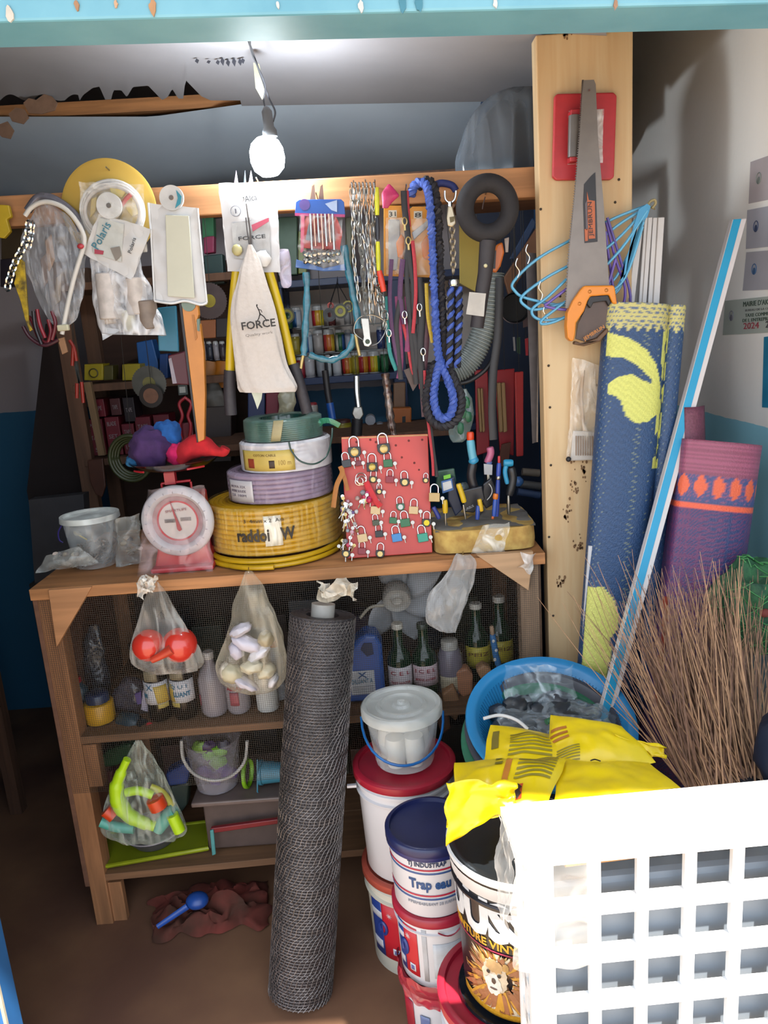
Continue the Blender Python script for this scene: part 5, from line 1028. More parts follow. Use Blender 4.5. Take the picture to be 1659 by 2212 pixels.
# tax stickers on the right wall
def wsticker(c4,m_,lab,lines,hexink):
    q=[PW(x,y,XW-.0015) for x,y in c4]; t=thing('tax_sticker',lab,'sticker',(q[3]+q[2])/2,'tax stickers on the right wall'); g=G(); g.prism([v for v in q],(.001,0,0)); g.make('paper',m_,t)
    def at(u,v): return (q[0]*(1-u)+q[1]*u)*(1-v)+(q[3]*(1-u)+q[2]*u)*v+Vector((-.001,0,0))
    for (s_,u0,u1,v,h,hx) in lines: txt(s_,at(u0,v),at(u1,v),mat(hx,.6),t,fit_h=h,lift=(0,0,0))
    g=G(); c=at(.14,.45); g.tube([c+Vector((0,math.cos(a)*.011,math.sin(a)*.012)) for a in [2*PI*i/16 for i in range(16)]],.0012,4,closed=True); g.ball(c+Vector((0,0,-.004)),(.001,.007,.008),8); g.make('emblem',mat(hexink,.6),t)
L4=lambda c,y1,y2:[("MAIRIE D'AKASSATO",.34,1.0,.22,.012,c),('BUREAU DE LA COMMUNE',.38,.92,.36,.005,'#8a8a88'),('TAXE COMMUNALE',.38,.9,.52,.008,c),('DE L ENTREPRENEUR',.34,.92,.66,.008,c),(y1,.36,.6,.86,.015,'#c04858'),(y2,.7,.92,.86,.015,'#4a464c')]
wsticker([(1566,650),(1700,636),(1702,716),(1561,724)],mat('#cfd6cc',.5,amt=.05),'pale green tax sticker, lowest on the right wall',L4('#56685c','2024','2024'),'#8a8c9a')
L3=lambda c:[("MAIRIE D'AKASSATO",.40,1.4,.25,.014,c),('TAXE COMMUNALE',.40,1.2,.58,.010,c),('2021',.44,.75,.84,.017,c)]
wsticker([(1621,350),(1790,290),(1790,405),(1617,440)],mat('#d8ccd0',.5,amt=.05),'pinkish tax sticker, topmost on the right wall',L3('#b8687a'),'#9aa4a0'); wsticker([(1614,454),(1790,420),(1790,520),(1611,538)],mat('#cfccd6',.5,amt=.05),'grey lilac tax sticker, second from the top on the right wall',L3('#5c6484'),'#4c5c84'); wsticker([(1612,545),(1790,530),(1790,620),(1604,628)],mat('#ccc8d0',.5,amt=.05),'grey tax sticker just above the pale green one',L3('#60708c'),'#4c74a4')
q=[PW(1650,728,XW-.002),PW(1800,710,XW-.002),PW(1800,890,XW-.002),PW(1646,880,XW-.002)]; g=G(); g.prism(q,(.0015,0,0)); t=g.make('blue_wall_sign',mat('#3ba3d0',.4)); tag(t,'bright blue sign on the right wall cut by the photo edge','sign')
# green netting sack on the right
t=thing('green_net_sack','bundle of green netting lying behind the broom at the right edge','netting',P(1610,1400,1.5)); c=P(1625,1310,1.55)
g=G(); g.ball(c,(.085,.07,.10),36,noi=.35,seed=4); g.make('netting_bulk',mat('#2f6a3e',.7,s=50,amt=.5,bump=1.2,col2='#17402a'),t,smooth=True)
rnd=random.Random(8)
g=G()
for i in range(70):
    a=rnd.random()*2*PI; b=rnd.random()*PI; pts=[]
    for j in range(6):
        a+=.22; b+=rnd.gauss(0,.12); q=Vector((math.sin(b)*math.cos(a),math.sin(b)*math.sin(a),math.cos(b))); q*=1.03+.35*noise.noise(q*2.2+Vector((4,2.8,0))); pts.append(c+Vector((q.x*.085,q.y*.07,q.z*.10)))
    g.tube(pts,.0012,4)
g.make('net_strands',mat('#4a9a52',.5),t,kind='stuff',smooth=True)
g=G(); g.ball(c+Vector((-.005,-.065,.01)),(.012,.008,.01),8); g.make('red_thread',mat('#8a3a34',.8),t,smooth=True)
g=G(); g.box((c.x,1.57,c.z/2-.05),(.12,.10,c.z-.10)); o=g.make('cardboard_box',mat('#3c4a50',.8,s=10,amt=.2),bevel=.003); tag(o,'dark tall box behind the broom carrying the netting','box')
# broom bristles: two bundles
t=thing('grass_broom','big brown grass broom standing bristles up behind the white crate','broom',(.60,1.26,.0))
g=G(); g2=G(); rnd=random.Random(2)
def bristle(gg,b,tip,r,bow):
    m_=(b+tip)/2+bow; q=arc(b,m_,tip,5); gg.tube(q,[r,r*.95,r*.85,r*.7,r*.5,r*.3],3)
for i in range(640):
    s_=rnd.random(); bx=1480+rnd.random()*190; b=P(bx,1700,1.30+rnd.random()*.08)
    ty=1180+abs(rnd.gauss(0,1))*120+rnd.random()*110; tx=bx-60-abs(rnd.gauss(0,1))*(55+ .12*(1700-ty))+rnd.random()*130
    if rnd.random()<.12: tx-=90
    tip=P(min(tx,1700),min(ty,1480),1.42+rnd.random()*.14); bow=Vector((.012*rnd.gauss(0,1)-.006,rnd.gauss(0,.01),0)); bristle(g if i%2 else g2,b,tip,.0011+.0006*rnd.random(),bow)
for i in range(120):
    bx=1490+rnd.random()*170; a=P(bx,1700,1.3+rnd.random()*.08); b=Vector((.57+.1*(bx-1490)/170,1.28+rnd.random()*.05,.30)); (g if i%2 else g2).tube([b,a],.0022,3)
g.make('bristles',mat('#c99a74',.7,s=60,amt=.3),t,kind='stuff'); g2.make('bristles',mat('#946c56',.75,s=60,amt=.35),t,kind='stuff')
g=G(); g.tube([Vector((.60,1.28,.0)),Vector((.61,1.30,.34))],[.022,.034],14); g.make('bound_handle',mat('#7a5a40',.8,s=60),t,smooth=True)
g=G(); g.tube(smooth_path(pp([(1438,1290),(1434,1380),(1424,1450),(1420,1530)],1.52),6),.006,8); o=g.make('orange_strap',mat('#b0442c',.5,s=30)); tag(o,'orange red strap hanging down behind the broom bristles','strap')
g=G(); q=P(1655,1590,1.28); g.ball(q+Vector((.035,0,-.03)),(.05,.05,.08),20,noi=.2); o=g.make('dark_blue_sack',mat('#1d2c44',.5,s=20),smooth=True); tag(o,'dark blue sack at the right edge behind the crate','sack')
g=G(); g.box((q.x+.02,1.28,(q.z-.11)/2),(.1,.09,q.z-.11)); o=g.make('dark_box',mat('#2a2f3c',.7),bevel=.003); tag(o,'dark box under the blue sack','box')
t=thing('dark_crate','dark grey crate standing low behind the yellow bags','crate',(.44,1.36,0)); g=G(); g.box((.44,1.40,.28),(.13,.10,.55)); g.make('shell',mat('#33383f',.6,s=10),t,bevel=.004)
# ================================================================ BUCKETS
def bucket(name,label,cx,cy,z0,h,r0,r1,body,lidm,grp=None,lid=True,cat='bucket',ribs=True,liprim=None):
    t=thing(name,label,cat,(cx,cy,z0),grp)
    pr=[(0,0),(r0*.97,0),(r0,.004),(r0+(r1-r0)*.8,h*.80)]
    if ribs: pr+=[(r1*1.03,h*.80),(r1*1.04,h*.82),(r1*.99,h*.83),(r1*.99,h*.88),(r1*1.03,h*.89),(r1*1.03,h*.91)]
    pr+=[(r1,h*.92),(r1,h),(r1*.96,h),(r1*.95,h*.9)]
    if not lid: pr+=[(r0*.95,.01),(0,.01)]
    g=G(); g.lathe(pr,(cx,cy,z0),56); g.make('body',body,t,smooth=True)
    if lid:
        g=G(); g.lathe([(r1*1.05,h-.014),(r1*1.07,h-.012),(r1*1.07,h+.004),(r1*1.03,h+.007),(r1*.96,h+.007),(r1*.94,h-.001),(r1*.5,h-.002),(0,h-.001)],(cx,cy,z0),56); g.make('lid',lidm,t,smooth=True)
    return t
WB=mat('#e4e2e6',.35,s=8,amt=.05); REDL=mat('#b4243a',.35,s=10,amt=.12); NAVL=mat('#232a5c',.35,s=14,amt=.2)
AX,AY=.005,1.622
def redblue_label(cx,cy,rad,z0,z1,a0,a1,t):
    m1=mat('#cc1f30',.4,amt=.04); mb=mat('#28408c',.4,amt=.04)
    am=a0+(a1-a0)*.38
    patch((cx,cy,0),rad,z0,z1,am,a1,m1,t,'red_panel'); patch((cx,cy,0),rad,z0,z1,a0,am,mb,t,'blue_panel')
    patch((cx,cy,0),rad,z1-(z1-z0)*.34,z1-(z1-z0)*.22,a0,am,mat('#dcdce4',.4),t,'white_swoosh',lift=.0014,slant=-.0)
    patch((cx,cy,0),rad,z0+(z1-z0)*.12,z0+(z1-z0)*.26,a0,am-.05,mat('#d4d4dc',.4),t,'white_swoosh',lift=.0014)
    # star, curl and square emblem
    aa=am+(a1-am)*.35; zz=z1-(z1-z0)*.22; g=G(); r=rad(zz)+.002; c=Vector((cx+math.sin(aa)*r,cy-math.cos(aa)*r,zz)); X=Vector((math.cos(aa),math.sin(aa),0)); Z=Vector((0,0,1)); Nn=Vector((math.sin(aa),-math.cos(aa),0))
    g.prism([c+X*math.cos(k*PI/8+PI/2)*(.008 if k%2==0 else .0025)+Z*math.sin(k*PI/8+PI/2)*(.008 if k%2==0 else .0025) for k in range(16)],-Nn*.001); g.make('white_star',mat('#e8c8cc',.4),t)
    aa=am+(a1-am)*.55; zz=z0+(z1-z0)*.16; patch((cx,cy,0),rad,zz-.009,zz+.009,aa-.09,aa+.09,mat('#dcdce4',.4),t,'square_emblem',lift=.0016); patch((cx,cy,0),rad,zz-.005,zz+.005,aa-.05,aa+.05,mat('#5a64a4',.4),t,'emblem_figure',lift=.0024)
    g=G(); q=[]
    for k in range(13):
        th=-1.2+k*.42; a_=am+.02+.10*math.cos(th); z_=z0+(z1-z0)*.52+.016*math.sin(th); r=rad(z_)+.0025; q.append(Vector((cx+math.sin(a_)*r,cy-math.cos(a_)*r,z_)))
    g.tube(q,.004,6); g.make('blue_curl',mb,t,smooth=True)
# stack A
t=bucket('paint_bucket','lower white bucket with a red and blue label, under the red lidded one',AX,AY,0,.252,.104,.112,mat('#ddd8c8',.4,s=8,amt=.06),mat('#c45a48',.4))
redblue_label(AX,AY,lambda z:.104+.008*z/.252,.045,.205,-1.15,-.20,t)
t=bucket('paint_bucket','tall plain white bucket with a dark red lid, under the clear pail',AX,AY,.26,.252,.104,.113,WB,REDL)
g=G(); g.box((AX-.125,AY-.03,.478),(.022,.008,.006)); g.make('handle_lug',WB,t); txt_wrap('C',(AX,AY,0),lambda z:.110,.42,-.05,.12,.02,mat('#5a5a60',.6),t)
# clear pail on the red lid
px_,pyy=AX+.003,AY-.005; z0=.522
t=thing('clear_pail','translucent pail with lid and bright blue handle holding white cups, on the red lid','pail',(px_,pyy,z0))
PF=film('#d4d8d8',.14,rough=.2,s=9,glint=.2); g=G(); g.lathe([(0,.001),(.066,.001),(.068,.006),(.085,.125),(.088,.126),(.088,.135)],(px_,pyy,z0),48); g.make('body',PF,t,smooth=True)
g=G(); g.lathe([(.090,.120),(.094,.122),(.094,.140),(.090,.145),(.082,.145),(.078,.138),(.06,.138),(.056,.143),(.05,.143),(.046,.138),(.022,.138),(.018,.144),(.010,.144),(.008,.150),(0,.151)],(px_,pyy,z0),48); g.make('lid',film('#c4c6c2',.40,rough=.25,s=8,glint=.2),t,smooth=True)
g=G(); q=[]
for i in range(19):
    a=-PI/2+PI*i/18; q.append(Vector((px_+math.sin(a)*.094,pyy-math.cos(a)*.094*.92-.004,z0+.118-.080*math.cos(a)**.8 if math.cos(a)>0 else z0+.118)))
g.tube(q,[(.003,.0075)]*19,8); g.make('handle',mat('#1f76c8',.35),t,smooth=True)
for i,(dx,dy) in enumerate([(-.02,-.03),(.022,-.028),(0,.01),(-.035,.015),(.036,.012)]):
    g=G(); g.lathe([(0,.0),(.020,.0),(.026,.045),(.022,.07),(0,.072)],(px_+dx,pyy+dy,z0+.006),20); g.make('white_cup',mat('#dcd9cf',.5,amt=.06),t,smooth=True)
# stack B
BX_,BY_=.048,1.393
t=bucket('paint_bucket','bottom white bucket of the middle stack, wrapped in torn red film',BX_,BY_,0,.165,.076,.082,WB,mat('#a8283c',.4)); patch((BX_,BY_,0),lambda z:.0765+.006*z/.165,.02,.12,-1.3,-.85,mat('#b8203a',.4),t,'red_panel'); patch((BX_,BY_,0),lambda z:.078+.006*z/.165,.07,.10,-.62,-.35,mat('#7484b4',.4),t,'blue_emblem')
g=G(); rnd=random.Random(4)
g.grid(lambda u,v:Vector((BX_,BY_,0))+Vector((math.sin(-1.9+u*2.4),-math.cos(-1.9+u*2.4),0))*(.088+.006*noise.noise(Vector((u*9,v*3,0))))+Vector((0,0,.185-.04*v-.025*u*v+.008*noise.noise(Vector((u*12,v*4,3))))),40,6); g.make('torn_red_film',film('#a02438',.6,rough=.2,s=30),t,smooth=True)
t=bucket('paint_bucket','middle white bucket with red rim and red panel, under the water repellent tub',BX_,BY_,.172,.168,.078,.084,WB,mat('#b8243e',.4)); RB=lambda z:.078+.006*(z-.172)/.168
redblue_label(BX_,BY_,RB,.195,.315,-1.25,-.55,t)
patch((BX_,BY_,0),RB,.19,.32,-.42,-.30,mat('#c8c8cc',.5),t,'grey_text_column'); patch((BX_,BY_,0),RB,.20,.285,-.15,.9,mat('#ced2d8',.5,s=80,amt=.1),t,'grey_text_block')
g=G(); q=[Vector((BX_+math.sin(a)*(.087),BY_-math.cos(a)*.087,.318-.012*math.cos((a-.3)*5))) for a in [0+.6*i/8 for i in range(9)]]; g.tube(q,.0015,5); g.make('wire_handle',mat('#b03048',.4),t,smooth=True)
t=bucket('paint_bucket','small white tub of water repellent with a navy lid and striped label',BX_-.002,BY_-.003,.348,.158,.080,.085,WB,NAVL,ribs=False); RT=lambda z:.080+.005*(z-.348)/.158
for z_,h in ((.462,'#cc2a48'),(.454,'#3f62a0'),(.402,'#cc2a48'),(.394,'#3f62a0')): patch((BX_-.002,BY_-.003,0),RT,z_-.0018,z_+.0018,-1.5,1.3,mat(h,.4),t,'stripe',n=24)
cB=(BX_-.002,BY_-.003,0); txt_wrap('Trap eau',cB,RT,.419,-.62,.42,.021,mat('#24528c',.5),t,thick=.035); txt_wrap('TJ INDUSTRAP',cB,RT,.470,-.62,.32,.010,mat('#2c3e66',.5),t,thick=.02); txt_wrap('IMPERMEABILISANT DE SURFACE',cB,RT,.380,-.7,.6,.006,mat('#a0a8b8',.5),t)
g=G(); g.lathe([(.089,0),(.090,.002),(.090,.022),(.089,.024)],(cB[0],cB[1],.484),48); g.make('lid_skirt',mat('#2a3576',.35),t,smooth=True)
# stack C with the lion bucket
C2=(.165,1.162)
t=bucket('paint_bucket','bottom bucket with a wide red rim and black wrapped top, at the frame bottom',C2[0],C2[1],0,.325,.112,.122,WB,REDL)
g=G(); g.lathe([(0,.004),(.09,.004),(.100,.006),(.102,.001)],(C2[0]+.01,C2[1],.328),40); g.make('black_film',mat('#20242c',.15,s=30,amt=.4,bump=.6),t,smooth=True)
CX,CY=.195,1.175; CZ0=.336; CH=.285
t=bucket('lion_paint_bucket','black bucket with white rim and lion picture, under the yellow bags',CX,CY,CZ0,CH,.108,.118,mat('#1b1c24',.3,amt=.1),mat('#1e2226',.25,s=20,amt=.2)); RL=lambda z:.108+.010*(z-CZ0)/CH
g=G(); g.lathe([(.119,0),(.122,.002),(.1255,.03),(.128,.036),(.128,.044),(.122,.046)],(CX,CY,CZ0+CH-.04),56); g.make('white_rim',mat('#f2f2f4',.35,amt=.04),t,smooth=True)
cC=(CX,CY,0); txt_wrap('OUSSE',cC,RL,.503,-1.72,.34,.070,mat('#f2f2f4',.4),t,thick=.06); txt_wrap('PEINTURE VINYLIQUE',cC,RL,.482,-1.55,.28,.015,mat('#e0a428',.4),t,thick=.02)
patch(cC,RL,.474,.477,-1.6,.6,mat('#a82a4a',.4),t,'red_line',n=30)
def blob(h,ac,zc,ra,rz,lift,name,jag=.18,seed=0):
    g=G(); n=34; pts=[]
    rr=random.Random(seed)
    for i in range(n):
        th=2*PI*i/n; k=1+jag*(rr.random()-.5)*2; a=ac+math.cos(th)*ra*k; z_=zc+math.sin(th)*rz*k; r=RL(z_)+lift; pts.append(Vector((CX+math.sin(a)*r,CY-math.cos(a)*r,z_)))
    r=RL(zc)+lift+.001; c=Vector((CX+math.sin(ac)*r,CY-math.cos(ac)*r,zc)); k=g._a([c]+pts); g.f+=[(k,k+1+i,k+1+(i+1)%n) for i in range(n)]
    g.make(name,mat(h,.4,s=70,amt=.25),t)
fa,fz=-.60,.425
rnd=random.Random(44)
blob('#7a4c2a',fa+.10,fz-.01,.62,.058,.0008,'lion_mane',.25,1)
for ci,hx in enumerate(['#e8c27a','#c98442','#f2e2c4','#9a6234','#e6a83c','#b87850']):
    g=G()
    for k in range(46):
        th=rnd.random()*2*PI; r0=.30+.25*rnd.random(); r1=r0+.35+.35*rnd.random(); wd=.05+.03*rnd.random()
        if math.sin(th)<-.3: r1+=.25
        def pt(rr,dth,l):
            a_=fa+.08+math.cos(th+dth)*rr*.62; z_=fz+math.sin(th+dth)*rr*.068-.012*rr; r=RL(z_)+.0014+.0004*ci+l; return Vector((CX+math.sin(a_)*r,CY-math.cos(a_)*r,max(.352,min(.474,z_))))
        i0=g._a([pt(r0,-wd*1.6,0),pt((r0+r1)/2,-wd,.0003),pt(r1,0,0),pt((r0+r1)/2,wd,.0003),pt(r0,wd*1.6,0)]); g.f.append((i0,i0+1,i0+2,i0+3,i0+4))
    g.make('lion_mane_tuft',mat(hx,.4,s=70,amt=.2),t)
blob('#f0dcc0',fa,fz+.004,.20,.034,.0042,'lion_face',.12,3); blob('#faf4ea',fa-.02,fz-.014,.13,.022,.0050,'lion_muzzle',.12,4); blob('#dcb27a',fa,fz+.024,.13,.014,.0050,'lion_forehead',.15,5)
for (a,z_,ra,rz,h) in [(fa-.09,fz+.010,.030,.0035,'#2a2420'),(fa+.08,fz+.008,.030,.0035,'#2a2420'),(fa-.01,fz-.006,.035,.006,'#5a443c'),(fa-.02,fz-.022,.06,.0022,'#6a5044')]: blob(h,a,z_,ra,rz,.0062,'lion_feature',.1,9)
blob('#d8a860',fa-.19,fz+.030,.05,.009,.0046,'lion_ear',.15,6); blob('#d8a860',fa+.18,fz+.028,.05,.009,.0046,'lion_ear',.15,7)
patch(cC,RL,.340,.356,-1.4,.1,mat('#e0a428',.4,s=200,amt=.3),t,'yellow_band',n=20)
g=G(); g.ball((CX-.02,CY-.121,CZ0+CH-.008),(.01,.006,.008),10); g.make('handle_lug',mat('#f2f2f4',.3),t,smooth=True)
# hidden supports
t=bucket('paint_bucket','white bucket hidden behind, carrying the nested basins',.325,1.525,0,.30,.105,.112,WB,REDL); t=bucket('paint_bucket','upper white bucket hidden under the basins',.325,1.525,.306,.175,.10,.108,WB,REDL)
t=bucket('paint_bucket','white bucket behind the crate, carrying the yellow bags, lower',.37,1.22,0,.30,.07,.075,WB,REDL); t=bucket('paint_bucket','white bucket behind the crate, carrying the yellow bags, upper',.37,1.22,.306,.29,.07,.075,WB,REDL)
# nested basins
def basin(name,lab,c,r,h,m_,tilt,grp='nested basins'):
    ax=Vector((tilt[0],tilt[1],1)).normalized(); t=thing(name,lab,'basin',c,grp); g=G()
    g.lathe([(0,0),(r*.62,0),(r*.66,.004),(r*.93,h*.93),(r*.96,h),(r*1.05,h),(r*1.06,h-.006),(r*1.04,h-.010),(r*1.0,h-.003)],c,64,ax=tuple(ax)); g.make('bowl',m_,t,smooth=True,solid=.0016); return t,ax
c0=Vector((.325,1.535,.556))
basin('round_basin','green basin, outermost of the nested basins',c0+Vector((-.020,-.016,-.016)),.166,.085,mat('#2f7a5a',.4),(.02,-.40))
basin('round_basin','dark grey basin between the green and the blue one',c0+Vector((-.010,-.006,.006)),.166,.085,mat('#4a4a54',.4),(.02,-.40))
t,ax=basin('round_basin','bright blue basin on top of the nest, holding a clear bag of parts',c0+Vector((.0,.0,.028)),.172,.085,mat('#2a8cc8',.35,amt=.06),(.02,-.40))
g=G(); cb=c0+Vector((0,0,.028)); xx=Vector((1,0,0)); xx=(xx-ax*xx.dot(ax)).normalized(); yy=ax.cross(xx)
for i in range(110):
    a=2*PI*i/110; d=xx*math.cos(a)+yy*math.sin(a); g.tube([cb+ax*.012+d*.172*.69,cb+ax*.072+d*.172*.885],.0009,3)
g.make('inner_ribs',mat('#2478b0',.4),t,kind='stuff')
t=thing('parts_bag','crumpled clear bag of dark parts lying in the blue basin','bag',cb+Vector((0,0,.01)))
g=G(); g.ball(cb+ax*.060+Vector((.005,-.01,0)),(.125,.105,.040),48,noi=.5,seed=6)
for i,v in enumerate(g.v): g.v[i]=v+noise.noise_vector(v*35)*.012
g.make('bag_film',film('#9aa4ac',.08,rough=.1,s=40,glint=.45),t,smooth=True)
rnd=random.Random(13)
for i in range(34):
    q=cb+ax*(.045+.03*rnd.random())+xx*max(-.1,min(.1,rnd.gauss(.01,.06)))+yy*max(-.08,min(.09,rnd.gauss(.0,.05))); g=G(); g.ball(q,(.032,.028,.018),12,noi=.5,seed=i); g.make('dark_part',mat(['#24282f','#30363e','#1b1e25','#3c3e46'][i%4],.4,s=50),t,smooth=True)
q=P(1130,1478,1.60); g=G(); g.grid(lambda u,v:P(1090+u*150,1440+v*75,1.60-.05*v)+noise.noise_vector(Vector((u*4,v*4,1)))*.014,24,16); g.make('raised_film',film('#c8d4dc',.05,rough=.1,s=30,streak=(1,1,.4),glint=.5),t,smooth=True)
g=G(); g.tube(smooth_path([P(1045,1552,1.42),P(1080,1545,1.43),P(1115,1555,1.42),P(1140,1575,1.41)],6),.0035,8); g.make('white_tube',WHITEM,t,smooth=True)
g=G(); g.tube(smooth_path([P(1180,1560,1.43),P(1200,1552,1.44),P(1216,1562,1.43)],4),.006,8); g.make('green_part',mat('#3c7a50',.5),t,smooth=True)
# ---------------------------------------------------------------- yellow bags
YP=mat('#ffdc0a',.34,s=9,amt=.08,bump=.25)
def yb(lab,c4,Y4,bulge,seed,prints,fin=None):
    t=thing('yellow_bag',lab,'bag',P((c4[3][0]+c4[2][0])/2,c4[3][1],Y4[3]),'yellow bags'); q=[P(x,y,Y) for (x,y),Y in zip(c4,Y4)]; n0=(q[1]-q[0]).cross(q[3]-q[0]).normalized(); n0=n0 if n0.z>0 else -n0
    def fn(u,v,s_,l=0):
        p=(q[0]*(1-u)+q[1]*u)*(1-v)+(q[3]*(1-u)+q[2]*u)*v; e=noise.noise_vector(p*16+Vector((seed,0,0))); e2=noise.noise(p*45+Vector((0,seed,0)))
        b=(math.sin(PI*min(1,max(0,u)))*math.sin(PI*min(1,max(0,v))))**.55
        return p+n0*(s_*bulge*b+(e.x*.012+e2*.004)*b+l)+e*.006
    g=G(); g.grid(lambda u,v:fn(u,v,1),40,30); g.grid(lambda u,v:fn(u,v,-.35),40,30); g.make('film',YP,t,smooth=True)
    for (nm,u0,u1,v0,v1,h,nn) in prints:
        for k in range(nn):
            g=G(); va=v0+(v1-v0)*k/nn; vb=va+(v1-v0)/nn*(.5 if nn>1 else 1)
            g.grid(lambda u,v:fn(u0+(u1-u0)*u,va+(vb-va)*v,1,.0015),10,2 if nn>1 else 5); g.make(nm,mat(h,.5),t)
    return t,fn
t,fn=yb('upper yellow plastic bag with a twisted corner at the right',[(1190,1545),(1345,1568),(1420,1650),(1180,1690)],[1.36,1.32,1.24,1.20],.036,1,[('orange_print',.02,.22,.30,.55,'#c87820',3),('grey_lettering',.03,.30,.66,.9,'#a8962a',6)])
g=G(); g.grid(lambda u,v:P(1325+u*112,1590+v*68*(1-.55*math.sin(PI*min(u,.6))) +18*u,1.27)+noise.noise_vector(Vector((u*3,v*3,5)))*.012,14,10); g.make('twisted_corner',YP,t,smooth=True,solid=.002)
t,fn=yb('yellow bag with a folded open end standing up behind the front one',[(1062,1568),(1215,1590),(1230,1660),(1040,1665)],[1.36,1.34,1.22,1.22],.020,5,[('grey_lettering',.28,.78,.30,.85,'#a8962a',7),('small_text',.06,.14,.2,.6,'#8a7a20',1)])
t,fn=yb('front yellow bag draped over the lion bucket, with a black cross hazard mark',[(985,1648),(1225,1640),(1185,1735),(966,1790)],[1.24,1.20,1.07,1.06],.028,3,[('orange_print',.50,.56,.15,.85,'#d8862a',1),('grey_lettering',.62,.95,.08,.62,'#a8962a',8),('dark_figure',.40,.47,.10,.45,'#9a8a20',2),('hazard_square',.60,.72,.68,.93,'#e0561c',1)])
def quadp(t,fn,u0,v0,u1,v1,w_,name,m_,l):
    g=G(); g.grid(lambda a,b:fn(u0+(u1-u0)*a+(v1-v0)*(b-.5)*w_*.5,v0+(v1-v0)*a-(u1-u0)*(b-.5)*w_*2,1,l),6,2); g.make(name,m_,t)
quadp(t,fn,.625,.72,.695,.90,.5,'hazard_cross',mat('#3a2418',.5),.003); quadp(t,fn,.695,.72,.625,.90,.5,'hazard_cross',mat('#3a2418',.5),.0032)
g=G(); g.grid(lambda u,v:P(966+u*150,1690+v*(140-70*u-18*math.sin(PI*u)),1.075-.016*v)+noise.noise_vector(Vector((u*4,v*4,9)))*.010,22,16); g.make('hanging_flap',YP,t,smooth=True,solid=.0015)
t,fn=yb('pale yellow clear edged bag between the front bag and the crate',[(1215,1640),(1400,1650),(1470,1700),(1190,1740)],[1.22,1.20,1.10,1.07],.010,8,[])
g=G(); g.tube(smooth_path([fn(.3,.2,1,.004),fn(.36,.12,1,.004),fn(.40,.25,1,.004)],5),.0012,5); g.make('curl_mark',INK,t)
# ---------------------------------------------------------------- white crate
qa=P(1138,1842,.80); rot=Matrix.Rotation(math.radians(2),4,'Z'); T=Matrix.Translation((qa.x,.80,0))@rot
CW,CD,CT=.52,.075,qa.z-.004; cm=mat('#ffffff',.4,amt=.02)
t=thing('white_crate','big white plastic crate on its side, square gridded bottom facing out, sunlit','crate',(qa.x+CW/2,.86,0))
def frm(y,th):
    g=G(T); g.box((.016,y,CT/2),(.032,th,CT)); g.box((CW-.022,y,CT/2),(.045,th,CT)); g.box((CW/2,y,CT-.006),(CW,th,.014)); g.box((CW/2,y,.03),(CW,th,.06)); return g
def grid_wall(y,th,name):
    g=frm(y,th); x=.0830
    while x<CW-.05: g.box((x,y,CT/2),(.0150,th*.8,CT-.02)); x+=.0595
    z=CT-.013-.058-.0125
    while z>.08: g.box((CW/2,y,z),(CW-.02,th*.8,.0245)); z-=.0715
    g.make(name,cm,t,kind='stuff')
grid_wall(.006,.010,'grid_front'); grid_wall(CD-.006,.010,'grid_back')
g=G(T)
for x in (.005,CW-.005):
    g.box((x,CD/2,CT-.025),(.010,CD,.05)); g.box((x,CD/2,.03),(.010,CD,.06))
    z=CT-.10
    while z>.08: g.box((x,CD/2,z),(.008,CD,.018)); z-=.0575
    for yy in (.0375,): g.box((x,yy,CT/2),(.008,.013,CT-.02))
g.make('grid_side',cm,t,kind='stuff')
g=G(T); g.box((CW/2,CD/2,.008),(CW,CD,.012)); g.make('lower_wall',cm,t)
g=G(T); g.box((CW/2,CD/2,CT+.001),(CW-.002,CD-.002,.007)); g.make('upper_wall',cm,t)
g=G(T)
g.box((CW/2,-.006,CT+.002),(CW+.014,.022,.012)); g.box((CW/2,CD+.006,CT+.002),(CW+.014,.022,.012)); g.box((-.004,CD/2,CT+.0027),(.0215,CD+.023,.0125)); g.box((CW+.004,CD/2,CT+.0027),(.0215,CD+.023,.0125)); g.make('rim',cm,t,kind='stuff')
# contents of the crate: grey wrapped goods
t=thing('wrapped_bundle','grey film wrapped bundle filling the white crate','bundle',(qa.x+.26,.87,.02)); g=G(T); g.box((CW/2,CD/2+.006,.415),(CW-.06,CD-.04,.80)); g.make('goods',mat('#8b95a0',.5,s=8,amt=.2,bump=.4),t,bevel=.01)
g=G(T); g.tube([Vector((.05,.020,CT-.028)),Vector((.34,.020,CT-.018))],.0075,10); g.make('orange_tube',mat('#d89a50',.5),t,smooth=True)
t=thing('crate_film','clear plastic film draped over the left corner of the white crate','film',(qa.x,.8,.5)); g=G(); g.grid(lambda u,v:T@Vector((-.02+u*.10,-.014-.008*math.sin(PI*u),CT+.012-v*.16))+noise.noise_vector(Vector((u*3,v*5,2)))*.010,16,20); g.grid(lambda u,v:T@Vector((-.018-.01*v,-.01+.08*u,CT+.012-v*.12))+noise.noise_vector(Vector((u*5,v*5,7)))*.008,16,14); g.make('film',film('#f4efe8',.08,rough=.3,s=18,glint=.2),t,smooth=True)
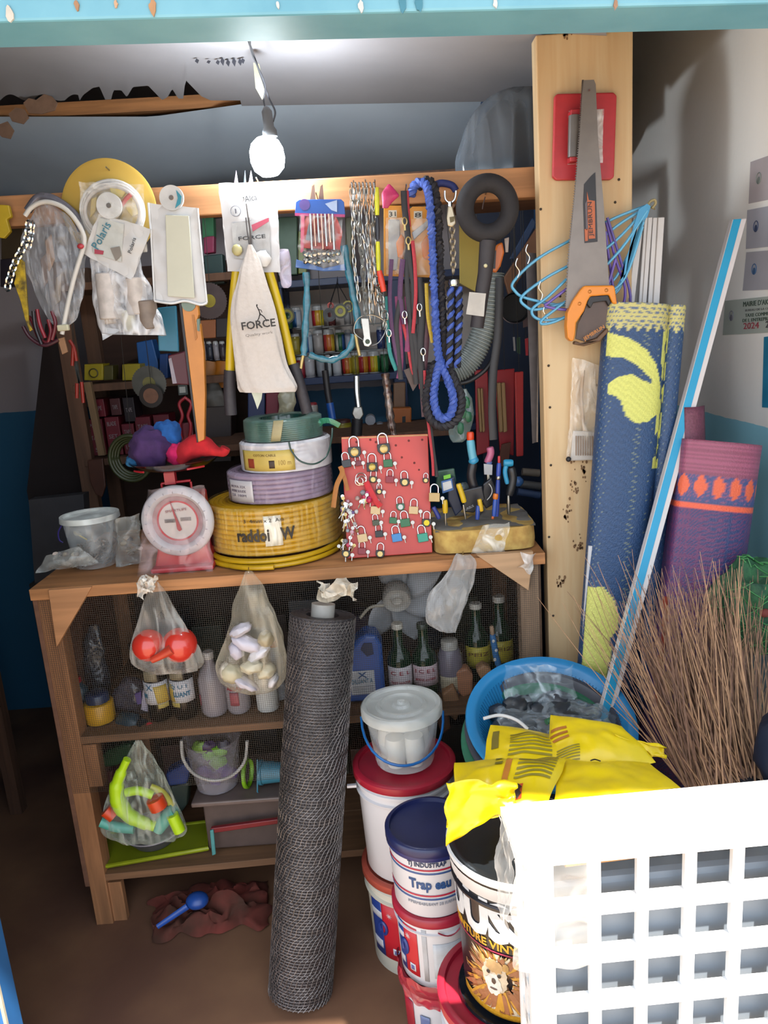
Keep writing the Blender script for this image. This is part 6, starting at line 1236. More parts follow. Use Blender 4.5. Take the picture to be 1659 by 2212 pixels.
# ================================================================ INSIDE THE CABINET
def bottle(name,lab,x,Y,z0,prof,m,cap=None,grp=None,labp=None,cat='bottle',n=28):
    """prof: list of (r,h) metres; labp: (z0,z1,a0,a1,colour)"""
    t=thing(name,lab,cat,(x,Y,z0),grp); g=G(); g.lathe(prof,(x,Y,z0),n); g.make('body',m,t,smooth=True)
    if cap: 
        r,h0,h1,h=cap; g=G(); g.lathe([(0,h0),(r,h0),(r,h1-.002),(r*.9,h1),(0,h1)],(x,Y,z0),20); g.make('cap',mat(h,.35),t,smooth=True)
    if labp:
        rr=max(p[0] for p in prof); patch((x,Y,z0),lambda z:rr,labp[0],labp[1],labp[2],labp[3],mat(labp[4],.5,amt=.05),t,'paper_label',lift=.0012)
    return t
S1=.564
def at1(px,py=1585): return PZ(px,py,S1)
GL=mat('#17120f',.12,s=30,amt=.2); 
for k,(px,lab) in enumerate([(350,'left dark bottle of thinner with white and yellow label'),(405,'right dark bottle of thinner with white and yellow label')]):
    x=P(px,1560,1.835).x; Y=1.835; r=.030
    t=bottle('thinner_bottle',lab,x,Y,S1-.001,[(0,0),(r*.9,0),(r,.006),(r,.135),(r*.95,.15),(r*.5,.175),(r*.42,.18),(r*.42,.2),(0,.2)],GL,(r*.5,.186,.212,'#3a332c'),'dark thinner bottles'); c=(x,Y,S1); R=lambda z:.0306
    patch(c,R,.048,.108,-1.5,1.5,mat('#dedde2',.5,amt=.04),t,'paper_label'); patch(c,lambda z:.0314,.050,.098,(.2 if k==0 else -1.3),(1.3 if k==0 else -.45),mat('#d9b84e',.5,amt=.15),t,'yellow_print',slant=-.2)
    patch(c,lambda z:.031,.036,.048,(.2 if k==0 else -1.0),(1.2 if k==0 else -.1),mat('#cdb860',.5,amt=.2),t,'yellow_tail')
    patch(c,lambda z:.0308,.112,.14,-.8,.4,mat('#a89c80',.4),t,'neck_band')
    txt_wrap('LUANT' if k else 'AN',(x,Y,S1),lambda z:.0318,.066,(-.55 if k else -1.1),(.85 if k else -.55),.012,mat('#2b7fa4',.5),t,thick=.03); 
    if k==0: txt_wrap('X',(x,Y,S1),lambda z:.0318,.088,-.6,-.05,.016,mat('#2b6f98',.5),t)
    else: txt_wrap('I Q U I',(x,Y,S1),lambda z:.0318,.088,-1.1,.6,.010,mat('#4a86a8',.5),t)
for k,(px,r,h,lab) in enumerate([(468,.034,.14,'larger cloudy clear bottle of pale liquid behind the white bag'),(520,.031,.12,'smaller cloudy clear bottle with red lettering')]):
    x=P(px,1555,1.84).x; t=bottle('clear_bottle',lab,x,1.84+.004*k,S1-.001,[(0,0),(r*.85,0),(r,.01),(r,h*.7),(r*.8,h*.85),(r*.35,h),(r*.35,h+.02),(0,h+.02)],mat('#a8a0a6',.3,s=10,amt=.1),(r*.42,h+.012,h+.03,'#d8d4d0'),'cloudy bottles')
    if k: 
        c=(x,1.844,S1); txt_wrap('ASSAINI',c,lambda z:.0318,.068,-.7,.9,.010,mat('#b8283c',.5),t,thick=.03); patch(c,lambda z:.0312,.025,.062,-.5,.25,mat('#b85864',.5,amt=.2),t,'red_print')
    else: patch((x,1.84,S1),lambda z:.0344,.03,.06,-1.2,-.9,mat('#a84858',.5),t,'red_print')
x=P(582,1545,1.84).x; t=bottle('white_jar','ribbed white jar standing right of the cloudy bottles','jar' and x,1.84,S1,[(0,0),(.027,0),(.029,.005),(.029,.095),(.026,.1),(0,.1)],mat('#dcdedc',.5,amt=.04),(.029,.1,.118,'#e2e2e2')); t['category']='jar'; t['label']='ribbed white jar standing right of the cloudy bottles'
x=P(604,1530,1.88).x; t=bottle('orange_spotted_bottle','small white bottle with an orange mark behind the white jar',x,1.895,S1,[(0,0),(.02,0),(.02,.11),(.012,.13),(.012,.15),(0,.15)],mat('#c8ccd4',.4),(.013,.148,.165,'#d87a28'))
x=P(214,1560,1.835).x; t=bottle('yellow_jar','yellow tin with a blue lid in the left front corner of the upper shelf','x' and x,1.85,S1-.004,[(0,0),(.037,0),(.038,.004),(.038,.05),(.036,.052),(0,.052)],mat('#dba31e',.4,amt=.08)); t['category']='tin'
g=G(); g.lathe([(.030,0),(.030,.02),(.026,.024),(.012,.026),(0,.026)],(x,1.85,S1+.05),24); g.make('lid',mat('#2a3a5e',.35),t,smooth=True)
def lying(name,lab,p0,p1,r,h,caph,Y0,Y1,cat='bottle',label=None):
    a=P(*p0,Y0);b=P(*p1,Y1); ax=(b-a); L=ax.length; t=thing(name,lab,cat,(a+b)/2-Vector((0,0,r))); g=G(); g.lathe([(0,0),(r*.85,0),(r,.006),(r,L*.75),(r*.6,L*.88),(r*.5,L)],a,24,ax=tuple(ax)); g.make('body',mat(h,.35,amt=.1,s=30),t,smooth=True)
    g=G(); g.lathe([(0,L),(r*.62,L),(r*.62,L+.014),(0,L+.015)],a,20,ax=tuple(ax)); g.make('cap',mat(caph,.35),t,smooth=True)
    return t
lying('slate_bottle','slate blue bottle with red cap leaning at the left wall of the shelf',(186,1530),(166,1474),.021,'#35505e','#c8202c',1.88,1.88)
t=lying('slate_bottle','slate blue bottle lying down with its red cap to the right',(262,1556),(303,1564),.024,'#2c4450','#1f262a',1.85,1.82); g=G(); g.lathe([(0,0),(.0085,0),(.0085,.003),(0,.003)],P(322,1566,1.812),20,ax=(.6,-1,0)); g.make('red_seal',mat('#c01c28',.4),t); g=G(); g.box(P(276,1568,1.822),(.010,.002,.014)); g.make('white_sticker',WHITEM,t)
for k,(lv,d,h,lab) in enumerate([([(190,210,1350),(178,225,1400),(172,235,1460),(170,240,1520)],1.98,'#3c4450','dark blue clear bag slumped in the back left corner of the shelf'),([(268,300,1460),(245,325,1490),(250,330,1530),(262,322,1548)],1.90,'#4a4854','grey crumpled bag with purple and pink packs inside, left of the dark bottles')]):
    g=sackg(lv,d,.6,wr=.012,fr=25,seed=50+k); o=g.make('crumpled_bag',film(h,.45,s=30,glint=.3),smooth=True); tag(o,lab,'bag')
for k,(pts,h) in enumerate([([(308,1490),(330,1498),(326,1540),(304,1534)],'#c8c0d4'),([(322,1496),(332,1500),(330,1536),(324,1538)],'#b83a58'),([(290,1500),(304,1494),(306,1520),(296,1524)],'#5c4890')]):
    o=card(pts,1.845,.012,'small_pack',mat(h,.4),bevel=.002); tag(o,['white small pack leaning at the grey bag','pink small pack leaning at the grey bag','purple small pack leaning at the grey bag'][k],'pack','small packs by the grey bag')
# hanging bags in front of the netting
def hbag(lab,lv,Y,dep,fl,cat='bag',folds=9,seed=0,wr=.004,fr=25,name='hanging_clear_bag'):
    x,y=(lv[-1][0]+lv[-1][1])/2,lv[-1][2]; t=thing(name,lab,cat,P(x,y,Y)); g=sackg(lv,Y,dep,n=48,sub=6,wr=wr,folds=folds,fa=.07,fr=fr,seed=seed); g.make('film',fl,t,smooth=True); return t
Yh=1.715
t=hbag('clear bag with two red float balls hanging from the counter edge',[(328,340,1256),(318,362,1285),(305,388,1330),(290,412,1375),(283,430,1405),(287,436,1430),(305,432,1444)],Yh,.42,film('#b8b4ac',.05,rough=.15,streak=(2.5,2.5,.3),s=14,glint=.4),seed=61)
REDB=mat('#dd3b2c',.25,amt=.06,coat=.4)
for k,(x,y,r) in enumerate([(321,1394,35),(388,1393,38)]):
    g=G(); g.ball(P(x,y,Yh),(r*mpp(x,y,Yh),)*3,32); o=g.make('float_ball',REDB,smooth=True); tag(o,['left red float ball inside the hanging bag','right red float ball inside the hanging bag, with a stem'][k],'ball','red float balls')
    if k: g=G(); g.tube(pp([(372,1402),(345,1418),(328,1426)],Yh-.035),[.013,.009,.008],14); g.make('stem',mat('#d8482f',.3),o,smooth=True)
g=G(); g.grid(lambda u,v:P(300+u*36,1245+v*45*(1-.4*u),1.70)+noise.noise_vector(Vector((u*6,v*6,2)))*.018,14,14); g.make('knotted_end',film('#d8d0c4',.5,s=40),t,smooth=True)
g=G(); g.tube([P(334,1250,1.752),P(334,1258,1.70)],.0015,5); g.make('nail',STEEL,t)
t=hbag('clear bag packed with white fittings hanging from the counter edge',[(530,545,1234),(520,566,1262),(505,585,1310),(498,605,1360),(480,616,1410),(470,616,1450),(490,600,1482),(530,575,1496)],Yh,.45,film('#bfb6a2',.08,rough=.15,streak=(2,2,.3),s=12,glint=.4),seed=71)
rnd=random.Random(71)
for k,(x,y,rx,ry,h,an) in enumerate([(535,1390,36,16,'#ddd6e2',.5),(520,1360,26,12,'#cfc8d0',-.4),(560,1410,30,13,'#e6e2e8',-.6),(545,1440,26,14,'#d8cdb0',0),(500,1455,24,20,'#cabfa0',.3),(530,1475,30,10,'#d0c8d0',.6),(575,1450,22,16,'#d2c6a8',-.4),(510,1405,20,14,'#c8c0cc',1.2),(575,1380,18,18,'#b8a888',.4),(488,1450,14,20,'#d4c8b4',0),(590,1470,18,9,'#e2dcdc',-.9)]):
    R=Matrix.Rotation(an,3,'Y'); s_=mpp(x,y,Yh); g=G(); g.ball(P(x,y,Yh-.012-.012*rnd.random()),(rx*s_,.022,ry*s_),22,R,.25,k); g.make('white_fitting',mat(h,.4,amt=.08),t,smooth=True)
g=G(); g.tube([P(537,1226,1.752),P(537,1236,1.70)],.0015,5); g.make('nail',STEEL,t)
t=hbag('silvery crumpled clear bag hanging at the right end of the counter',[(988,1016,1196),(972,1026,1222),(950,1020,1260),(926,1008,1300),(918,994,1335),(950,986,1364)],Yh+.02,.4,film('#b4b2b0',.25,rough=.1,streak=(1.2,1.2,.5),s=22,glint=.5),seed=81,wr=.010)
g=G(); g.tube([P(1000,1192,1.752),P(1000,1200,1.72)],.0015,5); g.make('nail',STEEL,t)
t=hbag('clear bag with a yellow green toy set hanging from the upper shelf edge',[(292,306,1600),(280,320,1625),(258,345,1665),(240,368,1710),(225,388,1755),(222,398,1790),(240,392,1806)],Yh,.40,film('#c0c8bc',.02,rough=.12,streak=(2,2,.4),s=30,glint=.3),seed=91)
NG=mat('#b8e01a',.35,amt=.06); TQ=mat('#58b0a0',.4); ORR=mat('#e0481c',.4)
def tp(pts,r,m,nm,Y=Yh-.01):
    g=G(); q=smooth_path(pp(pts,Y),6); rr=r if isinstance(r,list) else None; n_=len(q)
    g.tube(q,[ (rr[min(int(i/n_*len(rr)),len(rr)-1)] if rr else r) for i in range(n_)],14); g.make(nm,m,t,smooth=True)
tp([(275,1640),(262,1668),(252,1700),(258,1735),(280,1762),(312,1778),(335,1785)],[.010,.014,.018,.020,.018,.016,.013],NG,'toy_part'); tp([(272,1712),(300,1708),(330,1718)],.011,NG,'toy_part'); tp([(372,1760),(388,1795)],.015,NG,'toy_part',Yh-.015); tp([(218,1775),(250,1786),(290,1790)],.013,TQ,'toy_part'); tp([(340,1790),(365,1760),(378,1750)],.018,TQ,'toy_part',Yh); tp([(334,1725),(344,1745)],.022,ORR,'toy_part',Yh-.02); tp([(228,1750),(246,1764)],.016,ORR,'toy_part',Yh-.012); tp([(325,1700),(350,1712),(372,1740)],.009,mat('#c8c02a',.4),'toy_part',Yh+.01)
# lower shelf
S2=.156
def z2(px): return .153+.035*(px-200)/900
q=PZ(470,1690,z2(470)); 
g=G(); a=P(408,1740,1.80);b=P(605,1715,1.80); 
bx=thing('grey_storage_box','low grey box with a flat lid under the clear bucket','box',(P(520,1740,1.9).x,1.9,z2(500)))
zt=P(500,1735,1.80).z; g.box(((a.x+b.x)/2+.02,1.92,(z2(500)+zt)/2),((b.x-a.x)-.02,.20,zt-z2(500)-.012)); g.make('box_body',mat('#5c4c48',.5),bx,bevel=.004)
g=G(); g.box(((a.x+b.x)/2+.02,1.915,zt),((b.x-a.x)+.03,.23,.014)); g.make('box_lid',mat('#7a6862',.45),bx,bevel=.004)
g=G(); a=P(455,1795,1.79);b=P(600,1775,1.79); g.prism(pp([(455,1790),(600,1770),(600,1780),(455,1801)],1.793),(0,.012,0)); g.make('red_lid_edge',mat('#8e2028',.4),bx,bevel=.002); card([(453,1795),(461,1793),(466,1846),(458,1849)],1.788,.006,'teal_clip',mat('#5aa8a8',.4),bx,bevel=.002)
zc=zt+.008; x=P(465,1650,1.88).x
t=thing('clear_bucket','clear bucket of green and purple toys with a white hoop handle, on the grey box','bucket',(x,1.88,zc)); g=G(); g.lathe([(0,.001),(.052,.001),(.055,.004),(.075,.145),(.08,.147)],(x,1.88,zc),36); g.make('body',film('#c8c4d0',.14,s=12,glint=.2),t,smooth=True)
g=G(); g.tube(smooth_path(pp([(392,1600),(396,1640),(420,1672),(460,1686),(500,1676),(528,1645),(534,1600)],1.79),7),.0042,10); g.make('hoop_handle',mat('#c9c6c2',.4),t,smooth=True)
rnd=random.Random(77)
for i,(h,dx,dz) in enumerate([('#7cc82a',-.01,.10),('#8ad41e',.02,.11),('#6a4a9a',-.03,.05),('#7a5aa8',.02,.05),('#5a3c8c',0,.03),('#7cc030',.01,.075),('#3f3a50',.03,.12),('#9ccc50',-.03,.12),('#6048a0',.04,.045),('#503868',-.01,.12)]):
    g=G(); g.ball((x+dx,1.86+.02*rnd.random(),zc+dz),(.022,.016,.018),12,noi=.5,seed=i); g.make('toy',mat(h,.4),t,smooth=True)
for k,(x0_,y0,h,lab) in enumerate([(545,1670,'#8cc820','lime ring lid of the cup set beside the wire roll')]):
    g=G(); g.lathe([(.036,0),(.040,.002),(.040,.010),(.036,.012)],P(530,1670,1.86),24,ax=(1,-.15,0)); o=g.make('lime_ring',mat(h,.4),smooth=True); tag(o,lab,'lid')
g=G(); g.lathe([(.028,0),(.034,.0),(.034,.008),(.031,.01),(.026,.06),(0,.06)],P(562,1668,1.86),28,ax=(1,-.1,0)); g.tube(pp([(556,1640),(556,1710),(566,1720),(590,1712)],1.83),.0022,6); o=g.make('sky_blue_cup',mat('#4a98b4',.4),smooth=True); tag(o,'sky blue cup lying on its side beside the wire roll','cup')
t=thing('lime_tray','lime green plastic tray lying flat at the front of the lower shelf','tray',(P(335,1840,1.85).x,1.86,z2(335)))
q=[PZ(222,1872,z2(222)+.012),PZ(450,1832,z2(450)+.012),PZ(446,1775,z2(440)+.012),PZ(232,1800,z2(232)+.012)]
g=G(); g.hexa([v-Vector((0,0,.010)) for v in q],q); g.make('plate',mat('#8f9a1e',.4,amt=.08),t,bevel=.004); g=G(); g.tube([v.copy() for v in q],.0055,8,closed=True); g.make('rolled_rim',mat('#a4b020',.4),t,smooth=True)
c=PZ(335,1812,z2(335)+.016); t=thing('grey_bowl','grey oval bowl standing on the lime tray under the toy bag','bowl',c); g=G(); g.lathe([(0,0),(.055,0),(.075,.028),(.082,.034),(.078,.034),(.055,.006),(0,.005)],c,40); g.make('bowl_shell',mat('#5a5a62',.45),t,smooth=True); g=G(); g.lathe([(.076,.033),(.080,.033),(.080,.038),(.076,.038)],c,40); g.make('pale_rim',mat('#a8a4a8',.4),t,smooth=True)
for k,(pts,Y,h,lab) in enumerate([([(212,1640),(230,1622),(262,1610),(284,1606),(280,1640),(250,1656),(214,1660)],1.98,'#1f5a34','dark green plastic piece at the back left of the lower shelf'),([(356,1672),(400,1650),(410,1665),(404,1695),(362,1700)],1.95,'#274a9a','blue plastic piece left of the clear bucket'),([(365,1700),(408,1690),(404,1740),(385,1765),(370,1740)],1.97,'#3a4a44','dark grey green bag beside the blue piece'),([(215,1670),(244,1664),(242,1700),(220,1700)],2.0,'#5a2028','dark red piece at the back left of the lower shelf'),([(210,1710),(236,1704),(230,1750),(208,1770)],2.02,'#24405a','dark blue piece low at the back left')]):
    o=card(pts,Y,.05,'plastic_piece',mat(h,.5,amt=.2),bevel=.008); tag(o,lab,'plastic piece','plastic pieces on the lower shelf')
# right compartment of upper shelf
x=P(790,1470,1.86).x; z0=.568
t=thing('blue_jug','blue plastic jug of thinner with a white label, right of the wire roll','jug',(x,1.86,z0)); zt=P(790,1372,1.83).z
g=G(); wj=.050; g.prism([Vector((x+a,1.825,z)) for a,z in ((-wj,z0),(wj,z0),(wj,zt-.03),(wj*.72,zt),(wj*.15,zt+.004),(-.2*wj,zt-.008),(-wj*.6,zt-.03),(-wj,zt-.05))],(0,.07,0)); g.make('body',mat('#2c5aa8',.35,amt=.08),t,bevel=.010,seg=3)
g=G(); g.prism([Vector((x+a,1.822,z)) for a,z in ((.2*wj,zt-.055),(.55*wj,zt-.05),(.5*wj,zt-.02),(.1*wj,zt-.018),(-.1*wj,zt-.035))],(0,.002,0)); g.make('handle_hollow',mat('#182c54',.5),t)
g=G(); g.box((x-.006,1.823,z0+.056),(.062,.002,.066)); g.make('paper_label',mat('#d8dade',.5),t); txt('X',Vector((x-.018,1.821,z0+.070)),Vector((x+.006,1.821,z0+.070)),INKB,t,fit_h=.016); txt('DILUANT A',Vector((x-.034,1.821,z0+.054)),Vector((x+.02,1.821,z0+.056)),mat('#2b7fa4',.5),t,fit_h=.012)
for k in range(4): txt('IIIIIIIIIIIIIIIIIII',Vector((x-.032,1.821,z0+.044-.007*k)),Vector((x+.02,1.821,z0+.045-.007*k)),mat('#8890a0',.5),t,fit_h=.003)
GG=mat('#12301a',.08,s=20,amt=.3)
def wine(px,pyb,ytop,rpx,lab,labcol,txtcol,words,Y,grp='green glass bottles',m=GG,capc='#d6cfc2'):
    b=P(px,pyb,Y); tp_=P(px,ytop,Y); h=tp_.z-z0; r=rpx*mpp(px,pyb,Y); x=b.x+ (tp_.x-b.x)*.5
    t=bottle('glass_bottle',lab,x,Y,z0,[(0,0),(r*.93,0),(r,.006),(r,h*.52),(r*.85,h*.60),(r*.42,h*.70),(r*.38,h*.95),(r*.42,h*.955),(r*.42,h*.985),(0,h*.985)],m,(r*.48,h*.93,h,capc),grp)
    patch((x,Y,z0),lambda z:r,h*.18,h*.46,-1.3,1.3,mat(labcol,.5,amt=.06),t,'paper_label')
    for i,(s_,f,hh) in enumerate(words): txt_wrap(s_,(x,Y,z0),lambda z:r+.0014,h*f,-.8,.8,hh,mat(txtcol,.5),t)
    return t
wine(862,1480,1345,26,'green bottle with a pale label reading in red, left of the pair','#d8cfd2','#b83a4a',[('C E L',.36,.010),('TEST WATER',.24,.006)],1.845)
wine(916,1480,1345,27,'green bottle with a pink label, right of the pair','#d4bcc0','#b03848',[('I C E L',.37,.010),('BORNE ANTIREZ',.26,.006)],1.85,capc='#2a3a2c')
x=P(975,1480,1.86).x; t=bottle('squat_jar','squat clear bottle of grey liquid with a wide pale cap, under the silvery bag',x,1.86,z0,[(0,0),(.031,0),(.032,.004),(.032,.10),(.024,.118),(0,.118)],mat('#7c7480',.3,s=10,amt=.1),(.022,.116,.142,'#b8b2a8'))
patch((x,1.86,z0),lambda z:.032,.01,.05,-1.2,1.2,mat('#b5a98e',.5,s=40,amt=.2),t,'paper_label')
wine(1030,1445,1302,27,'green bottle with a yellow label, left of the two at the right','#c8b838','#7a4a20',[('PEIZ',.34,.010)],1.93); wine(1080,1440,1287,27,'dark green bottle with a yellow label, farthest right','#c2b030','#6a4020',[('PEIZ',.34,.010)],1.95)
t=stick('paint_brush','brush with a blue and white patterned handle standing among the green bottles','brush',[('wooden_top',[(1062,1352),(1064,1372)],5,'#b8987a'),('blue_handle',[(1064,1370),(1070,1410),(1078,1440)],7,'#3a7ab4'),('red_band',[(1078,1440),(1080,1450)],7,'#b02a4a')],Y=1.84)
for k,(px,y) in enumerate([(1066,1385),(1072,1405),(1069,1425)]):
    g=G(); g.ball(P(px,y,1.832),(.004,.002,.005),8); g.make('white_spot',WHITEM,t)
# white fan
c=P(857,1292,1.88); t=thing('white_fan','white desk fan with pale blades standing behind the green bottles','fan',Vector((c.x,1.9,z0)))
g=G(); R_=30*mpp(857,1292,1.88); g.lathe([(0,-.006),(R_*.35,-.012),(R_*.5,-.004),(R_*.85,-.004),(R_,-.012),(R_*1.05,0),(R_*.95,.03),(R_*.5,.045),(0,.045)],c,32,ax=(0,1,.35)); g.make('hub',mat('#b8b4ac',.4),t,smooth=True)
for k,a in enumerate([1.7,.55,-.35,-1.15,-2.1]):
    d=Vector((math.cos(a),0,math.sin(a))); n_=Vector((-math.sin(a),0,math.cos(a))); g=G(); L=.105
    g.grid(lambda u,v:c+Vector((0,.035+.03*(v-.5),0))+d*(.028+u*L)+n_*((v-.5)*(.03+.05*math.sin(PI*min(1,u*.8+.2)))),10,6); g.make('blade',mat('#a8acb2',.4),t,smooth=True,solid=.002)
g=G(); g.tube(smooth_path([c+Vector((0,.05,-.02)),Vector((c.x,1.95,z0+.12)),Vector((c.x,1.96,z0+.01))],5),.009,10); g.lathe([(0,0),(.05,0),(.05,.008),(.02,.014)],(c.x,1.96,z0),24); g.make('stand',mat('#a8a49c',.4),t,smooth=True)
g=G(); g.tube(smooth_path(pp([(830,1308),(800,1312),(778,1335)],1.86),5),.004,8); g.make('cord',mat('#b0a898',.5),t,smooth=True)
# wooden handles/blocks right
for k,(pts,Y,h,lab) in enumerate([([(982,1452),(1010,1443),(1023,1460),(1020,1500),(1000,1508),(984,1490)],1.83,'#b87c58','rounded wooden block with a smooth face left of the pale one'),([(1028,1448),(1045,1436),(1062,1446),(1064,1466),(1040,1470)],1.84,'#c09068','pale wooden block just under the patterned brush'),([(955,1500),(980,1480),(1000,1530),(985,1560),(962,1540)],1.81,'#a87850','wooden block leaning lowest at the basin edge'),([(940,1548),(966,1530),(975,1575),(955,1590)],1.80,'#8c5c40','small brown wooden block behind the pail')]):
    o=card(pts,Y,.035,'wooden_block',mat(h,.6,kind='wood',s=40,amt=.2),bevel=.006); tag(o,lab,'block','wooden blocks on the upper shelf')
# dim goods deeper in the cabinet
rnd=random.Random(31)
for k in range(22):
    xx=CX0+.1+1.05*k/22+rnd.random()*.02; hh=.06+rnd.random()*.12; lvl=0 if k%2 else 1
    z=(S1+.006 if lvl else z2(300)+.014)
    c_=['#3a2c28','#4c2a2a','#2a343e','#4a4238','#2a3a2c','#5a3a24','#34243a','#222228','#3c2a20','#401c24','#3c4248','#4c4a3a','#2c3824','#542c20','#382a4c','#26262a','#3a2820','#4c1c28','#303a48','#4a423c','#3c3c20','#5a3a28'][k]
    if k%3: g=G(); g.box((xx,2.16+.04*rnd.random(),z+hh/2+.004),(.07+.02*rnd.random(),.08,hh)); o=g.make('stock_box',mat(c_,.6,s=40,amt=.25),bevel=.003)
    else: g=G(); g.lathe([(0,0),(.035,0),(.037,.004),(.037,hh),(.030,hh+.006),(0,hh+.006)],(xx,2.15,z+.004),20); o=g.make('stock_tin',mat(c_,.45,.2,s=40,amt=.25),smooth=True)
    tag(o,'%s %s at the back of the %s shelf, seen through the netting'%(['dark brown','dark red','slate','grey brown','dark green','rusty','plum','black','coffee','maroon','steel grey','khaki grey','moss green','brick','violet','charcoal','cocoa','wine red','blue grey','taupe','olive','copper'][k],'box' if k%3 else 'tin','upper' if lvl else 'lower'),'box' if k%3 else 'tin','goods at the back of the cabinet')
# under the cabinet
t=thing('red_rag','crumpled dark red and brown rag on the floor under the cabinet','rag',G and PZ(470,2000,0)); 
def ragf(u,v):
    a=PZ(330+u*250,2040-v*95-40*u,0.0); n_=noise.noise(Vector((u*5,v*4,2)));e=math.sin(PI*u)**.5*math.sin(PI*v)**.5
    return a+Vector((.03*noise.noise(Vector((u*6,v*6,8))),.03*noise.noise(Vector((u*6,v*6,4))),.006+e*(.03+.05*abs(n_)+.03*noise.noise(Vector((u*12,v*9,5))))))
g=G(); g.grid(ragf,50,26); g.make('cloth',mat('#7a3026',.9,s=9,amt=.1,bump=.4,col2='#4a2a1c'),t,smooth=True)
t=thing('blue_ladle','blue plastic ladle lying on the dark red rag','ladle',PZ(400,1990,.07)); g=G(); a=PZ(340,2002,.05); b=PZ(405,1958,.085); g.tube([a,b],[(.007,.004),(.009,.005)],10); g.make('handle',mat('#2658b4',.35),t,smooth=True)
g=G(); c=PZ(426,1945,.085); g.ball(c,(.030,.026,.020),20); g.make('scoop',mat('#2350a4',.35),t,smooth=True)
# ---------------------------------------------------------------- roll of wire netting leaning on the counter
tpt=P(697,1330,1.66); bt_=P(655,2050,1.525); ax=(tpt-bt_); k=bt_.z/ax.z; bt_=bt_-ax*k; bt_.z=.003; ax=tpt-bt_; L=ax.length; axn=ax.normalized(); RW=.0755
t=thing('wire_netting_roll','tall roll of grey wire netting leaning against the counter','roll',bt_)
pr=[(0,.0),(RW*.93,.0)]+[(RW*(.965+.012*math.sin(i*1.7)),L*i/24) for i in range(25)]+[(RW*.90,L),(RW*.84,L-.003),(RW*.5,L-.002),(RW*.45,L-.012),(0,L-.012)]
g=G(); g.lathe(pr,bt_+axn*.004,48,ax=tuple(axn)); g.make('inner_layers',mat('#4c4648',.55,.3,s=120,amt=.55,bump=.8),t,smooth=True)
X=Vector((0,-1,0)); X=(X-axn*X.dot(axn)).normalized(); Yq=axn.cross(X); g=G()
for sgn in (1,-1):
    for k in range(40):
        q=[]
        for i in range(61):
            h=L*i/60; a=2*PI*k/40+sgn*(h/RW)*.62+ .05*math.sin(h*150); r=RW*(1.0+.012*noise.noise(Vector((a,h*9,sgn)))); q.append(bt_+axn*h+(X*math.cos(a)+Yq*math.sin(a))*r)
        g.tube(q,.0008,3)
for k in range(130):
    h=L*(k+.5)/130; q=[bt_+axn*h+(X*math.cos(a)+Yq*math.sin(a))*RW*(1.0+.01*noise.noise(Vector((a*2,k*.7,0)))) for a in [2*PI*i/28 for i in range(28)]]; g.tube(q,.0007,3,closed=True)
g.make('outer_wires',mat('#8a8280',.4,.6,s=40,amt=.45),t,kind='stuff')
g=G(); g.tube([bt_+axn*(L-.05),bt_+axn*(L+.028)],.027,20); g.make('plastic_plug',mat('#b4aea6',.5,s=30,amt=.2),t,smooth=True)
g=G(); g.grid(lambda u,v:P(690+u*78,1292-v*34+ 8*math.sin(u*7),1.665-.025*math.sin(PI*v))+noise.noise_vector(Vector((u*5,v*5,3)))*.022,24,12); g.make('plastic_end',film('#d8ccb8',.4,s=30,glint=.5),t,smooth=True)
# ================================================================ BACK OF THE SHOP
def shelfunit(name,lab,x0,x1,Y0,Y1,zs,m,ups,top=None):
    t=thing(name,lab,'shelving',((x0+x1)/2,(Y0+Y1)/2,0))
    for z in zs: g=G(); g.box(((x0+x1)/2,(Y0+Y1)/2,z-.012),(x1-x0,Y1-Y0,.024)); g.make('shelf_board',m,t,bevel=.002)
    for (x,w_,h) in ups:
        for y in (Y0+.02,Y1-.02): g=G(); g.box((x,y,h/2),(w_,.035,h)); g.make('upright',m,t,bevel=.002)
    return t
NB=mat('#263a66',.5,s=12,amt=.15)
Yb=2.82
zA=P(740,598,Yb).z; zB=P(740,812,Yb).z; zC=P(740,935,Yb).z; xa=P(640,700,Yb).x; xb=P(1165,700,Yb).x
shelfunit('blue_shelving','dark blue painted shelving full of cans behind the hanging chains',xa-.08,xb+.05,Yb,3.08,[zA,zB,zC,.5],NB,[(P(858,700,Yb).x,.045,zA),(P(1085,700,Yb).x,.04,1.85),(xb+.05,.04,1.85),(xa-.06,.04,zA)])
z2_=P(1120,798,Yb).z
g=G(); g.box((P(1125,800,Yb).x,2.95,z2_-.015),(.22,.24,.03)); o=g.make('blue_side_shelf',NB,bevel=.002); tag(o,'short dark blue shelf between the hose and the post','shelf')
def can(px,yb_,w_,h_,cols,lab,Y=None,grp='cans on the blue shelving',capc='#d8d8d8',z=None,cap=True):
    Y=Y or Yb+.06; b=P(px,yb_,Y); tpz=P(px,yb_-h_,Y).z; zz=b.z if z is None else z; h=tpz-b.z; r=w_*mpp(px,yb_,Y)/2
    t=thing('spray_can' if h>.09 else 'paint_can',lab,'can',(b.x,Y,zz),grp); g=G(); hb=h*.85 if cap else h
    g.lathe([(0,0),(r*.96,0),(r,.003),(r,hb-.004),(r*.9,hb),(0,hb)],(b.x,Y,zz),20); g.make('body',mat(cols[0],.3,.1,amt=.1),t,smooth=True)
    n=len(cols)
    if n>1:
        for i,c in enumerate(cols[1:]): patch((b.x,Y,zz),lambda z:r,hb*.06,hb*.9,-1.2+2.4*i/(n-1),-1.2+2.4*(i+1)/(n-1),mat(c,.35,amt=.05),t,'colour_band',n=5,lift=.0008)
    if cap: g=G(); g.lathe([(0,hb),(r*.9,hb),(r*.88,h-.003),(r*.6,h),(0,h)],(b.x,Y,zz),18); g.make('cap',mat(capc,.4),t,smooth=True)
    return zz+h
RB3=['#c8c8c8','#c03028','#d8a828','#d8c830','#2f7a3c']
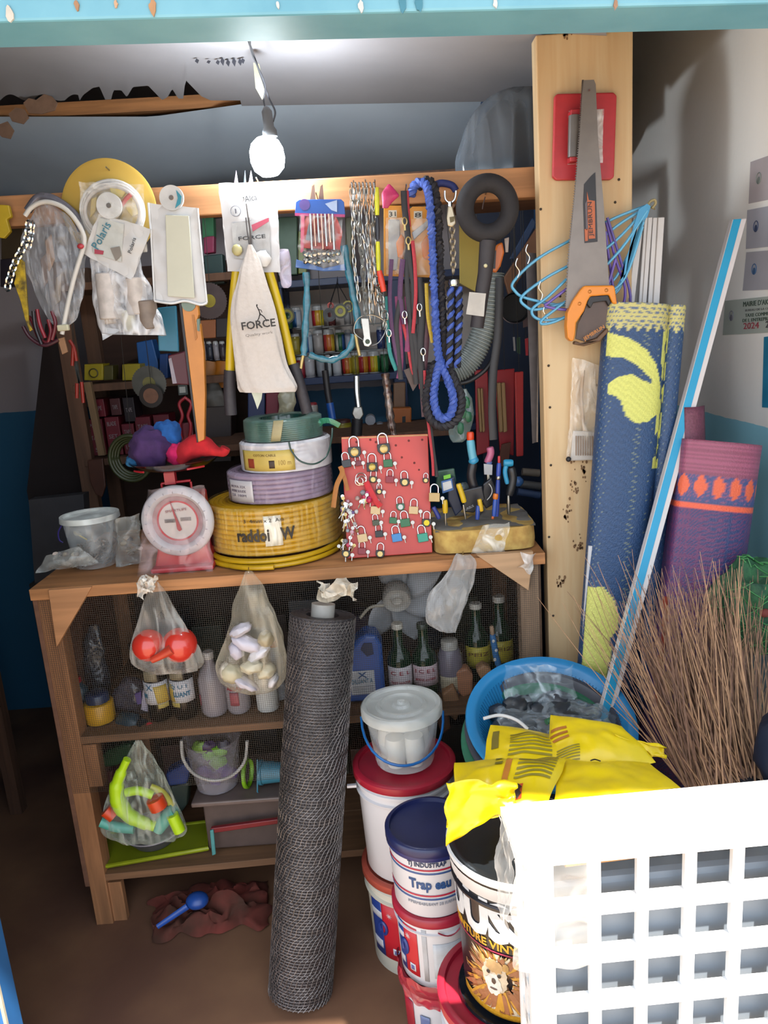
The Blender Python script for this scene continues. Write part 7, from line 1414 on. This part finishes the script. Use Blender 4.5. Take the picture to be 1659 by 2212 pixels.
BW=['#b8c0c8','#c8ccd0','#2c6aa4','#3a78b0']
base=zB
rows=[('bottom',0,[(652,20,46,['#8c2430','#a83040'],'dark red'),(671,23,46,['#c8c4c8','#d0ccd0'],'white'),(695,20,46,['#8a8c90','#a0a2a8'],'grey'),(711,14,46,['#b0b4b8','#3c3e44','#c4c8cc'],'grey and black striped'),(730,20,46,['#c4c6ca','#d4d6da'],'silvery white'),(752,22,48,['#c8c8c8','#c03028','#d07828','#c8a830'],'red and orange banded'),(770,18,48,['#90883c','#a89830'],'olive yellow'),(787,22,48,['#c8c8c8','#b02c30','#d8902a'],'red to amber banded'),(810,26,48,RB3,'rainbow banded'),(833,18,46,['#2c5a3c','#347048'],'dark green')])]
for nm,zz,lst in rows:
    for (px,w_,h_,cols,cn) in lst: can(px,812,w_,h_,cols,'%s can standing in the bottom row on the blue shelf'%cn,z=zB)
r1=46*mpp(740,812,Yb+.06)*1.0
g=G(); zt1=zB+r1+.002; g.box((P(745,760,Yb).x,Yb+.10,zt1+.002),(.36,.10,.004)); o=g.make('divider_board',mat('#8a8c8c',.6)); tag(o,'thin board laid over the bottom row of cans','board')
for (px,w_,h_,cols,cn) in [(640,22,46,['#9c8c3c','#a8983c'],'yellow olive'),(669,18,48,['#9ca8b8','#2c62a0','#b8c4d0'],'blue and white'),(690,24,50,['#a49c98','#b4aca8'],'beige'),(713,24,50,['#c8c8c8','#b83430','#d87830','#d8b030'],'red and amber'),(737,20,48,['#5c7c50','#c8c8b8','#2c6a44','#24508c'],'green and blue'),(755,16,46,['#8890a0','#a8aab8'],'grey lilac'),(825,18,48,['#2c3a6c','#3a4a80'],'navy')]:
    can(px,762,w_,h_,cols,'%s can in the middle row, stacked on the board'%cn,z=zt1+.005)
zt2=zt1+.005+52*mpp(740,760,Yb+.06)
g=G(); g.box((P(740,715,Yb).x,Yb+.10,zt2+.002),(.34,.10,.004)); o=g.make('divider_board',mat('#8a8c8c',.6)); tag(o,'thin board laid over the middle row of cans','board')
for (px,w_,h_,cols,cn) in [(626,20,44,['#2c5a3c','#3c6a44'],'dark green'),(643,22,46,['#b0b8c4','#2c68a8','#c0c8d4'],'white and blue'),(689,26,46,['#c8c8c8','#b82c34','#d8a02c','#d8c82c'],'red, orange and yellow'),(719,16,44,['#5c2c2c','#6c3838'],'brownish red'),(752,14,40,['#c4c8cc','#b4b8bc'],'white')]:
    can(px,712,w_,h_,cols,'%s can in the top row of the stacked cans'%cn,z=zt2+.005)
g=G(); g.box(((xa+xb)/2,3.075,(zA+zB)/2),(xb-xa+.1,.01,zA-zB-.03)); o=g.make('lit_wall_panel',mat('#f0e2d8',.8,s=6)); tag(o,'added pale panel standing for the lit wall behind the cans','board')  # added panel, its pale colour stands in for light on the back wall
# tapes hanging on cords
t=thing('tape_bunch','black and yellow rolls of tape hanging on thin cords in front of the cans','tape',P(735,700,Yb-.06))
for (x,y,r,h,h2) in [(735,672,15,'#2a2c28','#c0b82c'),(712,680,14,'#202226','#26282c'),(752,662,12,'#c0b428','#2c2c26'),(714,660,7,'#e04428','#b03020')]:
    c=P(x,y,Yb-.05-.004*r); R_=r*mpp(x,y,Yb); g=G(); g.lathe([(R_*.35,0),(R_,0),(R_,.012),(R_*.35,.012),(R_*.35,0)],c,28,ax=(0,1,0)); g.make('roll',mat(h,.4),t,smooth=True); g=G(); g.lathe([(R_*.4,-.001),(R_*.75,-.0015),(R_*.75,.001)],c,24,ax=(0,1,0)); g.make('ring',mat(h2,.4),t,smooth=True)
    g=G(); g.tube([c+Vector((0,0,R_*.9)),P(728,610,Yb-.03),P(729,598,Yb+.012)],.0012,4); g.make('cord',BLACKM,t)
t=thing('tape_bunch','single yellow and black tape roll hanging left of the teal tubing','tape',P(618,700,Yb-.06)); c=P(620,682,Yb-.07); R_=16*mpp(620,682,Yb); g=G(); g.lathe([(R_*.35,0),(R_,0),(R_,.012),(R_*.35,.012),(R_*.35,0)],c,28,ax=(0,1,0)); g.make('roll',mat('#3c3a22',.4),t,smooth=True); g=G(); g.lathe([(R_*.5,-.001),(R_*.8,-.0015)],c,24,ax=(0,1,0)); g.make('ring',mat('#a8a030',.4),t,smooth=True); g=G(); g.tube([c,P(612,597,Yb+.01),P(612,588,Yb+.03)],.0012,4); g.make('cord',BLACKM,t)
# things on top of the blue shelving (row at y 470-595)
def pk(name,pts,Y,th,h,lab,grp=None,cat='packet',bev=.003,extra=None,r=.45):
    o=card(pts,Y,th,name,mat(h,r,amt=.12,s=30),bevel=bev); return tag(o,lab,cat,grp)
g0='packs on the top of the blue shelving'
def rect(x0,y0,x1,y1,k=3): return [(x0,y0),(x1,y0-k),(x1,y1-k),(x0,y1)]
pk('stock_pack',rect(596,470,642,596),Yb+.05,.06,'#4f7458','green stock pack right of the white packet',g0); pk('stock_pack',rect(644,500,662,592),Yb+.06,.06,'#8a9440','yellow green stock pack beside the green one',g0)
pk('stock_pack',rect(746,470,760,590),Yb+.05,.06,'#6c6a44','olive pack peeping left of the chains',g0); pk('stock_pack',rect(838,470,850,585),Yb+.05,.05,'#3c4a5c','slate pack behind the orange knife cards',g0)
pk('stock_pack',rect(1056,470,1072,530),Yb+.05,.05,'#8a9090','grey pack seen through the black ring',g0)
o=card([(436,450),(460,449),(462,512),(438,514)],2.6,.04,'stock_pack',mat('#2f7a4c',.4)); tag(o,'green stock pack between the cream and white packets','packet',g0)
pk('stock_pack',rect(440,512,462,548),2.58,.04,'#a02c58','pink stock pack right of the cream packet',g0); pk('stock_pack',rect(456,450,480,470),2.6,.04,'#4c3a58','purple stock pack left of the white packet',g0); pk('stock_pack',[(440,552),(480,548),(484,612),(444,616)],2.6,.05,'#2c4a48','dark teal pack under the pink one',g0)
pk('stock_pack',rect(2,470,50,560),2.6,.05,'#4a3c28','brown pack at the far left behind the chain',g0); pk('stock_pack',rect(0,560,40,620),2.6,.05,'#2c2430','dark plum pack at the far left under the brown one',g0)
# wooden shelving on the left, holding the packs
Yw=2.55
x0=P(150,800,Yw).x; x1=P(520,800,Yw).x; zs=[P(300,985,Yw).z,P(300,823,Yw).z,P(450,690,Yw).z+.0]
DW2=mat('#7c5842',.8,kind='woodz',s=40,amt=.35)
t=shelfunit('wooden_shelving','brown wooden shelving at the back left, holding red boxes and saw blades',x0,x1+.1,Yw,Yw+.28,[zs[0],zs[1],.55],DW2,[(x0,.05,1.78),(x1+.1,.04,1.78)])
g=G(); g.box(((x0+x1)/2+.05,Yw+.29,1.2),(x1-x0+.14,.012,1.15)); g.make('back_panel',mat('#4c3226',.85,kind='wood',s=20,amt=.3),t)
g=G(); g.box(((x0+x1)/2+.05,Yw+.14,1.70),(x1-x0+.1,.28,.024)); g.make('shelf_board',DW2,t,bevel=.002)
g=G(); a=P(180,826,Yw-.02);b=P(212,985,Yw-.02); g.prism([a,a+Vector((.022,0,0)),b+Vector((.022,0,0)),b],(0,.02,0)); g.make('pale_edge_strip',mat('#9c7c58',.8,kind='woodz',s=40),t,bevel=.001)
z0_=zs[0]
def rbox(px0,px1,py0,py1,lab,h='#7a1c2c',Y=Yw+.04,lines=3):
    a=P(px0,py1,Y);b=P(px1,py1,Y);tp_=P((px0+px1)/2,py0,Y).z; z=max(a.z,b.z) ; t=thing('red_box',lab,'box',((a.x+b.x)/2,Y+.04,z),'red boxes on the wooden shelving'); g=G(); g.box(((a.x+b.x)/2,Y+.045,(z+tp_)/2),(b.x-a.x-.003,.09,tp_-z)); g.make('carton',mat(h,.45,s=30,amt=.2),t,bevel=.002)
    for i in range(lines):
        zz=tp_-(tp_-z)*(i+.5)/lines; txt(['TAPE','150','BLADE','SET','50','PRO'][(i+px0)%6],Vector((a.x+.010,Y-.0015,zz-.008)),Vector((b.x-.010,Y-.0015,zz-.007)),mat('#a8989c',.5),t,fit_h=.014)
rbox(197,232,905,985,'red carton with white print in the left bottom corner of the wooden shelf',lines=3); rbox(198,230,862,902,'red carton stacked on the leftmost bottom one',lines=1); rbox(236,268,900,984,'second red carton from the left on the wooden shelf',lines=3); rbox(240,264,860,898,'brownish red carton above the second one',h='#5c2a2c',lines=1); rbox(270,298,915,982,'third red carton from the left on the wooden shelf',lines=2); rbox(270,296,858,912,'dark carton above the third red one',h='#2a1c22',lines=1); rbox(300,335,900,980,'fourth red carton beside the purple knit bundle',lines=2); rbox(340,376,895,980,'fifth red carton behind the blue knit bundle',lines=2); 
# yellow boxes on the middle shelf
for k,(a,b,lab) in enumerate([(182,222,'yellow box with a dark round mark on the middle wooden shelf'),(264,302,'plain yellow box right of the marked one')]):
    t=thing('yellow_box',lab,'box',P((a+b)/2,822,Yw+.06)); pts=rect(a,787,b,822,1); card(pts,Yw+.04,.07,'carton',mat('#b8a41c',.45,s=20,amt=.15),t,bevel=.002)
    if k==0: g=G(); c=P(202,806,Yw+.036); g.tube([c+Vector((math.cos(x)*.014,0,math.sin(x)*.014)) for x in [2*PI*i/20 for i in range(20)]],.002,5,closed=True); g.make('round_mark',mat('#4a4420',.5),t)
pk('dark_olive_box',rect(223,790,244,822,1),Yw+.05,.06,'#5a5420','olive box between the two yellow boxes',None,'box')
pk('blue_box',[(294,740),(328,733),(342,786),(342,818),(302,818)],Yw+.10,.06,'#1f62ac','bright blue box on the middle wooden shelf',None,'box'); pk('blue_bottle_box',rect(344,765,362,820,1),Yw+.08,.05,'#1c4c94','narrow dark blue box beside the bright blue one',None,'box')
lb_=pk('light_blue_packet',[(338,665),(380,660),(386,760),(342,758)],1.92,.010,'#3c88a8','light blue packet hanging left of the level','hung small packets'); mp_=pk('maroon_packet',[(362,768),(400,758),(408,832),(372,830)],1.94,.012,'#5e1828','maroon packet with a silver flash hanging left of the level','hung small packets')
card([(364,775),(370,773),(382,828),(373,829)],1.938,.002,'silver_strip',mat('#b0a4b0',.4),mp_); hang_up(mp_,385,763,1.946); hang_up(lb_,360,663,1.925)
# circular blades in packets
for k,(x,y,r,h,h2,lab) in enumerate([(322,828,38,'#6a6860','#8a8240','large grey circular saw blade hanging in the back left'),(326,855,26,'#3c3430','#8c5a3c','smaller dark disc with a wood coloured middle hanging below the grey blade'),(452,650,38,'#6a5c5c','#b0a034','circular saw blade with yellow middle right of the orange level')]):
    t=thing('circular_blade',lab,'blade',P(x,y+r,2.30-.02*k),'circular blades'); c=P(x,y,2.30-.02*k); R_=r*mpp(x,y,2.3); g=G(); n=40; q=[]
    for i in range(n*2): a=2*PI*i/(n*2); rr=R_*(1 if i%2 else .95); q.append(c+Vector((math.cos(a)*rr,0,math.sin(a)*rr)))
    g.prism(q,(0,.003,0)); g.make('disc',mat(h,.35,.5,s=20,amt=.25),t); g=G(); g.lathe([(0,-.002),(R_*(.62 if k==1 else .36),-.002),(R_*(.62 if k==1 else .36),.001)],c,28,ax=(0,1,0)); g.make('centre_label',mat(h2,.5,s=40,amt=.3),t,smooth=True)
    hang_up(t,x,y-r,2.30-.02*k)
if 0: g=G(); ys=2.38; g.box((P(380,600,ys).x,ys-.02,P(380,600,ys).z+.04),(.56,.02,.03)); pass
t=thing('clippers','red and black clippers with a white tag hanging left of the level','clippers',P(400,975,2.1))
card([(384,832),(404,830),(406,852),(386,854)],2.10,.004,'tag_card',mat('#25332c',.5),t); card([(387,836),(400,835),(401,848),(388,849)],2.098,.002,'white_print',mat('#a8aaa4',.5),t)
for sx in (-1,1): g=G(); g.tube(smooth_path(pp([(400-sx*2,858),(400+sx*13,872),(400+sx*6,898),(400+sx*12,920),(400+sx*8,950)],2.1),5),.0045,8); g.make('handle',mat('#b02430',.4),t,smooth=True)
g=G(); g.prism(pp([(386,915),(414,912),(420,965),(398,985),(380,960)],2.11),(0,.012,0)); g.make('red_body',mat('#7c1828',.4),t,bevel=.003)
hang_up(t,400,858,2.105)
t=thing('green_coil','olive green ring of hose standing behind the scale at left','coil',P(275,1045,2.2)); g=G(); c=P(282,990,2.22); 
for k in range(4): g.tube([c+Vector((math.cos(a)*(.060-.006*k),.006*k,math.sin(a)*.066*(1-.09*k))) for a in [2*PI*i/36 for i in range(36)]],.006,8,closed=True)
g.make('hose_turns',mat('#3c4220',.4,amt=.15),t,smooth=True,kind='stuff'); hang_up(t,282,940,2.22)
pk('orange_packet',[(188,995),(222,990),(228,1050),(220,1075),(206,1068),(194,1040)],Yw-.06,.012,'#5c3424','rusty orange packet under the bottom wooden shelf at left',None)
# packs right part of wooden shelving
pk('orange_wood_box',rect(430,692,466,732,2),Yw+.05,.06,'#b06838','orange wood coloured box right of the level',None,'box'); pk('dark_pack',rect(466,688,496,730,2),Yw+.05,.06,'#2c2228','dark box beside the orange wood coloured one',None,'box')
for k,(a,b,h,lab) in enumerate([(434,448,'#9c98a4','grey white bottle'),(449,462,'#3a3e4c','slate bottle'),(463,476,'#a8a2a8','pale bottle'),(477,490,'#4c4048','plum bottle')]):
    can((a+b)/2,778,b-a,42,[h,h],'%s in the row right of the level'%lab,Y=Yw+.08,grp='bottles right of the level')
for k,(pts,h,lab) in enumerate([([(432,782),(466,776),(470,820),(444,832),(434,815)],'#b06c1c','orange bag left of the cutter grips'),([(466,776),(496,774),(496,850),(474,836)],'#c8781c','brighter orange bag at the cutter grip')]):
    g=sackg([(pts[0][0],pts[1][0],780),(pts[0][0]-2,pts[1][0]+2,805),(pts[0][0]+4,pts[1][0],835)],Yw+.06,.5,wr=.006,seed=k+90,n=20); o=g.make('orange_bag',mat(h,.5,s=30,amt=.3),smooth=True); tag(o,lab,'bag')
g=sackg([(448,470,822),(438,486,850),(440,490,876)],Yw+.05,.5,wr=.01,seed=95,n=20); o=g.make('grey_bag',mat('#6a645c',.5,s=20,amt=.3),smooth=True); tag(o,'grey rounded bag below the orange bags','bag')
pk('brown_board_pack',rect(434,880,500,1000,3),Yw+.02,.10,'#33201c','dark brown carton behind the coil stack at left',None,'box')
# between: goods behind the coils
for k,(pts,h,lab) in enumerate([(rect(535,850,572,938,1),'#2a3c6e','navy pack behind the green wire roll'),(rect(574,850,602,938,1),'#8c1f38','crimson pack behind the green wire roll'),(rect(655,905,690,935,1),'#8c2a30','red box under the white tub behind the coils')]):
    pk('stock_pack',pts,2.45,.05,h,lab,'packs behind the coil stack')
g=sackg([(606,634,845),(600,636,870),(602,634,925)],2.42,.5,wr=.01,seed=99,n=20); o=g.make('cream_bag',film('#c4bc9c',.6),smooth=True); tag(o,'cream clear bag below the right cutter grip','bag')
can(678,905,22,36,['#c0b8b0','#b0aaa4'],'white tub with a red cap behind the coils',Y=2.47,grp=None,capc='#b0283a'); can(744,955,38,50,['#8c8420','#a09424'],'yellow tin behind the green ribbon knot',Y=2.6,grp=None,capc='#5c2820')
g=G(); g.box((P(640,990,2.45).x,2.5,P(640,940,2.45).z-.012),(1.0,.3,.02)); zq=P(640,940,2.45).z
o=g.make('low_table_top',DW2,bevel=.002); tag(o,'narrow wooden ledge behind the counter coils','ledge'); 
g=G(); g.box((P(640,990,2.45).x+.3,2.55,(zq-.03)/2),(.05,.05,zq-.03)); o=g.make('ledge_leg',DW2); tag(o,'leg holding the narrow ledge behind the counter','post')
for k,(x,y) in enumerate([(800,908),(821,925)]):
    g=G(); g.lathe([(0,-.001),(.017,0),(.0175,.004),(.0175,.05),(0,.05)],P(x,y,2.6),24,ax=(0,1,0)); o=g.make('round_white_cap',mat('#b8bac4',.4),smooth=True); tag(o,['upper white round cap facing out above the padlock board','lower white round cap facing out above the padlock board'][k],'cap','white round caps')
t=thing('orange_case','orange case with a black slot standing behind the padlock board','case',P(870,955,2.6)); card(rect(846,882,889,960,1),2.6,.05,'case_body',mat('#c86c18',.45,amt=.1),t,bevel=.004); card(rect(869,900,876,938,1),2.598,.002,'slot',BLACKM,t)
pk('brown_card_box',rect(850,828,876,952,2),2.66,.05,'#8c6444','brown box standing above the orange case',None,'box'); pk('small_white_box',rect(896,916,914,940,1),2.62,.03,'#a8aaa8','small white box right of the orange case',None,'box')
# vertical tools hanging below the blue shelf
t=thing('chrome_wrench','chrome wrench hanging down between the cans and the padlock board','wrench',P(772,930,2.2)); g=G(); g.tube(smooth_path(pp([(770,812),(771,850),(774,880)],2.2),5),[(.008,.004)]*11,10); g.make('shaft',CHROME,t,smooth=True); g=G(); g.prism(pp([(764,880),(782,878),(786,896),(778,908),(766,906),(760,894)],2.195),(0,.012,0)); g.make('jaw',STEEL,t,bevel=.003); g=G(); g.tube(pp([(772,905),(770,940)],2.2),.016,12); g.make('dark_grip',BLACKM,t,smooth=True); hang_up(t,770,814,2.2)
t=thing('blue_black_tool','long black tool with a blue grip hanging above the padlock board','tool',P(716,905,2.15)); g=G(); g.tube(pp([(702,800),(708,850),(712,872)],2.15),.009,10); g.make('shaft',BLACKM,t,smooth=True); g=G(); g.tube(pp([(712,870),(718,905)],2.15),.011,10); g.make('grip',mat('#1f5cb4',.35),t,smooth=True); hang_up(t,702,802,2.15)
t=thing('wrapped_rod','foil wrapped brown rod slanting behind the padlock board','rod',P(848,945,2.1)); g=G(); g.tube(smooth_path(pp([(832,806),(838,850),(843,900),(850,945)],2.1),6),[.011+.002*math.sin(i*2.3) for i in range(19)],10); g.make('foil',mat('#b8a8a0',.25,.6,s=60,amt=.6,col2='#5a3428'),t,smooth=True); hang_up(t,832,808,2.1)
# green patterned plastic near rope end
t=thing('green_print_bag','pale bag printed with green leaves hanging right of the rope loop','bag',P(985,960,2.0)); g=sackg([(1000,1008,840),(978,1020,870),(968,1022,910),(972,1010,940),(978,1000,955)],2.0,.3,wr=.008,seed=55); g.make('film',film('#7c8c88',.5,s=20,glint=.3),t,smooth=True)
for (x,y) in [(985,905),(1000,890),(995,925),(1012,900),(1008,870)]: g=G(); g.ball(P(x,y,1.975),(.010,.003,.016),8,noi=.4,seed=x); g.make('green_leaf_print',mat('#2f7a54',.4),t,smooth=True)
hang_up(t,1004,842,2.0)
# red floats at back right
for k,(q,hh,lab) in enumerate([([(1026,800),(1054,796),(1058,975),(1030,985)],(1032,1044),'left red plaster float hanging behind the tools'),([(1068,800),(1112,796),(1110,985),(1080,975)],(1074,1092),'middle red plaster float with a wooden grip, behind the tools'),([(1112,804),(1131,802),(1131,985),(1116,987)],None,'right brighter red float seen edge on, near the post')]):
    Y=2.35-.03*k; t=thing('red_float',lab,'float',P(q[2][0]-10,q[2][1],Y),'red floats hung at the back'); card(q,Y,.012,'plate',mat('#b8222c' if k<2 else '#dc3c3a',.45,amt=.1),t,bevel=.003)
    if hh:
        for j in (0,1):
            a=hh[0]+(hh[1]-hh[0])*j/2; b=hh[0]+(hh[1]-hh[0])*(j+1)/2-.8; card([(a,828 if k else 840),(b,826 if k else 838),(b+5,932),(a+5,935)],Y-.022,.02,'wooden_grip',mat('#c89c68',.6,kind='woodz',s=40,amt=.25),t,bevel=.003)
    hang_up(t,(q[0][0]+q[1][0])/2,q[0][1],Y)
pk('brown_strap',[(1084,960),(1104,955),(1100,990),(1088,1010),(1076,1000)],2.28,.008,'#6a3018','brown leather strap end under the middle red float',None,'strap',.001)
# dark round thing and small packs between hose and post
t=thing('black_round_pan','black round pan hanging in the dark gap left of the post','pan',P(1110,725,2.3)); c=P(1113,665,2.3); R_=32*mpp(1113,665,2.3); g=G(); g.lathe([(0,.02),(R_*.9,.018),(R_,0),(R_*1.03,0),(R_*.95,.024),(0,.028)],c,36,ax=(0,1,0),); g.make('pan_body',mat('#141316',.45),t,smooth=True); g=G(); g.tube([c+Vector((math.cos(a)*R_*1.02,-.002,math.sin(a)*R_*1.02)) for a in [2*PI*i/32 for i in range(12,26)]],.002,5); g.make('bright_rim',mat('#6c6670',.3,.5),t,smooth=True)
hang_up(t,1113,633,2.3)
for k,(pts,h,lab) in enumerate([([(1108,728),(1112,728),(1114,758),(1110,758)],'#a8a4a4','slim white packet under the black pan'),([(1116,730),(1124,728),(1124,765),(1117,762)],'#2c5038','slim green packet under the black pan'),([(1134,732),(1141,730),(1141,768),(1136,768)],'#c83440','slim red packet beside the long blade'),([(1128,672),(1140,670),(1141,705),(1130,708)],'#6c5458','small rosy packet beside the long blade')]): o=pk('slim_packet',pts,2.32,.004,h,lab,'slim packets by the long blade',bev=.0); hang_up(o,pts[0][0]+2,pts[0][1],2.322)
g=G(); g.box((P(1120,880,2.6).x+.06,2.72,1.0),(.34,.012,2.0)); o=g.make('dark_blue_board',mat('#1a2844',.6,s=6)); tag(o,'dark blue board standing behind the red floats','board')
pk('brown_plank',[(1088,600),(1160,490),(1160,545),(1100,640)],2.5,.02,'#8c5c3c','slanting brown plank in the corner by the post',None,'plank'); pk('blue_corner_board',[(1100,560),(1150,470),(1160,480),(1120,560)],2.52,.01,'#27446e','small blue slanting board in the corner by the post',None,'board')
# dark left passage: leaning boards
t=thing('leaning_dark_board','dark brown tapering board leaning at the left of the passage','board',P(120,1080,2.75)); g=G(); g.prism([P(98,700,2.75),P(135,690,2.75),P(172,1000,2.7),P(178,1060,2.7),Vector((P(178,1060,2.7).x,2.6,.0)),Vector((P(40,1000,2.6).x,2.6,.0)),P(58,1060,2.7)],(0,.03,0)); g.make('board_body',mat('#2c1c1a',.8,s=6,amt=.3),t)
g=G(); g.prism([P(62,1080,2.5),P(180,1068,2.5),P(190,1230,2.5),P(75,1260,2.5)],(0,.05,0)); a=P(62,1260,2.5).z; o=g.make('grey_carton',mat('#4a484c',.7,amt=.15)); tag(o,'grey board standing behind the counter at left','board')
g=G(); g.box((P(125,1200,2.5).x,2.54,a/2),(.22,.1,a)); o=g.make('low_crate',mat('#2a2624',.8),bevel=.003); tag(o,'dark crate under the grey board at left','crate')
